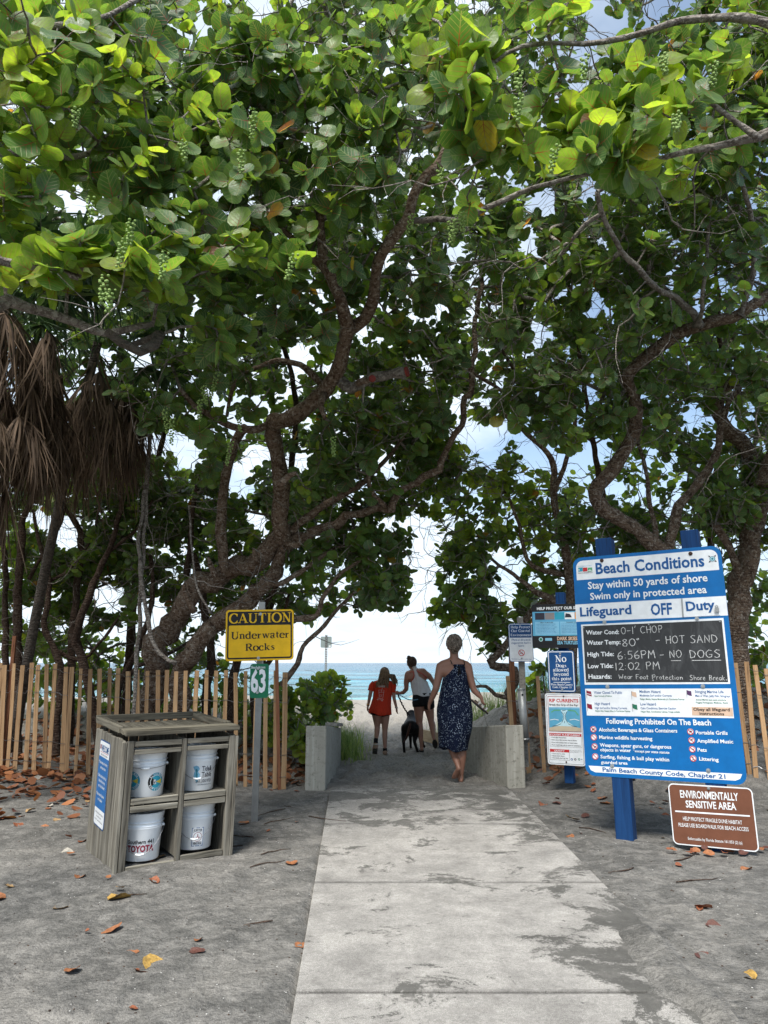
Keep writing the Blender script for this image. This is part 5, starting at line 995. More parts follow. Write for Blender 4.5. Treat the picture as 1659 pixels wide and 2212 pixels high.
for a in [('Alcoholic Beverages & Glass Containers', 295, 455, 928, 465, 28), ('Marine wildlife harvesting', 298, 515, 727, 528, 27), ('Weapons, spear guns, or dangerous', 303, 578, 880, 595, 27), ('objects in water', 305, 615, 555, 622, 25), ('*except per state statute', 572, 622, 865, 636, 19), ('Surfing, fishing & ball play within', 308, 672, 863, 698, 27), ('guarded area', 312, 715, 527, 724, 24),
          ('Portable Grills', 1078, 478, 1335, 483, 28), ('Amplified Music', 1088, 545, 1380, 553, 28), ('Pets', 1092, 617, 1166, 620, 28), ('Littering', 1105, 690, 1262, 698, 28)]: S.t(z2, *a, W_, .022)
S.t(z2, 'Palm Beach County Code, Chapter 21', 325, 778, 1318, 838, 32, IB, .022)
icons = {(250, 438): [[(-.3, .4, .2), (-.2, -.4, .4)], [(.2, .3, .5), (.2, -.5, .12)]], (254, 503): [], (260, 577): [[(-.5, .2, .3), (.5, -.1, .3)], [(0, .0, .2), (-.1, -.5, .25)]], (265, 658): [], (1034, 458): [[(-.4, .1, .5), (.4, .1, .5)], [(0, 0, .12), (-.3, -.6, .12)]], (1043, 528): [[(-.4, 0, .3), (.3, .3, .5)]], (1049, 600): [[(-.5, .2, .25), (.4, .0, .35)], [(.4, 0, .15), (.4, -.5, .15)]], (1056, 674): [[(-.1, .5, .3), (0, -.1, .3)], [(0, -.1, .15), (-.3, -.6, .15)], [(0, -.1, .15), (.3, -.6, .15)]]}
for c, ic in icons.items():
    a = S.loc(z2(*c)); b = S.loc(z2(c[0], c[1] + 26)); S.ban(a, abs(a[1] - b[1]), ic)
for c, m_ in (((318, 287), 'rust'), ((1034, 232), 'rust')): S.bolt(S.loc(z1(*c)), M[m_])
for c in ((340, 785), (1086, 757), (364, 1305), (1134, 1303)): S.bolt(S.loc(z1(*c)))
for c in ((402, 735), (1178, 772)): S.bolt(S.loc(z2(*c)))
for c in ((172, 830), (1272, 780), (200, 1258), (1325, 1252), (697, 803), (733, 1255)): S.bolt(S.loc(z1(*c)), r_=.004)
for x, m_ in ((82, 'teal'), (128, 'sign_red'), (176, 'green_print')): S.quad(zA, [(x, 300), (x + 44, 297), (x + 46, 335), (x + 2, 340)], M[m_], -.0021, 'emblem')
S.t(zA, 'PALM BEACH COUNTY', 78, 294, 218, 284, 11, M['pale_blue'], .0); S.t(zA, 'PARKS & RECREATION', 82, 361, 225, 352, 12, M['dark_ink'], .0)
S.quad(zA, [(84, 326), (90, 310), (100, 328)], W_, -.0027, 'emblem'); S.quad(zA, [(176, 332), (196, 318), (222, 330)], W_, -.0027, 'emblem')
c = S.loc(zA(1411, 212)); rr = abs(S.loc(zA(1411, 160))[1] - c[1])
S.shape([(c[0] + rr * (1.0 if i % 2 == 0 else .42) * math.cos(math.pi / 4 * i + math.pi / 4) * 1.0, c[1] + rr * (1.0 if i % 2 == 0 else .42) * math.sin(math.pi / 4 * i + math.pi / 4)) for i in range(8)], M['dark_ink'], -.0021, name='emblem'); S.disc(c, rr * .58, W_, -.0027, 'emblem'); S.disc(c, rr * .5, M['teal_ink'], -.0033, 'emblem'); S.disc(c, rr * .36, M['pale_teal'], -.0039, 'emblem'); S.disc(c, rr * .22, M['teal_ink'], -.0045, 'emblem')
xl_, xr_ = S.loc(z1(335, 200))[0] - .005, S.loc(z1(1040, 200))[0] - .005
post_local(S, xl_, .14, .14, -1.5, S.loc(z1(335, 112))[1] + .01, M['bluepost']); post_local(S, xr_ + .0, .14, .14, -1.5, S.loc(z1(1040, 45))[1] + .01, M['bluepost'])
# --- brown sign
S = Sign('sign', 'brown environmentally sensitive area sign with its lower edge buried in sand, below the big board', (2.566 * .968, 5.925 * .968, EYE + (.224 - EYE) * .968), -29, .59, .443, .038, W_, .9, 0, .003)
S.shape(rrect(-.287, -.213, .287, .213, .03), M['sign_brown'], -.0008)
for a in [('ENVIRONMENTALLY', 953, 988, 1422, 1015, 57, .02), ('SENSITIVE AREA', 998, 1068, 1405, 1090, 54, .02), ('HELP PROTECT FRAGILE DUNE HABITAT', 975, 1172, 1452, 1207, 29, .006), ('PLEASE USE BOARDWALK FOR BEACH ACCESS', 940, 1222, 1505, 1262, 29, .006), ('Enforceable by Florida Statute 161.053 (2) (a)', 1015, 1330, 1453, 1367, 22, .004)]: S.t(z2, *a[:6], W_, a[6])
S.quad(z2, [(910, 1093), (1513, 1133), (1513, 1145), (910, 1105)], W_, -.0020); S.bolt(S.loc(z2(1180, 914)), r_=.008)
# --- caution
S = Sign('sign', 'yellow and black caution underwater rocks sign on a bare aluminium post', (-1.128, 6.541, 1.648), 11, .61, .456, .03, M['sign_yellow'], 1.5, .7, .003)
S.shape(rrect(-.29, -.212, .29, .212, .022), M['sign_black'], -.0008); zz_ = S.loc(z5(140, 338))[1]
S.shape(rrect(-.277, -.198, .277, zz_, .012), M['sign_yellow'], -.0016)
S.t(z5, 'CAUTION', 145, 318, 697, 303, 84, M['sign_yellow'], font='serif', y=-.0026); S.t(z5, 'Underwater', 165, 458, 677, 443, 64, M['sign_black'], font='serif', y=-.0034); S.t(z5, 'Rocks', 290, 561, 550, 552, 62, M['sign_black'], font='serif', y=-.0034)
for c in ((424, 235), (406, 625)): S.bolt(S.loc(z5(*c)), r_=.009)
def upost(parent, a, b, m, w=.055, d=.03, name='post'):
    a, b = Vector(a), Vector(b); ax = (b - a).normalized(); s_ = ax.cross(Vector((0, 1, 0))).normalized() * -1; s_ = Vector((1, .05, 0)).normalized(); f = Vector((0, 1, 0))
    pr = [(-w / 2, 0), (w / 2, 0), (w / 2, d), (w / 2 - .006, d), (w / 2 - .006, .005), (-w / 2 + .006, .005), (-w / 2 + .006, d), (-w / 2, d)]
    mb = MB(); mb.add([p + s_ * x + f * y for p in (a, b) for x, y in pr], [tuple(range(8)), tuple(range(15, 7, -1))] + [(k, (k + 1) % 8, 8 + (k + 1) % 8, 8 + k) for k in range(8)][::1]); o = mb.build(name, m, parent); return o
def child_world(o, parent): o.parent = parent; bpy.context.view_layer.update(); o.matrix_parent_inverse = parent.matrix_world.inverted()
bpy.context.view_layer.update()
pa, pb = Vector(at(549, 1775, 6.82)), Vector(at(565.5, 1300, 6.60)); rt = S.root; o = upost(None, pa - Vector((0, 0, .1)), pb, M['aluminium']); child_world(o, rt)
S = Sign('sign', 'small green beach access 63 sign below the yellow caution sign', (-1.121, 6.555, 1.242), 6, .166, .30, .024, M['sign_green'], .5, 0, .003)
S.t(z5, 'Beach Access', 345, 718, 467, 716, 23, W_, .01); S.t(z5, '63', 336, 924, 470, 921, 190, W_, .03)
for c in ((404, 717), (397, 930)): S.bolt(S.loc(z5(*c)), r_=.008)
# --- rip currents
s_ = .934; cR = (2.141 * s_, 8.759 * s_, EYE + (.634 - EYE) * s_)
S = Sign('sign', 'tall white rip currents safety sign with a surf picture, low on the post', cR, -31, .45 * s_, .817 * s_, .03, M['sign_black'], .5, -1.4, .003)
w, h = .45 * s_, .817 * s_
S.shape(rrect(-w / 2 + .001, -h / 2 + .001, w / 2 - .001, h / 2 - .001, .029), W_, -.0006); S.shape(rrect(-w / 2 + .013, -h / 2 + .013, w / 2 - .013, h / 2 - .013, .022), M['dark_ink'], -.0010); S.shape(rrect(-w / 2 + .017, -h / 2 + .017, w / 2 - .017, h / 2 - .017, .019), W_, -.0015)
S.quad(z6, [(430, 640), (1043, 652), (1072, 1325), (456, 1305)], M['maroon'], -.0020); S.quad(z6, [(438, 650), (1035, 660), (1062, 1314), (464, 1296)], W_, -.0026)
S.t(z6, 'RIP CURRENTS', 465, 750, 1016, 758, 60, M['sign_red'], .03, y=-.004); S.t(z6, 'Break the Grip of the Rip!', 467, 815, 1012, 827, 34, M['sign_black'], .02, y=-.004)
S.quad(z6, [(452, 845), (1038, 852), (1060, 1310), (468, 1294)], M['sea_print'], -.0031); S.quad(z6, [(466, 1235), (560, 1215), (740, 1195), (960, 1225), (1056, 1245), (1060, 1310), (468, 1294)], M['sand_print'], -.0036)
S.quad(z6, [(455, 845), (1038, 852), (1040, 880), (456, 872)], M['pale_blue'], -.0036)
S.quad(z6, [(680, 900), (810, 900), (770, 1020), (790, 1110), (950, 1215), (560, 1200), (710, 1110), (730, 1020)], M['pale_teal'], -.0039)
for st in ([(500, 945), (560, 905), (670, 905)], [(820, 905), (950, 920), (1015, 1000)]): v, f = ribbon([(*S.loc(z6(a, b)), .012) for a, b in st]); me = bpy.data.meshes.new('print'); me.from_pydata([(a, -.0044, b) for a, b in v], [], f); me.materials.append(M['green_print']); link('print', me, S.hold)
for st in ([(695, 935), (740, 1000), (738, 1060), (700, 1140)], [(795, 935), (765, 1000), (768, 1060), (810, 1140)], [(525, 1210), (620, 1190), (690, 1160)], [(990, 1222), (900, 1200), (820, 1160)], [(750, 1150), (752, 1110)], [(744, 975), (745, 945)], [(705, 915), (775, 905)]): v, f = ribbon([(*S.loc(z6(a, b)), .005) for a, b in st]); me = bpy.data.meshes.new('print'); me.from_pydata([(a, -.0048, b) for a, b in v], [], f); me.materials.append(M['sign_black']); link('print', me, S.hold)
for q in ([(480, 1090), (560, 1075), (640, 1092)], [(850, 1090), (940, 1075), (1030, 1100)]): v, f = ribbon([(*S.loc(z6(a, b)), .007) for a, b in q]); me = bpy.data.meshes.new('print'); me.from_pydata([(a, -.0044, b) for a, b in v], [], f); me.materials.append(W_); link('print', me, S.hold)
S.quad(z6, [(463, 1334), (1070, 1356), (1084, 1618), (476, 1588)], M['dark_ink'], -.0020); S.quad(z6, [(466, 1336), (1067, 1358), (1080, 1614), (479, 1584)], W_, -.0026); S.quad(z6, [(463, 1334), (1070, 1356), (1073, 1410), (466, 1386)], M['sign_red'], -.0032)
S.t(z6, 'IF CAUGHT IN A RIP CURRENT', 482, 1378, 1052, 1400, 31, W_, .02, y=-.0044)
for a in [("• Don't fight the current", 490, 1427, 785, 1438), ('• Swim out of the current, then to shore', 490, 1473, 985, 1492), ("• If you can't escape, float or tread water", 493, 1522, 1000, 1540), ('• If you need help, call or wave for assistance', 495, 1567, 1058, 1592)]: S.t(z6, *a, 20, M['sign_black'], .02, y=-.0038)
S.quad(z6, [(474, 1638), (842, 1655), (852, 1862), (482, 1842)], M['dark_ink'], -.0020); S.quad(z6, [(478, 1642), (838, 1659), (848, 1857), (486, 1838)], W_, -.0026); S.quad(z6, [(474, 1638), (842, 1655), (844, 1708), (478, 1692)], M['sign_red'], -.0032)
S.t(z6, 'SAFETY', 560, 1688, 757, 1696, 32, W_, .02, y=-.0044)
for a in [('• Know how to swim', 508, 1735, 762, 1745), ('• Never swim alone', 508, 1776, 750, 1785), ("• If in doubt, don't go out", 510, 1816, 820, 1830)]: S.t(z6, *a, 20, M['sign_black'], .02, y=-.0038)
for a in [('More information about rip', 855, 1670, 1070, 1680), ('currents can be found at the', 857, 1690, 1085, 1702), ('following web sites', 857, 1708, 1015, 1716)]: S.t(z6, *a, 10, M['dark_ink'], .02, y=-.002)
for x, m_ in ((888, 'ink_blue'), (955, 'dark_ink'), (1028, 'ink_green'), (1078, 'ink_blue')): S.disc(S.loc(z6(x, 1838)), .0125 if x < 1050 else .006, M[m_], -.0020, 'emblem'); S.disc(S.loc(z6(x, 1838)), .006 if x < 1050 else .002, W_, -.0028, 'emblem')
for c in ((733, 642), (786, 1888)): S.bolt(S.loc(z6(*c)), M['rust'], r_=.006)
# the blue post it hangs on carries no. dogs + turtles
S = Sign('sign', 'blue no dogs sign with a white rim, above the rip currents sign', (2.0, 8.202, 1.307), -28, .305, .459, .03, M['deep_blue'], 0, 0, .003)
S.shape(rrect(-.143, -.220, .143, .220, .022), W_, -.0008); S.shape(rrect(-.134, -.211, .134, .211, .016), M['deep_blue'], -.0014)
for a in [('No', 632, 812, 737, 808, 64), ('Dogs', 638, 858, 735, 858, 30), ('allowed', 612, 899, 759, 898, 31), ('beyond', 620, 939, 759, 938, 31), ('this point', 600, 981, 784, 980, 31), ('Palm Beach County', 593, 1028, 795, 1031, 19), ('Code, Chapter 21', 607, 1053, 783, 1055, 18)]: S.t(z3, *a, W_, font='serif')
S.quad(z3, [(615, 997), (771, 998), (771, 1003), (615, 1002)], W_, -.0021); 
for c in ((677, 730), (697, 1066)): S.bolt(S.loc(z3(*c)), r_=.007)
pr_ = empty('sign_post', (2.0 + .062, 8.202 + .105, 0), (0, 0, R(-29)), label='blue timber post holding the turtle, no dogs and rip currents signs', cat='post'); mb = MB(); tz = at(1205, 1280, 8.3)[2]; mb.box((-.0, .0, (tz + .1) / 2), (.10, .10, tz - .1)); mb.build('shaft', M['bluepost'], pr_, bevel=.008)
mb = MB(); mb.box((0, 0, tz - .14), (.108, .108, .02)); mb.build('groove', M['ink_blue'], pr_)
X30 = Vector((math.cos(R(-30)), math.sin(R(-30)), 0)); lp = Vector(at(1149.5, 1353.5, 8.36)); cT = lp + X30 * .40
S = Sign('sign', 'dark wide sea turtles information sign with photographs, partly hidden by the board', tuple(cT), -30, .80, .50, .03, M['sign_black'], -.6, 0, .003)
zt = S.loc(z3(430, 345))[1]; zb2 = S.loc(z3(430, 568))[1]
S.shape([(-.392, zb2), (.392, zb2), (.392, zt), (-.392, zt)], M['sky_print'], -.0008); S.shape([(-.392, zb2), (.392, zb2), (.392, zb2 + .05), (-.392, zb2 + .05)], M['sea_print'], -.0014)
zz1, zz2 = S.loc(z3(440, 418))[1], S.loc(z3(440, 355))[1]; xx = -.36
for i, m_ in enumerate(('dark_ink', 'grey_print', 'teal', 'sign_white', 'orange_print', 'grey_print')): S.shape([(xx, zz1), (xx + .112, zz1), (xx + .112, zz2), (xx, zz2)], M[m_], -.0016); xx += .116
S.shape([(xx - 6 * .116 + .35, zz1 + .02), (xx - 6 * .116 + .43, zz1 + .02), (xx - 6 * .116 + .41, zz2 - .02), (xx - 6 * .116 + .36, zz2 - .01)], M['dark_ink'], -.0022)
for (a, b) in ((-.355, -.09), (-.06, .17), (.19, .36)): S.shape([(a - .008, zb2 + .012), (b + .008, zb2 + .012), (b + .008, zz1 - .025), (a - .008, zz1 - .025)], M['pale_blue'], -.0020)
for k in range(9):
    z = zz1 - .055 - k * .0165
    if z > zb2 + .018:
        for (a, b) in ((-.35, -.10), (-.055, .16), (.195, .35)): text(S.hold, 'turtles nest along this beach at night', (a, z), (b - random.uniform(0, .04), z), .007, M['ink_blue'], .01, y=-.0032)
text(S.hold, 'SEA TURTLES', (-.30, zz1 - .04), (-.15, zz1 - .04), .011, M['dark_ink'], .02, y=-.0032); text(S.hold, 'THINGS YOU CAN DO TO HELP', (0, zz1 - .04), (.33, zz1 - .04), .011, M['dark_ink'], .02, y=-.0032)
text(S.hold, 'HELP PROTECT OUR SEA TURTLES', (-.335, zt + .022), (.35, zt + .022), .03, W_, .03); text(S.hold, 'DARK SKIES', (-.11, zb2 - .05), (.12, zb2 - .05), .038, M['peach'], .03); text(S.hold, 'SAVE', (.15, zb2 - .05), (.27, zb2 - .05), .038, M['orange_print'], .03)
text(S.hold, "SEA TURTLES'", (-.11, zb2 - .095), (.13, zb2 - .095), .034, M['pale_blue'], .03); text(S.hold, 'LIVES', (.155, zb2 - .095), (.28, zb2 - .095), .034, W_, .03)
S.disc((-.30, zb2 - .04), .024, M['pale_teal'], -.0012, 'emblem'); S.disc((-.30, zb2 - .04), .017, M['ink_green'], -.0020, 'emblem'); S.shape([(-.25, zb2 - .055), (-.17, zb2 - .055), (-.17, zb2 - .025), (-.25, zb2 - .025)], M['pale_blue'], -.0012); S.bolt(S.loc(z3(657, 335)), r_=.006)
# --- coastal environment
S = Sign('sign', 'white and blue sign asking to discard cigarette butts, left of the turtle sign', (1.724, 9.086, 1.651), 1.2, .305, .475, .035, M['deep_blue'], .5, 0, .003)
S.shape(rrect(-.146, -.231, .146, .231, .028), W_, -.0008); zq = S.loc(z3(200, 585))[1]
o_ = [p for p in rrect(-.139, -.224, .139, .224, .022) if p[1] > 0] + [(-.139, zq), (.139, zq)]; o_ = sorted(o_, key=lambda p: math.atan2(p[1] - (zq + .05), p[0])); S.shape(o_, M['deep_blue'], -.0014)
for a in [('Help Protect', 217, 497, 397, 495, 23), ('Our Coastal', 220, 532, 397, 530, 23), ('Environment', 217, 570, 405, 569, 23)]: S.t(z3, *a, W_, font='serif')
for a in [('Please discard', 224, 614, 400, 612, 19), ('cigarette butts', 224, 642, 403, 640, 19), ('here', 288, 668, 342, 668, 18)]: S.t(z3, *a, M['ink_blue'], font='serif')
S.ban(S.loc(z3(317, 725)), .042, [[(-.55, -.1, .2), (.45, -.1, .2)], [(.3, .1, .08), (.1, .3, .08), (.35, .55, .08)]]); S.t(z3, 'Palm Beach County Parks & Rec. Dept.', 225, 786, 412, 789, 9, M['ink_blue'], .0)
for c in ((303, 462), (318, 775)): S.bolt(S.loc(z3(*c)), r_=.006)
bpy.context.view_layer.update()
o = upost(None, Vector(at(1134.5, 1620, 9.16)) - Vector((0, 0, .2)), Vector(at(1123.5, 1333, 9.14)), M['capwood'], .075, .04); child_world(o, S.root)
p0, p1 = Vector(at(1126, 1490, 8.98)), Vector(at(1135, 1604, 8.98)); rt = empty('cigarette_bin', p1, label='grey metal tube cigarette receptacle strapped to the post below the discard sign', cat='ash bin')
d = p0 - p1; mb = MB(); mb.tube([(0, 0, 0), tuple(d)], .047, 20); mb.build('tube', M['dullmetal'], rt, True); mb = MB(); mb.tube([tuple(d), tuple(d * 1.03)], [.052, .046], 20); mb.build('lid', M['aluminium'], rt, True)
mb = MB(); mb.tube([tuple(d * .91 + Vector((0, -.045, 0))), tuple(d * .91 + Vector((0, -.052, 0)))], .012, 10); mb.build('slot', M['sign_black'], rt); mb = MB(); mb.tube([tuple(d * .08), tuple(d * .05)], .05, 20); mb.build('band', M['aluminium'], rt, True)
# --- back of a distant sign on a perforated post
c = (-1.585, 19.77, 1.955); S = Sign('sign', 'plain grey back of a small sign on a perforated metal post, standing against the sea', c, 14, .305, .30, .03, M['signback'])
mb = MB(); zg = gz(c[0], c[1]) - c[2]; nh = 34
for i in range(nh): z = zg + (.20 - zg) * (i + .5) / nh; mb.box((0, -.012, z), (.058, .012, (.20 - zg) / nh * .62)); 
for sx in (-.023, .023): mb.box((sx, -.010, (zg + .20) / 2), (.014, .016, .20 - zg))
mb.build('perforated_post', M['aluminium'], S.hold); S.shape([(.075, -.135), (.125, -.135), (.125, -.085), (.075, -.085)], W_, -.001, name='sticker')

# ------------------------------------------------------------------ bucket stand
BX, BYAW, BW, BD, BH = (-1.468, 5.403, .0), .60, .79, .86, .915
bs = empty('bucket_stand', BX, (R(2.2), 0, BYAW), label='weathered wooden beach bucket stand with four pigeonholes, left of the path', cat='stand')
def board(name, c, d, m='weathered', jit=.0015, rot=None, par=bs): mb = MB(); mb.box((0, 0, 0), d, None, jit); o = mb.build(name, M[m], par, bevel=.004); o.location = c; o.rotation_euler = rot or (0, random.uniform(-.004, .004), random.uniform(-.006, .006)); return o
hw = BW / 2
for x, w in ((-hw + .022, .046), (.01, .034), (hw - .022, .046)): board('post', (x, .017, BH / 2 - .03), (w, .036, BH - .04))
board('post', (-hw - .018, .02, BH / 2 - .04), (.026, .045, BH - .03)); board('post', (hw + .016, .02, BH / 2 - .04), (.026, .045, BH - .03))
for z in (.842, .792): 
    for xa, xb in ((-hw + .05, -.012), (.032, hw - .05)): board('front_rail', ((xa + xb) / 2, .012, z + random.uniform(-.003, .003)), (xb - xa, .022, .036 if z > .8 else .032), 'weathered_x')
for z in (.458, .408):
    for xa, xb in ((-hw + .05, -.012), (.032, hw - .05)): board('front_rail', ((xa + xb) / 2, .012, z + random.uniform(-.003, .003)), (xb - xa, .022, .040), 'weathered_x')
for xa, xb, z in ((-hw + .05, -.012, .02), (.032, hw - .05, .045)): board('front_rail', ((xa + xb) / 2, .012, z), (xb - xa, .022, .04), 'weathered_x')
n = 13
for i in range(n):
    y = .05 + (BD - .05) * (i + .5) / n
    for sx in (-1, 1): board('side_board', (sx * (hw + .010), y, BH / 2 - .04 + random.uniform(-.004, .004)), (.020, (BD - .05) / n - .006, BH - .02))
for i in range(10): board('back_board', (-hw + BW * (i + .5) / 10, BD, BH / 2 - .04), (BW / 10 - .007, .02, BH - .02))
for i in range(7): board('shelf_slat', (0, .06 + i * .10, .452), (BW - .02, .085, .018), 'weathered_x')
board('divider', (.01, .40, BH / 2), (.018, .7, BH - .1), 'weathered')
zt_ = BH + .008
for i in range(5): board('top_slat', (0, -.005 + i * .036, zt_ + (.0 if i else -.004)), (BW + .05, .031, .034), 'top_x')
board('top_rail', (0, BD - .0, zt_ + .012), (BW + .05, .04, .05), 'top_x')
for sx in (-1, 1):
    for j in range(2): board('top_rail', (sx * (hw - .006 - j * .036 + .018), (BD + .16) / 2, zt_ + .004), (.032, BD - .17, .045), 'weathered_y')
for i in range(9): board('top_board', (-.33 + i * .0825, BD / 2 + .06, zt_ - .028), (.078, BD - .2, .014), 'weathered_y')
sg = MB(); sg.box((.30, -.004, .008), (.11, .006, .022)); sg.build('plate', M['deep_blue'], bs)
Wl = empty('sign', (-hw - .022, .52, .535), (0, 0, R(-90)), label='narrow blue and white welcome sign on the side of the bucket stand', cat='sign'); Wl.parent = None
mw = Matrix.Translation(BX) @ (Matrix.Rotation(BYAW, 4, 'Z') @ Matrix.Rotation(R(2.2), 4, 'X')) @ Matrix.Translation((-hw - .0225, .53, .50)) @ Matrix.Rotation(R(-90), 4, 'Z'); Wl.matrix_world = mw
class Flat(Sign):
    def __init__(s, root): s.hold = root; s.root = root
F_ = Flat(Wl); F_.shape(rrect(-.152, -.305, .152, .305, .03), M['deep_blue'], 0, .003, 'panel'); F_.shape(rrect(-.143, -.296, .143, .296, .024), W_, -.0008); F_.shape([(-.143, -.18), (.143, -.18), (.143, .185), (-.143, .185)], B_, -.0014)
text(Wl, 'WELCOME', (-.085, .225), (.125, .225), .045, IB, font='serif' if 0 else 'sans', bold=.01); F_.shape([(-.12, .219), (.12, .219), (.12, .2165), (-.12, .2165)], M['sign_red'], -.0014); text(Wl, 'Beach Clean Up Station', (-.09, .195), (.10, .195), .015, M['dark_ink']); F_.shape([(-.13, .235), (-.10, .235), (-.10, .268), (-.13, .268)], M['maroon'], -.0014, name='emblem')
for s_t, x0, x1, z in (('• Please keep our beaches', -.13, .125, .135), ('and oceans clean', -.07, .085, .10), ('• Grab a bucket to pick up', -.13, .125, .04), ('debris while you enjoy', -.09, .10, .005), ('your day at the beach', -.09, .10, -.03), ('• Please return buckets', -.13, .105, -.09), ('to this station', -.07, .06, -.125)): text(Wl, s_t, (x0, z), (x1, z), .022, W_, .008, y=-.003)
for s_t, x0, x1, z in (('Provided by Beach Bucket Foundation', -.12, .12, -.215), ('in partnership with', -.07, .07, -.24), ('Palm Beach County Parks Department', -.12, .12, -.265)): text(Wl, s_t, (x0, z), (x1, z), .012, M['dark_ink'], y=-.0024)

def bucket(label, lx, ly, z, face, decals, handle=1, rot=0, hang=-.1):
    r0, r1, H = .120, .139, .315; root = empty('bucket', (0, 0, 0), label=label, cat='bucket', group='beach clean up buckets'); root.matrix_world = Matrix.Translation(BX) @ Matrix.Rotation(BYAW, 4, 'Z') @ Matrix.Translation((lx, ly, z)) @ Matrix.Rotation(R(rot), 4, 'X')
    rz = lambda q: r0 + (r1 - r0) * q / H
    mb = MB(); mb.lathe([(.001, 0), (r0 - .006, 0), (r0, .006), (rz(.20), .20), (rz(.21) + .006, .212), (rz(.22) + .008, .222), (rz(.23) + .001, .228), (rz(.255), .255), (rz(.26) + .001, .262), (r1 + .008, H - .006), (r1 + .010, H), (r1 + .002, H + .002), (r1 - .004, H - .004), (r0 - .006, .008), (.001, .006)], 40); mb.build('pail', M['plastic'], root, True)
    mb = MB()
    for z_ in (.228, .252): mb.lathe([(rz(z_), z_ - .005), (rz(z_) + .009, z_ - .003), (rz(z_) + .009, z_ + .003), (rz(z_), z_ + .005)], 40)
    mb.build('rim_ring', M['plastic'], root, True)
    def bend(off):
        def f(P_):
            q = P_.copy(); rr = r0 + (r1 - r0) * P_[:, 2] / H + .0008 - P_[:, 1] * .1; a = off + P_[:, 0] / .132; q[:, 0] = rr * np.sin(a); q[:, 1] = -rr * np.cos(a); return q
        return f
    def tx(s_t, cx, z_, w, hh, m, b=.0, font='sans', y=-.002): text(root, s_t, (cx - w / 2, z_), (cx + w / 2, z_), hh, M[m], b, font, y, bend=bend(face))
    def grid(poly_fn, cx, cz, m, y, name='print'):
        V, F = [], []; poly = poly_fn
        k = len(poly); V = [(cx, y, cz)] + [(cx + a, y, cz + b) for a, b in poly]; V2 = [(cx + a * .5, y, cz + b * .5) for a, b in poly]; V += V2
        F = [(0, k + 1 + i, k + 1 + (i + 1) % k) for i in range(k)] + [(k + 1 + i, 1 + i, 1 + (i + 1) % k, k + 1 + (i + 1) % k) for i in range(k)]
        me = bpy.data.meshes.new(name); me.from_pydata(bend(face)(np.array(V)).tolist(), [], F); me.update(); me.materials.append(M[m]); link(name, me, root)
    tx('BEACH BUCKET FOUNDATION', .0 if 'rim' not in decals else decals['rim'], .272, .22, .018, 'teal_ink', .018, y=-.012)
    circ = lambda r_, n=24: [(r_ * math.cos(2 * math.pi * i / n), r_ * math.sin(2 * math.pi * i / n)) for i in range(n)]
    for d in decals['d']:
        if d[0] == 'blueline':
            cx, cz = d[1], d[2]; grid(circ(.062), cx, cz, 'teal', -.002); grid([(a, b) for a, b in circ(.062) if a <= .01] and [(.062 * math.cos(math.radians(a)), .062 * math.sin(math.radians(a))) for a in range(120, 245, 12)] + [(0, 0)], cx, cz, 'sign_black', -.006)
            grid(circ(.046), cx, cz, 'sign_white', -.010); grid(circ(.043), cx, cz, 'teal', -.014); grid([(-.04, -.017), (.044, -.017), (.047, .017), (-.04, .017)], cx, cz, 'logo_yellow', -.018); grid([(-.034, -.030), (.004, 0), (-.034, .030), (-.043, 0)], cx, cz, 'sign_black', -.022)
            tx('BL', cx - .010, cz + .002, .022, .013, 'sign_white', .03, y=-.028); tx('UE', cx - .010, cz - .016, .022, .013, 'sign_white', .03, y=-.028)
            for s_t, a0, a1, up in (('BLUELINE', 150, 30, 1), ('SURF & PADDLE', 200, 345, 0)):
                L = len(s_t)
                for i, ch in enumerate(s_t):
                    if ch == ' ': continue
                    a = math.radians(a0 + (a1 - a0) * (i + .5) / L); rr = .049 if up else .0585; x, zq_ = cx + rr * math.cos(a), cz + rr * math.sin(a); t_ = a - math.pi / 2 if up else a + math.pi / 2; hw_ = .0042; text(root, ch, (x - hw_ * math.cos(t_), zq_ - hw_ * math.sin(t_)), (x + hw_ * math.cos(t_), zq_ + hw_ * math.sin(t_)), .0095, M['sign_white'], .03, y=-.026, bend=bend(face))
        elif d[0] == 't': tx(*d[1:])
        elif d[0] == 'poly': grid(d[1], d[2], d[3], d[4], d[5], 'print')
    # wire handle hanging in front
    t0 = face; ears = [(.146 * math.sin(t0 + s_ * 1.35), -.146 * math.cos(t0 + s_ * 1.35), .222) for s_ in (-1, 1)]; P_ = []
    for i in range(15):
        a = -1.35 + 2.7 * i / 14; rr = .152; P_.append((rr * math.sin(t0 + a), -rr * math.cos(t0 + a), .222 + hang * math.cos(a / 1.35 * math.pi / 2) ** 1.1 * 1.))
    mb = MB(); mb.tube(P_, .0020, 6); hd = mb.build('handle', M['wire'], root, True); mb = MB(); mb.tube(P_[6:9], .0075, 8); mb.build('grip', M['plastic'], hd, True)
    mb = MB()
    for e in ears: mb.ball(e, .010, 8, 5)
    mb.build('handle_ear', M['plastic'], root, True)
FA = -.36
rect_ = lambda w, h: [(-w / 2, -h / 2), (0, -h / 2), (w / 2, -h / 2), (w / 2, 0), (w / 2, h / 2), (0, h / 2), (-w / 2, h / 2), (-w / 2, 0)]
bucket('white bucket with two round turquoise and yellow surf logos, upper left pigeonhole', -.19, .185, .464, FA, {'rim': -.02, 'd': [('blueline', -.095, .115), ('blueline', .085, .105)]}, hang=-.02)
heron = [(0, .05), (.012, .045), (.02, .03), (.01, .015), (.022, 0), (.02, -.02), (.004, -.05), (-.006, -.03), (-.016, -.01), (-.012, .012), (-.004, .03), (-.02, .044)]
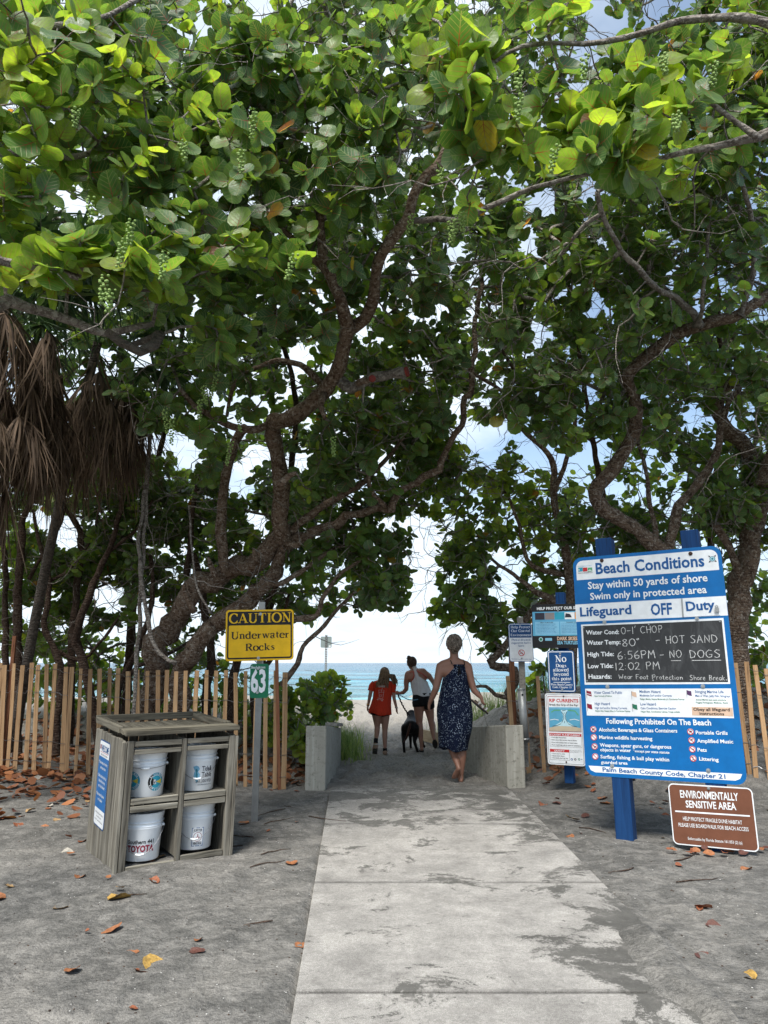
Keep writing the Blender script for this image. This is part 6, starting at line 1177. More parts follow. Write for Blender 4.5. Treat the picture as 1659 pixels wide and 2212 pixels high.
bucket('white bucket printed with a pale heron and the words Tide & Table, upper right pigeonhole', .20, .20, .470, FA, {'rim': .03, 'd': [('t', 'Tide&', .075, .142, .085, .034, 'dark_ink', .018), ('t', 'Table', .075, .100, .085, .034, 'dark_ink', .018), ('t', '561.320.9721', .055, .062, .13, .020, 'dark_ink', .018), ('t', 'www.tideandtablehome.com', .065, .042, .12, .009, 'dark_ink', .0), ('poly', [(a * 1.25, b * 1.25) for a, b in heron], -.008, .12, 'pale_blue', -.002), ('poly', [(a * .45, b * .8) for a, b in heron], -.006, .12, 'teal_ink', -.006)]}, hang=-.13)
bucket('white open bucket with black and red car dealer lettering, lower left pigeonhole', -.19, .185, .045, FA, {'d': [('t', 'Southern 441', .0, .118, .19, .025, 'sign_black', .028), ('t', 'TOYOTA', .0, .066, .20, .040, 'maroon', .045)]}, hang=-.17)
anchor = [(0, .024), (.003, .018), (.003, -.006), (.014, -.0), (.011, -.014), (0, -.022), (-.011, -.014), (-.014, 0), (-.003, -.006), (-.003, .018)]
bucket('white open bucket with a small framed anchor badge, lower right pigeonhole', .205, .21, .062, FA, {'rim': .01, 'd': [('poly', rect_(.088, .128), .025, .092, 'ink_blue', -.002), ('poly', rect_(.080, .120), .025, .092, 'sign_white', -.006), ('poly', circ_ if (circ_ := [(.032 * math.cos(i * .2618), .032 * math.sin(i * .2618)) for i in range(24)]) else 0, .025, .092, 'maroon', -.010), ('poly', [(a * .9, b * .9) for a, b in circ_], .025, .092, 'sign_white', -.014), ('poly', anchor, .025, .092, 'maroon', -.018), ('t', 'JUPITER', .025, .128, .066, .017, 'dark_ink', .015, 'sans', -.012), ('t', 'VINTAGE', .025, .040, .066, .017, 'dark_ink', .015, 'sans', -.012)]}, hang=-.14)

# ------------------------------------------------------------------ figures
def blob(name, caps, balls, m, parent, voxel=.011, smooth=6):
    mb = MB()
    for ch in caps:
        P_ = [Vector(c[:3]) for c in ch]; rr = [c[3] for c in ch]
        Q, Rr = [], []
        for i in range(len(P_) - 1):
            for k in range(4): t = k / 4; Q.append(P_[i].lerp(P_[i + 1], t)); Rr.append(rr[i] + (rr[i + 1] - rr[i]) * t)
        Q.append(P_[-1]); Rr.append(rr[-1]); mb.tube(Q, Rr, 14)
        for p, r_ in ((P_[0], rr[0]), (P_[-1], rr[-1])) if len(P_) > 1 else (): mb.ball(p, r_, 14, 9)
        for p, r_ in zip(P_[1:-1], rr[1:-1]): mb.ball(p, r_ * 1.01, 14, 9)
    for c, r_ in balls: mb.ball(c, r_, 18, 12)
    o = mb.build(name, m, None, True); a = o.modifiers.new('r', 'REMESH'); a.mode = 'VOXEL'; a.voxel_size = voxel; a.use_smooth_shade = True
    b = o.modifiers.new('s', 'SMOOTH'); b.factor = .5; b.iterations = smooth
    dg = bpy.context.evaluated_depsgraph_get(); me = bpy.data.meshes.new_from_object(o.evaluated_get(dg)); me.name = name
    if not me.materials: me.materials.append(m)
    me.polygons.foreach_set('use_smooth', [True] * len(me.polygons)); bpy.data.objects.remove(o); return link(name, me, parent)
def loft(name, rows, m, parent, n=48, folds=.0, nf=9, thick=True, hem=.0):
    """rows of (cx, cy, z, rx, ry): a garment hanging round the body, open below and above"""
    V, F = [], []; R2 = []
    for i in range(len(rows) - 1):
        for k in range(4):
            t = k / 4; R2.append([rows[i][j] * (1 - t) + rows[i + 1][j] * t for j in range(5)] + [(i + t) / (len(rows) - 1)])
    R2.append(list(rows[-1]) + [1.])
    for cx, cy, z, rx, ry, t in R2:
        for k in range(n):
            a = 2 * math.pi * k / n; f = 1 + folds * t * (math.sin(nf * a + 1.3 + 2 * t) * .6 + math.sin((nf * 2 + 1) * a + 4 * t) * .3) + folds * .4 * mnoise.noise(Vector((math.cos(a) * 2, math.sin(a) * 2, z * 5)))
            V.append((cx + rx * f * math.cos(a), cy + ry * f * math.sin(a), z + hem * t * math.sin(2 * a + .6) + hem * .5 * t * math.sin(5 * a)))
    for i in range(len(R2) - 1): F += [(i * n + k, i * n + (k + 1) % n, (i + 1) * n + (k + 1) % n, (i + 1) * n + k) for k in range(n)]
    me = bpy.data.meshes.new(name); me.from_pydata(V, [], F); me.update(); me.materials.append(m); me.polygons.foreach_set('use_smooth', [True] * len(F)); o = link(name, me, parent)
    if thick: s_ = o.modifiers.new('t', 'SOLIDIFY'); s_.thickness = .004
    return o
def hand(palm, tip, side, s=1., curl=.5):
    """chains for a slightly curled hand from wrist towards tip; side = direction of the knuckle row"""
    palm, tip, side = Vector(palm), Vector(tip), Vector(side).normalized(); d = (tip - palm).normalized(); f = d.cross(side).normalized(); ch = []
    mid = palm + d * .045 * s
    ch.append([(*palm, .020 * s), (*mid, .024 * s)])
    ch.append([(*(palm - side * .012 * s), .016 * s), (*(mid - side * .018 * s), .014 * s)]); ch.append([(*(palm + side * .012 * s), .016 * s), (*(mid + side * .018 * s), .014 * s)])
    for i, L in enumerate((.030, .036, .033, .026)):
        b = palm + d * .062 * s + side * (.0235 - .0157 * i) * s; k = b + (d * (1 - curl * .3) + f * curl * .5) * L * s; e = k + (d * (1 - curl) + f * curl) * L * .9 * s
        ch.append([(*b, .0092 * s), (*k, .0088 * s), (*e, .0078 * s)])
    b = palm + side * .022 * s + d * .01 * s; k = b + (side * .6 + d * .8 + f * .2) * .030 * s; ch.append([(*b, .0105 * s), (*k, .0095 * s), (*(k + (d + f * .3) * .026 * s), .0085 * s)])
    return ch
def foot(heel, toe, s=1., w=.036):
    heel, toe = Vector(heel), Vector(toe); d = toe - heel; sd = d.cross(Vector((0, 0, 1)));
    sd = sd.normalized() if sd.length > 1e-4 else Vector((1, 0, 0)); ch = [[(*heel, .030 * s), (*(heel + d * .45), .032 * s), (*(heel + d * .75), .030 * s)], [(*(heel + d * .5 + sd * .018), .022 * s), (*(heel + d * .8 + sd * .018), .020 * s)], [(*(heel + d * .5 - sd * .018), .022 * s), (*(heel + d * .8 - sd * .018), .020 * s)]]
    for i in range(5): b = heel + d * (.80) + sd * (.026 - .013 * i) * s; ch.append([(*b, .0105 * s), (*(b + d * (.18 - .015 * abs(i - 1))), (.0115 if i == 0 else .009) * s)])
    return ch
class Fig:
    def __init__(s, ox, oy, X0, Y0, sc): s.o = (ox, oy, gz(ox, oy) if oy > 8.7 else .006); s.X0, s.Y0, s.s = X0, Y0, sc
    def p(s, X, Y, dy=0.): return (s.o[0] + (X - s.X0) * s.s, s.o[1] + dy, s.o[2] + (s.Y0 - Y) * s.s)
    def c(s, *pts): return [(*s.p(X, Y, dy), r_) for X, Y, dy, r_ in pts]
    def row(s, Y, xl, xr, ry, dy=0.): a = s.p((xl + xr) / 2, Y, dy); return (a[0], a[1], a[2], (xr - xl) / 2 * s.s, ry)
def head_balls(f, X, Y, dy, k=1.):
    c = f.p(X, Y, dy); cx, cy, cz = c
    return [(c, (.074 * k, .093 * k, .100 * k)), ((cx, cy + .03 * k, cz - .055 * k), (.056 * k, .062 * k, .062 * k)), ((cx, cy + .096 * k, cz - .02 * k), (.013 * k, .020 * k, .018 * k)), ((cx, cy + .075 * k, cz - .088 * k), (.026 * k, .022 * k, .02 * k)),
            ((cx, cy + .086 * k, cz - .058 * k), (.024 * k, .012 * k, .008 * k)), ((cx - .030 * k, cy + .082 * k, cz + .008 * k), (.014 * k, .012 * k, .009 * k)), ((cx + .030 * k, cy + .082 * k, cz + .008 * k), (.014 * k, .012 * k, .009 * k)),
            ((cx - .076 * k, cy + .0, cz - .018 * k), (.010 * k, .020 * k, .030 * k)), ((cx + .076 * k, cy + .0, cz - .018 * k), (.010 * k, .020 * k, .030 * k))]
def hair_tufts(mb, c, r_, n, ln, rad=.008, seed=0, low=-.3):
    rr = random.Random(seed)
    for _ in range(n):
        a = rr.uniform(0, 6.28); z = rr.uniform(low, 1); q = math.sqrt(max(0, 1 - z * z)); d = Vector((q * math.cos(a), q * math.sin(a) , z)); p = Vector(c) + Vector((d.x * r_[0], d.y * r_[1], d.z * r_[2])); t = d.cross(Vector((rr.uniform(-1, 1), rr.uniform(-1, 1), rr.uniform(-1, 1)))).normalized()
        mb.tube([p - t * ln, p + d * .006, p + t * ln, p + t * ln * 1.7 - d * .01], [rad * .6, rad, rad * .8, .001], 5)

# woman in the navy dress
f = Fig(.94, 9.16, 490, 2112, .000898)
r1 = empty('person', (0, 0, 0), label='barefoot woman in a long navy spotted sundress carrying sandals, walking away', cat='person')
caps = [f.c((432, 360, 0, .056), (430, 440, -.005, .054), (430, 500, 0, .066)), f.c((275, 556, 0, .062), (430, 515, 0, .070), (592, 562, 0, .060)), f.c((305, 640, 0, .075), (430, 620, .0, .10), (550, 640, 0, .072)), f.c((430, 700, .01, .125), (430, 900, .02, .120), (425, 1120, .0, .145)), f.c((345, 1150, 0, .10), (500, 1150, 0, .10)),
        f.c((238, 575, 0, .058), (205, 720, -.01, .052), (168, 870, -.02, .045), (120, 990, .02, .037), (82, 1075, .05, .026)), f.c((622, 580, 0, .055), (650, 740, -.02, .049), (690, 890, -.04, .042), (742, 950, -.06, .034), (785, 990, -.07, .026)),
        f.c((370, 1180, 0, .105), (372, 1400, .05, .078), (362, 1600, .09, .058), (405, 1740, .02, .054), (440, 1880, -.10, .032)), f.c((500, 1180, 0, .105), (512, 1400, .0, .078), (522, 1620, .0, .056), (512, 1760, -.01, .055), (494, 2020, 0, .031), (492, 2070, 0, .033))]
caps += hand(f.p(75, 1090, .055), f.p(68, 1200, .07), (0, 1, .1), .95, .7) + hand(f.p(790, 1000, -.07), f.p(815, 1120, -.07), (-.3, 1, 0), .95, .9)
caps += foot(f.p(490, 2082, -.02), f.p(500, 2094, .20)) + foot(f.p(452, 1915, -.12), f.p(392, 2072, .03), 1.05)
blob('body', caps, head_balls(f, 436, 285, .02, 1.08), M['skin1'], r1)
loft('dress', [f.row(545, 385, 575, .095), f.row(600, 355, 592, .105), f.row(670, 318, 604, .125), f.row(745, 272, 612, .148), f.row(850, 248, 628, .155), f.row(1000, 214, 645, .165), f.row(1150, 185, 660, .185), f.row(1250, 180, 664, .19), f.row(1400, 196, 650, .185), f.row(1520, 200, 618, .18, .01), f.row(1610, 203, 596, .175, .02), f.row(1680, 206, 588, .17, .03)], M['dress'], r1, 72, .055, 10, hem=.022)
mb = MB()
for a in ([(392, 545, -.09), (378, 500, -.065), (350, 462, 0), (360, 500, .07)], [(566, 560, -.08), (563, 510, -.065), (556, 480, 0), (560, 520, .07)], [(400, 560, -.095), (480, 578, -.11), (560, 565, -.09)]): mb.tube([f.p(*q) for q in a], .0055, 6)
mb.tube([f.p(480, 578, -.112), f.p(476, 640, -.125), f.p(470, 700, -.135)], [.006, .010, .008], 6); mb.tube([f.p(484, 578, -.112), f.p(496, 640, -.125), f.p(500, 680, -.135)], [.006, .009, .007], 6); mb.build('strap', M['black_cloth'], r1, True)
mb = MB(); c = Vector(f.p(436, 275, .005)); mb.ball(c + Vector((0, -.012, .018)), (.092, .104, .104), 20, 14); hair_tufts(mb, c + Vector((0, -.012, .018)), (.092, .106, .108), 260, .020, .011, 3, -.35); b = Vector(f.p(432, 300, -.10)); mb.ball(b, (.060, .048, .058), 14, 10); hair_tufts(mb, b, (.062, .05, .06), 110, .02, .010, 4, -1); c2 = Vector(f.p(436, 350, -.05)); mb.ball(c2, (.05, .045, .05), 12, 8); mb.build('hair', M['hair_grey'], r1, True)
for i, (X, Y, a) in enumerate(((735, 1100, .35), (790, 1125, .1))):
    sn = empty('sandal', f.p(X, Y, -.06 + i * .035), (R(8), R(38 + i * 8), a), label='pale tan sandal %s in the hand of the woman in the navy dress' % ('nearer her hip' if i == 0 else 'farther out'), cat='sandal')
    mb = MB(); P_ = [(.118 * math.cos(t * .3142) * (1), (.036 + .008 * math.cos(t * .3142)) * math.sin(t * .3142)) for t in range(20)]
    mb.add([(x, y, -.010) for x, y in P_] + [(x, y, .010) for x, y in P_], [tuple(range(19, -1, -1)), tuple(range(20, 40))] + [(k, (k + 1) % 20, 20 + (k + 1) % 20, 20 + k) for k in range(20)]); mb.build('sole', M['shoe_sole'], sn, bevel=.003)
    mb = MB(); mb.add([(x * .95, y * .95, .011) for x, y in P_] + [(x * .93, y * .93, .017) for x, y in P_], [tuple(range(19, -1, -1)), tuple(range(20, 40))] + [(k, (k + 1) % 20, 20 + (k + 1) % 20, 20 + k) for k in range(20)]); mb.build('insole', M['shoe_tan'], sn)
    mb = MB(); mb.tube([(-.02, -.040, .01), (-.01, -.030, .045), (0, 0, .055), (-.01, .030, .045), (-.02, .040, .01)], .011, 8, squash=.4); mb.tube([(.05, -.040, .01), (.055, -.025, .04), (.06, 0, .048), (.055, .025, .04), (.05, .040, .01)], .012, 8, squash=.4); mb.build('strap', M['cuff'], sn, True)

# woman in the white tank top
f = Fig(.612, 12.1, 1015, 1398, .00103); r2 = empty('person', (0, 0, 0), label='woman in a white racerback top and black shorts leaning left to hold a dog leash', cat='person')
caps = [f.c((882, 75, .10, .048), (905, 130, .08, .052), (930, 180, .05, .06)), f.c((815, 212, .05, .056), (930, 185, .05, .066), (1055, 172, .03, .056)), f.c((860, 270, .04, .075), (950, 250, .04, .09), (1060, 250, .03, .075)), f.c((960, 300, .04, .115), (1000, 420, .03, .108), (1035, 560, 0, .135)), f.c((975, 610, 0, .10), (1125, 610, 0, .10)),
        f.c((800, 225, .05, .050), (782, 340, .06, .047), (782, 450, .06, .038), (730, 505, .10, .034), (672, 517, .12, .025)), f.c((1070, 185, .03, .050), (1150, 240, .02, .045), (1210, 330, .03, .037), (1250, 420, .08, .028), (1265, 450, .10, .026)),
        f.c((972, 640, 0, .098), (978, 800, .02, .080), (985, 960, .03, .055), (992, 1080, .0, .056), (1012, 1290, -.02, .030), (1015, 1345, -.02, .030)), f.c((1125, 640, 0, .098), (1150, 790, .05, .078), (1172, 930, .06, .055), (1190, 1020, .0, .055), (1198, 1180, -.14, .030))]
caps += hand(f.p(670, 517, .12), f.p(610, 520, .13), (0, 0, 1), .95, .9) + hand(f.p(1265, 455, .10), f.p(1275, 520, .12), (0, 1, 0), .95, .5)
caps += foot(f.p(1015, 1368, -.04), f.p(1018, 1380, .18)) + foot(f.p(1205, 1205, -.17), f.p(1222, 1305, -.03))
blob('body', caps, head_balls(f, 874, 38, .10, .98), M['skin2'], r2)
loft('tank_top', [f.row(92, 872, 948, .07, .085), f.row(135, 888, 958, .085, .07), f.row(190, 905, 965, .098, .05), f.row(240, 902, 1000, .108, .045), f.row(295, 872, 1080, .125, .04), f.row(345, 848, 1122, .135, .04), f.row(400, 858, 1140, .14, .035), f.row(455, 866, 1165, .145, .02), f.row(500, 878, 1182, .15, .01), f.row(545, 884, 1186, .155, .0)], M['tank'], r2, 60, .03, 8, hem=.012)
mb = MB(); mb.tube([f.p(838, 180, -.02), f.p(890, 175, -.055), f.p(905, 230, -.062), f.p(860, 330, -.06)], .006, 6); mb.tube([f.p(945, 150, -.03), f.p(960, 170, -.045), f.p(1040, 210, -.055), f.p(1110, 270, -.04)], .006, 6); mb.build('bra_strap', M['sign_red'], r2, True)
loft('shorts', [f.row(505, 888, 1178, .14), f.row(580, 880, 1205, .15), f.row(660, 880, 1222, .15), f.row(700, 884, 1222, .145)], M['black_cloth'], r2, 48, .0)
mb = MB(); mb.tube([f.p(972, 640, 0), f.p(975, 718, 0)], [.106, .100], 24, cap=False); mb.tube([f.p(1128, 640, 0), f.p(1145, 738, .03)], [.104, .092], 24, cap=False); mb.build('shorts_leg', M['black_cloth'], r2, True)
mb = MB(); c = Vector(f.p(874, 28, .085)); mb.ball(c, (.078, .098, .090), 18, 12); hair_tufts(mb, c, (.078, .098, .09), 90, .03, .006, 5, -.1); b = Vector(f.p(826, -38, .05)); mb.ball(b, (.032, .032, .036), 12, 8); hair_tufts(mb, b, (.032, .032, .036), 30, .015, .006, 6, -1); mb.ball(f.p(868, 60, .05), (.052, .05, .05), 12, 8); mb.build('hair', M['hair_brown'], r2, True)
for q, tz in (((f.p(1015, 1392, -.07)), 0), ((f.p(1208, 1215, -.21)), 1)):
    mb = MB(); P_ = [(.042 * math.cos(t * .3142) * (1 - .15 * math.sin(t * .3142)), .125 * math.sin(t * .3142) + .115) for t in range(20)]; mb.add([(x, y, -.012) for x, y in P_] + [(x, y, .008) for x, y in P_], [tuple(range(19, -1, -1)), tuple(range(20, 40))] + [(k, (k + 1) % 20, 20 + (k + 1) % 20, 20 + k) for k in range(20)]); o = mb.build('flip_flop', M['shoe_sole'], r2, bevel=.003); o.location = q; o.rotation_euler = (R(-42 if tz else 0), 0, R(-4 if tz else 0)) if not tz else (R(-36), 0, R(-8))
H2 = Vector(f.p(640, 520, .13))
# girl in the orange shirt
f = Fig(.02, 11.78, 440, 1437, .001001); r3 = empty('person', (0, 0, 0), label='girl with long loose hair in an orange red T-shirt and dark socks, walking away', cat='person')
caps = [f.c((425, 250, .02, .042), (415, 300, .0, .046), (405, 340, 0, .05)), f.c((275, 358, 0, .044), (405, 335, 0, .052), (540, 358, 0, .044)), f.c((405, 420, .0, .10), (385, 600, .01, .095), (375, 760, 0, .115)), f.c((310, 800, 0, .078), (440, 800, 0, .078)),
        f.c((245, 368, 0, .040), (212, 470, -.01, .034), (192, 560, 0, .031), (175, 650, .02, .026), (162, 710, .03, .020)), f.c((560, 368, 0, .040), (572, 480, 0, .034), (582, 590, 0, .030), (605, 680, .02, .025), (622, 745, .03, .020)),
        f.c((298, 820, 0, .080), (308, 930, .03, .064), (312, 1030, .05, .046), (308, 1110, .02, .044), (292, 1240, -.08, .026), (290, 1280, -.10, .028)), f.c((440, 820, 0, .080), (438, 950, 0, .062), (434, 1080, .01, .045), (432, 1180, .0, .043), (436, 1370, 0, .026), (438, 1410, 0, .028))]
caps += hand(f.p(160, 722, .03), f.p(152, 810, .04), (.2, 1, 0), .82, .6) + hand(f.p(622, 755, .03), f.p(628, 830, .04), (-.2, 1, 0), .82, .6)
blob('body', caps, head_balls(f, 430, 196, .03, .93), M['skin3'], r3)
loft('t_shirt', [f.row(305, 340, 480, .075), f.row(330, 262, 552, .09), f.row(380, 250, 562, .105), f.row(470, 255, 555, .118), f.row(580, 244, 535, .125), f.row(680, 215, 528, .14), f.row(770, 180, 532, .155), f.row(830, 178, 536, .16)], M['shirt'], r3, 60, .035, 7, hem=.018)
mb = MB(); mb.tube([f.p(270, 350, 0), f.p(225, 400, 0), f.p(208, 472, -.01)], [.052, .052, .050], 16, cap=False); mb.tube([f.p(535, 350, 0), f.p(572, 400, 0), f.p(560, 495, 0)], [.052, .050, .046], 16, cap=False); mb.build('sleeve', M['shirt'], r3, True)
mb = MB(); mb.tube([f.p(300, 780, 0), f.p(290, 850, 0)], [.088, .094], 20, cap=False); mb.tube([f.p(440, 780, 0), f.p(455, 858, 0)], [.088, .092], 20, cap=False); mb.build('shorts', M['black_cloth'], r3, True)
def on_back(s_t, Xa, Xb, Yy, hpx, b=.02):
    a = f.p(Xa, Yy); c = f.p(Xb, Yy); text(r3, s_t, (a[0], a[2]), (c[0], c[2]), hpx * f.s, M['cuff'], b, y=0, bend=lambda P_: np.stack([P_[:, 0], f.o[1] - .004 - .130 * np.sqrt(np.clip(1 - ((P_[:, 0] - f.p(405, 0)[0]) / .21) ** 2, 0, 1)), P_[:, 2]], -1))
on_back('SQUEEZE', 330, 435, 412, 24); on_back('lemon pressed', 308, 412, 608, 12); on_back('fresh daily', 314, 405, 624, 11)
mb = MB()
for a in ([(335, 455), (345, 560), (335, 585), (400, 585), (422, 455), (335, 455)], [(340, 490), (420, 488)], [(375, 480), (395, 420)], [(362, 520), (352, 550), (370, 560), (384, 540), (388, 515)], [(318, 580), (395, 585)]): mb.tube([(f.p(x, 0)[0], f.o[1] - .008 - .130 * math.sqrt(1 - ((f.p(x, 0)[0] - f.p(405, 0)[0]) / .21) ** 2), f.p(0, y)[2]) for x, y in a], .0022, 5)
mb.build('print', M['cuff'], r3)
mb = MB(); c = Vector(f.p(430, 186, .015)); mb.ball(c, (.080, .096, .090), 18, 12)
rr = random.Random(9)
for i in range(120):
    a = rr.uniform(-2.9, .0); x0, y0 = math.cos(a) * .075, math.sin(a) * .085; top = c + Vector((x0 * .6, y0 * .5, .07)); side_ = i % 4 == 0
    mid = c + Vector((x0 * 1.1, y0 * 1.12, -.03)); end = Vector(f.p(rr.uniform(300, 485), rr.uniform(330, 410), -.10 + rr.uniform(-.02, .015))) if not side_ else Vector(f.p(rr.uniform(560, 640), rr.uniform(300, 375), -.03 + rr.uniform(-.03, .03)))
    q = mid.lerp(end, .5) + Vector((.03 if side_ else rr.uniform(-.012, .012), -.02, .045 if side_ else 0)); mb.tube([top, mid, q, end, end + (end - q) * .25], [.006, .010, .009, .006, .001], 5)
mb.build('hair', M['hair_long'], r3, True)
mb = MB(); mb.tube([f.p(291, 1205, -.06), f.p(290, 1275, -.095)], .034, 14); mb.tube([f.p(434, 1352, 0), f.p(437, 1425, 0)], .034, 14); mb.build('sock', M['black_cloth'], r3, True)
for X, Y, dy, lift in ((288, 1290, -.10, 1), (438, 1432, 0, 0)):
    fc = [f.c((X, Y, dy, .040)), ]
    if lift: ch = [f.c((X, Y, dy, .040), (X - 8, Y + 60, dy - .01, .044), (X - 14, Y + 120, dy + .05, .040))]
    else: ch = [[(*f.p(X, Y - 10, -.02), .040), (*f.p(X, Y - 4, .08), .044), (*f.p(X + 8, Y, .17), .036)]]
    blob('shoe', ch, [], M['shoe_tan'], r3, .010, 3)
    mb = MB(); mb.tube([f.p(X, Y - 14, dy), f.p(X + 1, Y - 2, dy)], [.044, .046], 14); mb.build('shoe_cuff', M['cuff'], r3, True)
mb = MB(); q = [f.p(286, 1345, -.155), f.p(272, 1432, -.085)]; mb.tube([q[0], q[1]], [.036, .040], 12, squash=.45); mb.build('shoe_sole', M['shoe_sole'], r3, True)
for pts, m_ in (([f.p(164, 690, .028), f.p(166, 678, .026)], 'orange_print'), ([f.p(163, 706, .03), f.p(164, 697, .03)], 'dark_ink'), ([f.p(618, 742, .03), f.p(616, 728, .03)], 'dullmetal')): mb = MB(); mb.tube(pts, .026, 12); mb.build('bracelet', M[m_], r3, True)
# dog
f = Fig(.612, 12.0, 1015, 1412, .00103); dg_ = empty('dog', (0, 0, 0), label='big dark brown dog seen from behind, leashed, between the girl and the leaning woman', cat='dog')
caps = [f.c((828, 1000, -.06, .105), (835, 1010, .08, .118), (850, 1020, .26, .118), (865, 1010, .42, .125), (875, 960, .52, .100), (880, 900, .60, .078), (882, 860, .68, .070)), f.c((840, 1080, .36, .10), (860, 1090, .46, .10)),
        f.c((765, 1020, -.04, .082), (742, 1120, .02, .056), (726, 1215, -.07, .030), (734, 1310, -.05, .024), (738, 1385, -.05, .024), (738, 1400, -.01, .024)), f.c((895, 1020, -.04, .082), (915, 1130, .04, .056), (898, 1220, -.05, .030), (925, 1310, -.03, .024), (948, 1380, -.02, .024), (955, 1396, .02, .024)),
        f.c((820, 1060, .42, .060), (846, 1160, .40, .036), (852, 1260, .40, .025), (854, 1345, .40, .022), (856, 1362, .44, .024)), f.c((930, 1060, .46, .060), (985, 1160, .44, .036), (1040, 1250, .46, .025), (1068, 1340, .46, .022), (1080, 1356, .50, .024)),
        f.c((882, 850, .72, .062), (884, 862, .80, .045), (885, 872, .87, .032))]
blob('body', caps, [(f.p(880, 842, .68), (.068, .085, .062))], M['fur'], dg_, .012, 7)
mb = MB()
for s_ in (-1, 1): mb.tube([f.p(880 + s_ * 45, 815, .66), f.p(880 + s_ * 72, 840, .67), f.p(880 + s_ * 70, 890, .68)], [.022, .026, .010], 10, squash=.5)
mb.build('ear', M['fur'], dg_, True)
mb = MB(); mb.tube([f.p(835, 950, -.13), f.p(800, 1050, -.19), f.p(770, 1150, -.19), f.p(735, 1205, -.16), f.p(718, 1225, -.15)], [.022, .020, .017, .012, .004], 10); mb.build('tail', M['fur_brown'], dg_, True)
mb = MB(); mb.tube([f.p(835, 885, .60), f.p(858, 915, .50), f.p(905, 915, .50), f.p(932, 885, .60), f.p(910, 850, .66), f.p(858, 850, .66), f.p(835, 885, .60)], .012, 8); mb.build('collar', M['rope_dark'], dg_, True)
P0, P1 = H2, Vector(f.p(850, 868, .58)); P_ = [P0.lerp(P1, t / 16) + Vector((.012 * (t % 2 - .5), .0, -.05 * math.sin(math.pi * t / 16))) for t in range(17)]; mb = MB(); mb.tube(P_, [.011 + .003 * (t % 2) for t in range(17)], 8)
ls = mb.build('leash', M['rope_dark'], None, True); tag(ls, 'dark braided leash running from the leaning woman to the dog', 'leash')
f2_ = Fig(.612, 12.1, 1015, 1398, .00103); mb = MB(); mb.tube([f2_.p(660, 528, .1), f2_.p(730, 570, -.10), f2_.p(810, 605, -.15), f2_.p(890, 612, -.155), f2_.p(960, 600, -.16)], .007, 6); tag(mb.build('cord', M['rope_blue'], None, True), 'pale blue cord trailing from the leaning woman\'s hand across her hip', 'cord')

# ------------------------------------------------------------------ fallen leaves and sticks
def dry_mesh(v, rv):
    V, Fq, Ft, uv = leaf_template(True, v); r_ = random.Random(v * 7); V = V.copy(); a, b, c = r_.uniform(.05, .5), r_.uniform(-.4, .6), r_.uniform(0, 6)
    V[:, 2] += a * V[:, 0] ** 2 * 1.3 + b * (V[:, 1] - .5) ** 2 * .8 + .05 * np.sin(V[:, 0] * 9 + c) * np.sin(V[:, 1] * 8 + c); V[:, 0] *= r_.uniform(.6, 1.); me = np_mesh('fallen_leaf', V, Fq, Ft, True, {'rnd': np.full(len(V), rv)}, uv); return me
def dm(kind, c1):
    m_ = mat(kind, c1, .62, build=lambda n, b: (n.link(n.mix(n.ramp(n.noise(n.coord('Object'), 5, 5, .65), (.4, 0.), (.7, 1.)), c1, tuple(x * .45 for x in c1)), b.inputs['Base Color']), n.bump(b, n.noise(n.coord('Object'), 9, 4), .4, .02))); return m_
DM = {'orange': dm('orange_dry_leaf', (.34, .13, .05)), 'rust': dm('rust_dry_leaf', (.27, .085, .035)), 'yellow': dm('yellow_dry_leaf', (.46, .28, .07)), 'tan': dm('tan_dry_leaf', (.38, .24, .11)), 'dark': dm('dark_dry_leaf', (.11, .04, .028)), 'pale': dm('bleached_dry_leaf', (.42, .38, .32))}
DRY = {k: [] for k in DM}
for k in DM:
    for v in range(5): q = dry_mesh(v + 11 * len(k), .5); q.materials.append(DM[k]); DRY[k].append(q)
def drop(x, y, kind, s_, label, group=None, lift=.003):
    o = link('fallen_leaf', random.choice(DRY[kind])); o.location = (x, y, gz(x, y) + lift if not (xl(y) < x < 1.42 and y < 8.66) else .02); o.scale = (s_ * .88, s_ * .88, s_ * .7)
    o.rotation_euler = (random.uniform(-.35, .35), random.uniform(-.35, .35), random.uniform(0, 6.28)); return tag(o, label, 'leaf', group)
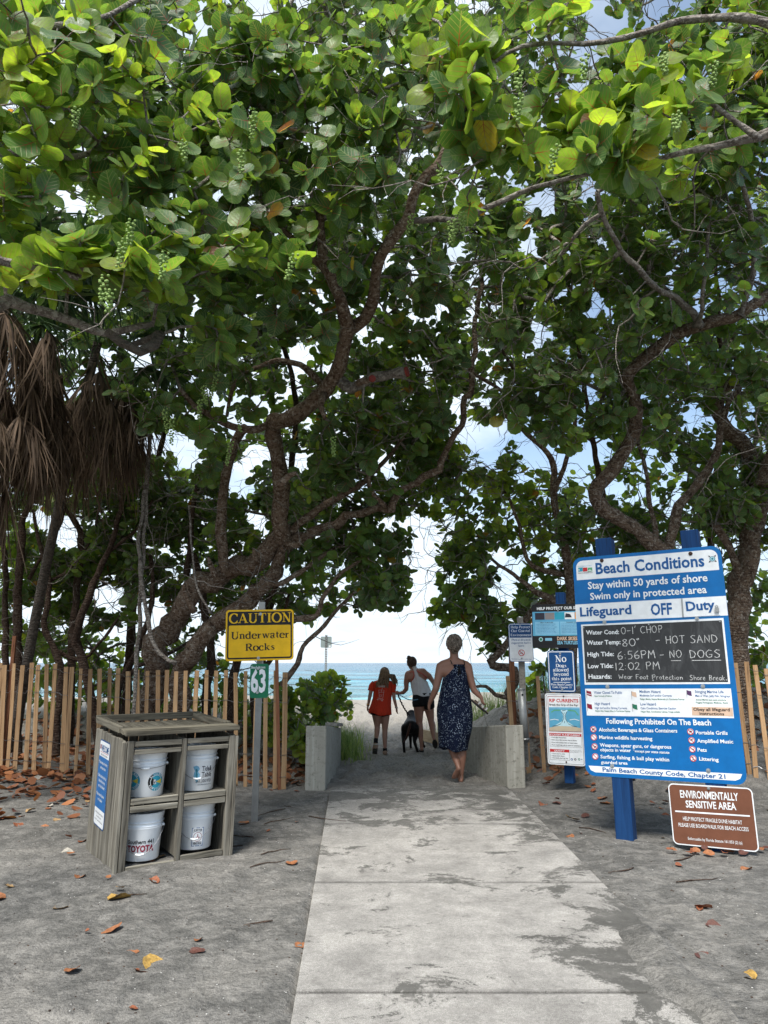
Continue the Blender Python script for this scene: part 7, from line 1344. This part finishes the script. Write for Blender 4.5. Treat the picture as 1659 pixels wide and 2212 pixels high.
for u, v, kind, s_, lb in [(320, 1864, 'tan', .13, 'round tan leaf leaning on the sand right in front of the bucket stand'), (230, 1948, 'yellow', .15, 'large ochre yellow leaf on the sand, upper one of the two big yellow leaves'), (227, 2019, 'orange', .13, 'folded orange leaf below the upper ochre leaf, left foreground'), (300, 2055, 'orange', .10, 'small bent orange leaf between the folded orange and lower yellow leaves'), (350, 2074, 'yellow', .14, 'curled yellow leaf, the lowest big one in the left foreground'), (112, 1964, 'tan', .10, 'pale curled tan leaf near the left foreground litter'),
                           (15, 1942, 'orange', .13, 'orange red leaf cut by the left picture edge'), (163, 2088, 'orange', .10, 'crumpled coral leaf near the lower left corner'), (288, 2100, 'rust', .10, 'flat torn rust leaf at the bottom of the left foreground'), (442, 2064, 'dark', .09, 'dark maroon crumpled leaf alone on the grey sand left of the path'), (635, 2043, 'orange', .09, 'small orange leaf right at the left edge of the concrete'), (628, 1865, 'orange', .10, 'orange leaf by the concrete edge, right of the bucket stand'), (164, 1906, 'orange', .09, 'flat orange leaf below the bucket stand corner'), (325, 1908, 'rust', .09, 'rust leaf straight below the round tan leaf'),
                           (132, 1841, 'pale', .11, 'bleached whitish leaf beside the bucket stand'), (107, 1785, 'orange', .14, 'bright orange leaf left of the bucket stand'), (540, 1782, 'orange', .13, 'long orange leaf at the foot of the caution post'), (1244, 1770, 'tan', .13, 'tan leaf lying flat between the path and the blue post'), (1174, 1737, 'rust', .13, 'rust brown leaf right of the right wall end'), (1226, 1803, 'orange', .09, 'little orange leaf near the path edge below the tan one'), (1499, 1968, 'rust', .11, 'narrow rust leaf on the sand below the brown sign'), (1524, 2001, 'dark', .10, 'dark leaf below the narrow rust one, right foreground'),
                           (1504, 2058, 'dark', .12, 'dark red curled leaf on the right foreground sand'), (1624, 1883, 'orange', .09, 'orange leaf right of the brown sign foot'), (1634, 2117, 'yellow', .09, 'pale orange leaf in the lower right corner'), (1294, 1731, 'orange', .14, 'orange brown leaf just left of the blue post foot'), (1376, 1716, 'rust', .13, 'rust leaf just right of the blue post foot')]:
    g = at(u, v, 5.); r_ = ray(u, v); t = -EYE / r_[2]; drop(float(r_[0] * t), float(r_[1] * t), kind, s_, lb)
def scatter(n, fn, label, group, sizes=(.05, .12), lift=.003):
    for _ in range(n):
        x, y = fn(); drop(x, y, random.choices(['orange', 'rust', 'tan', 'dark', 'pale'], [3.5, 5, 1.4, 2, .5])[0], random.uniform(*sizes), label, group, lift + random.uniform(0, .012))
scatter(110, lambda: (random.uniform(-5.0, -2.2), 9.2 - abs(random.gauss(0, 1.6))), 'dry red brown sea grape leaf in the litter left of the bucket stand', 'fallen leaves left of the bucket stand')
scatter(40, lambda: (random.uniform(-4.6, -.8), random.gauss(8.75, .12)), 'dry brown leaf caught along the foot of the left picket fence', 'fallen leaves along the left fence')
scatter(52, lambda: (random.uniform(1.75, 4.6), 9.0 - abs(random.gauss(0, 1.0))), 'dry brown leaf on the bank around the signs on the right', 'fallen leaves around the right signs')
scatter(14, lambda: (random.uniform(2.15, 2.8), 5.72 + random.uniform(-.08, .05)), 'dark red leaf heaped against the foot of the brown sign', 'fallen leaves at the brown sign', (.05, .09), .02)
scatter(16, lambda: (random.uniform(-2.6, -.5), random.uniform(3.2, 8)), 'small brown leaf scrap on the open sand left of the path', 'leaf scraps on the open sand', (.03, .065), .004)
scatter(14, lambda: (random.uniform(1.5, 3.2), random.uniform(3.4, 6.6)), 'small brown leaf scrap on the open sand right of the path', 'leaf scraps on the right sand', (.03, .065), .004)
# litter floor beyond the fences
def litter_floor(name, label, n, fn):
    P_ = np.array([fn() for _ in range(n)]); Z_ = ground(P_[:, 0], P_[:, 1]) + rng.uniform(.005, .04, n); ax = rng.normal(0, 1, (n, 3)); ax[:, 2] *= .25; nn = rng.normal(0, .35, (n, 3)) + [0, 0, 1]; Fr = frames(ax, nn)
    o = batch_leaves(name, np.stack([P_[:, 0], P_[:, 1], Z_], -1), Fr, rng.uniform(.05, .13, n), rng.random(n), False, None); o.data.materials[0] = M['litter']; tag(o, label, 'leaf litter')
litter_floor('leaf_litter', 'deep carpet of brown leaves beyond the left picket fence', 1500, lambda: (random.uniform(-7, -.9), random.uniform(8.9, 12.2)))
litter_floor('leaf_litter', 'broken brown leaves thickening toward the left picket fence', 420, lambda: (random.uniform(-6, -2.3), 9.3 - abs(random.gauss(0, 1.1))))
litter_floor('leaf_litter', 'thick brown leaf litter beyond the right picket fence', 700, lambda: (random.uniform(1.9, 7), random.uniform(8.9, 12)))
def sticks(n, fn, label, group, L=(.12, .4)):
    for _ in range(n):
        x, y = fn(); a = random.uniform(0, 6.28); l_ = random.uniform(*L); P_ = []; q = [x, y]
        for k in range(5): P_.append((q[0], q[1], gz(*q) + .008)); a += random.uniform(-.4, .4); q = [q[0] + math.cos(a) * l_ / 4, q[1] + math.sin(a) * l_ / 4]
        mb = MB(); mb.tube(P_, [.004, .005, .004, .003, .002], 5); tag(mb.build('fallen_twig', M['bark_dark'], None, True), label, 'twig', group)
sticks(16, lambda: (random.uniform(-2.4, -.6), random.uniform(4, 8)), 'thin dark twig lying on the sand left of the path', 'twigs on the left sand')
sticks(14, lambda: (random.uniform(1.6, 3.4), random.uniform(4, 8)), 'thin dark twig lying on the sand right of the path', 'twigs on the right sand')
sticks(12, lambda: (random.uniform(-5, -1), random.uniform(9, 10.5)), 'grey stick lying in the litter behind the left fence', 'sticks behind the fence', (.4, 1.))
# shell grit and bits of bark
def chips(n, m, smin, smax, name, label):
    Vs, Fs, off = [], [], 0
    for _ in range(n):
        y = 3 + 5.5 * random.random() ** 1.5; x = random.uniform(-3.4, 4)
        if xl(y) < x < 1.42: continue
        s_ = random.uniform(smin, smax); z = gz(x, y); p = np.array([x, y, z + s_ * .25]); V = (BV[:12] * s_ * np.array([1, random.uniform(.4, 1), .35])); a = random.uniform(0, 6.28); ca, sa = math.cos(a), math.sin(a); V = V @ np.array([[ca, sa, 0], [-sa, ca, 0], [0, 0, 1]]); Vs.append(V + p); Fs.append(BF + off); off += len(V)
    me = np_mesh(name, np.concatenate(Vs), None, np.concatenate(Fs), False); me.materials.append(m); tag(link(name, me), label, 'debris', kind='stuff')
chips(900, M['cuff'], .002, .005, 'shell_grit', 'tiny pale shell fragments in the sand beside the path')
chips(1300, M['bark_dark'], .002, .008, 'bark_crumbs', 'dark crumbs of bark and leaf in the sand beside the path')
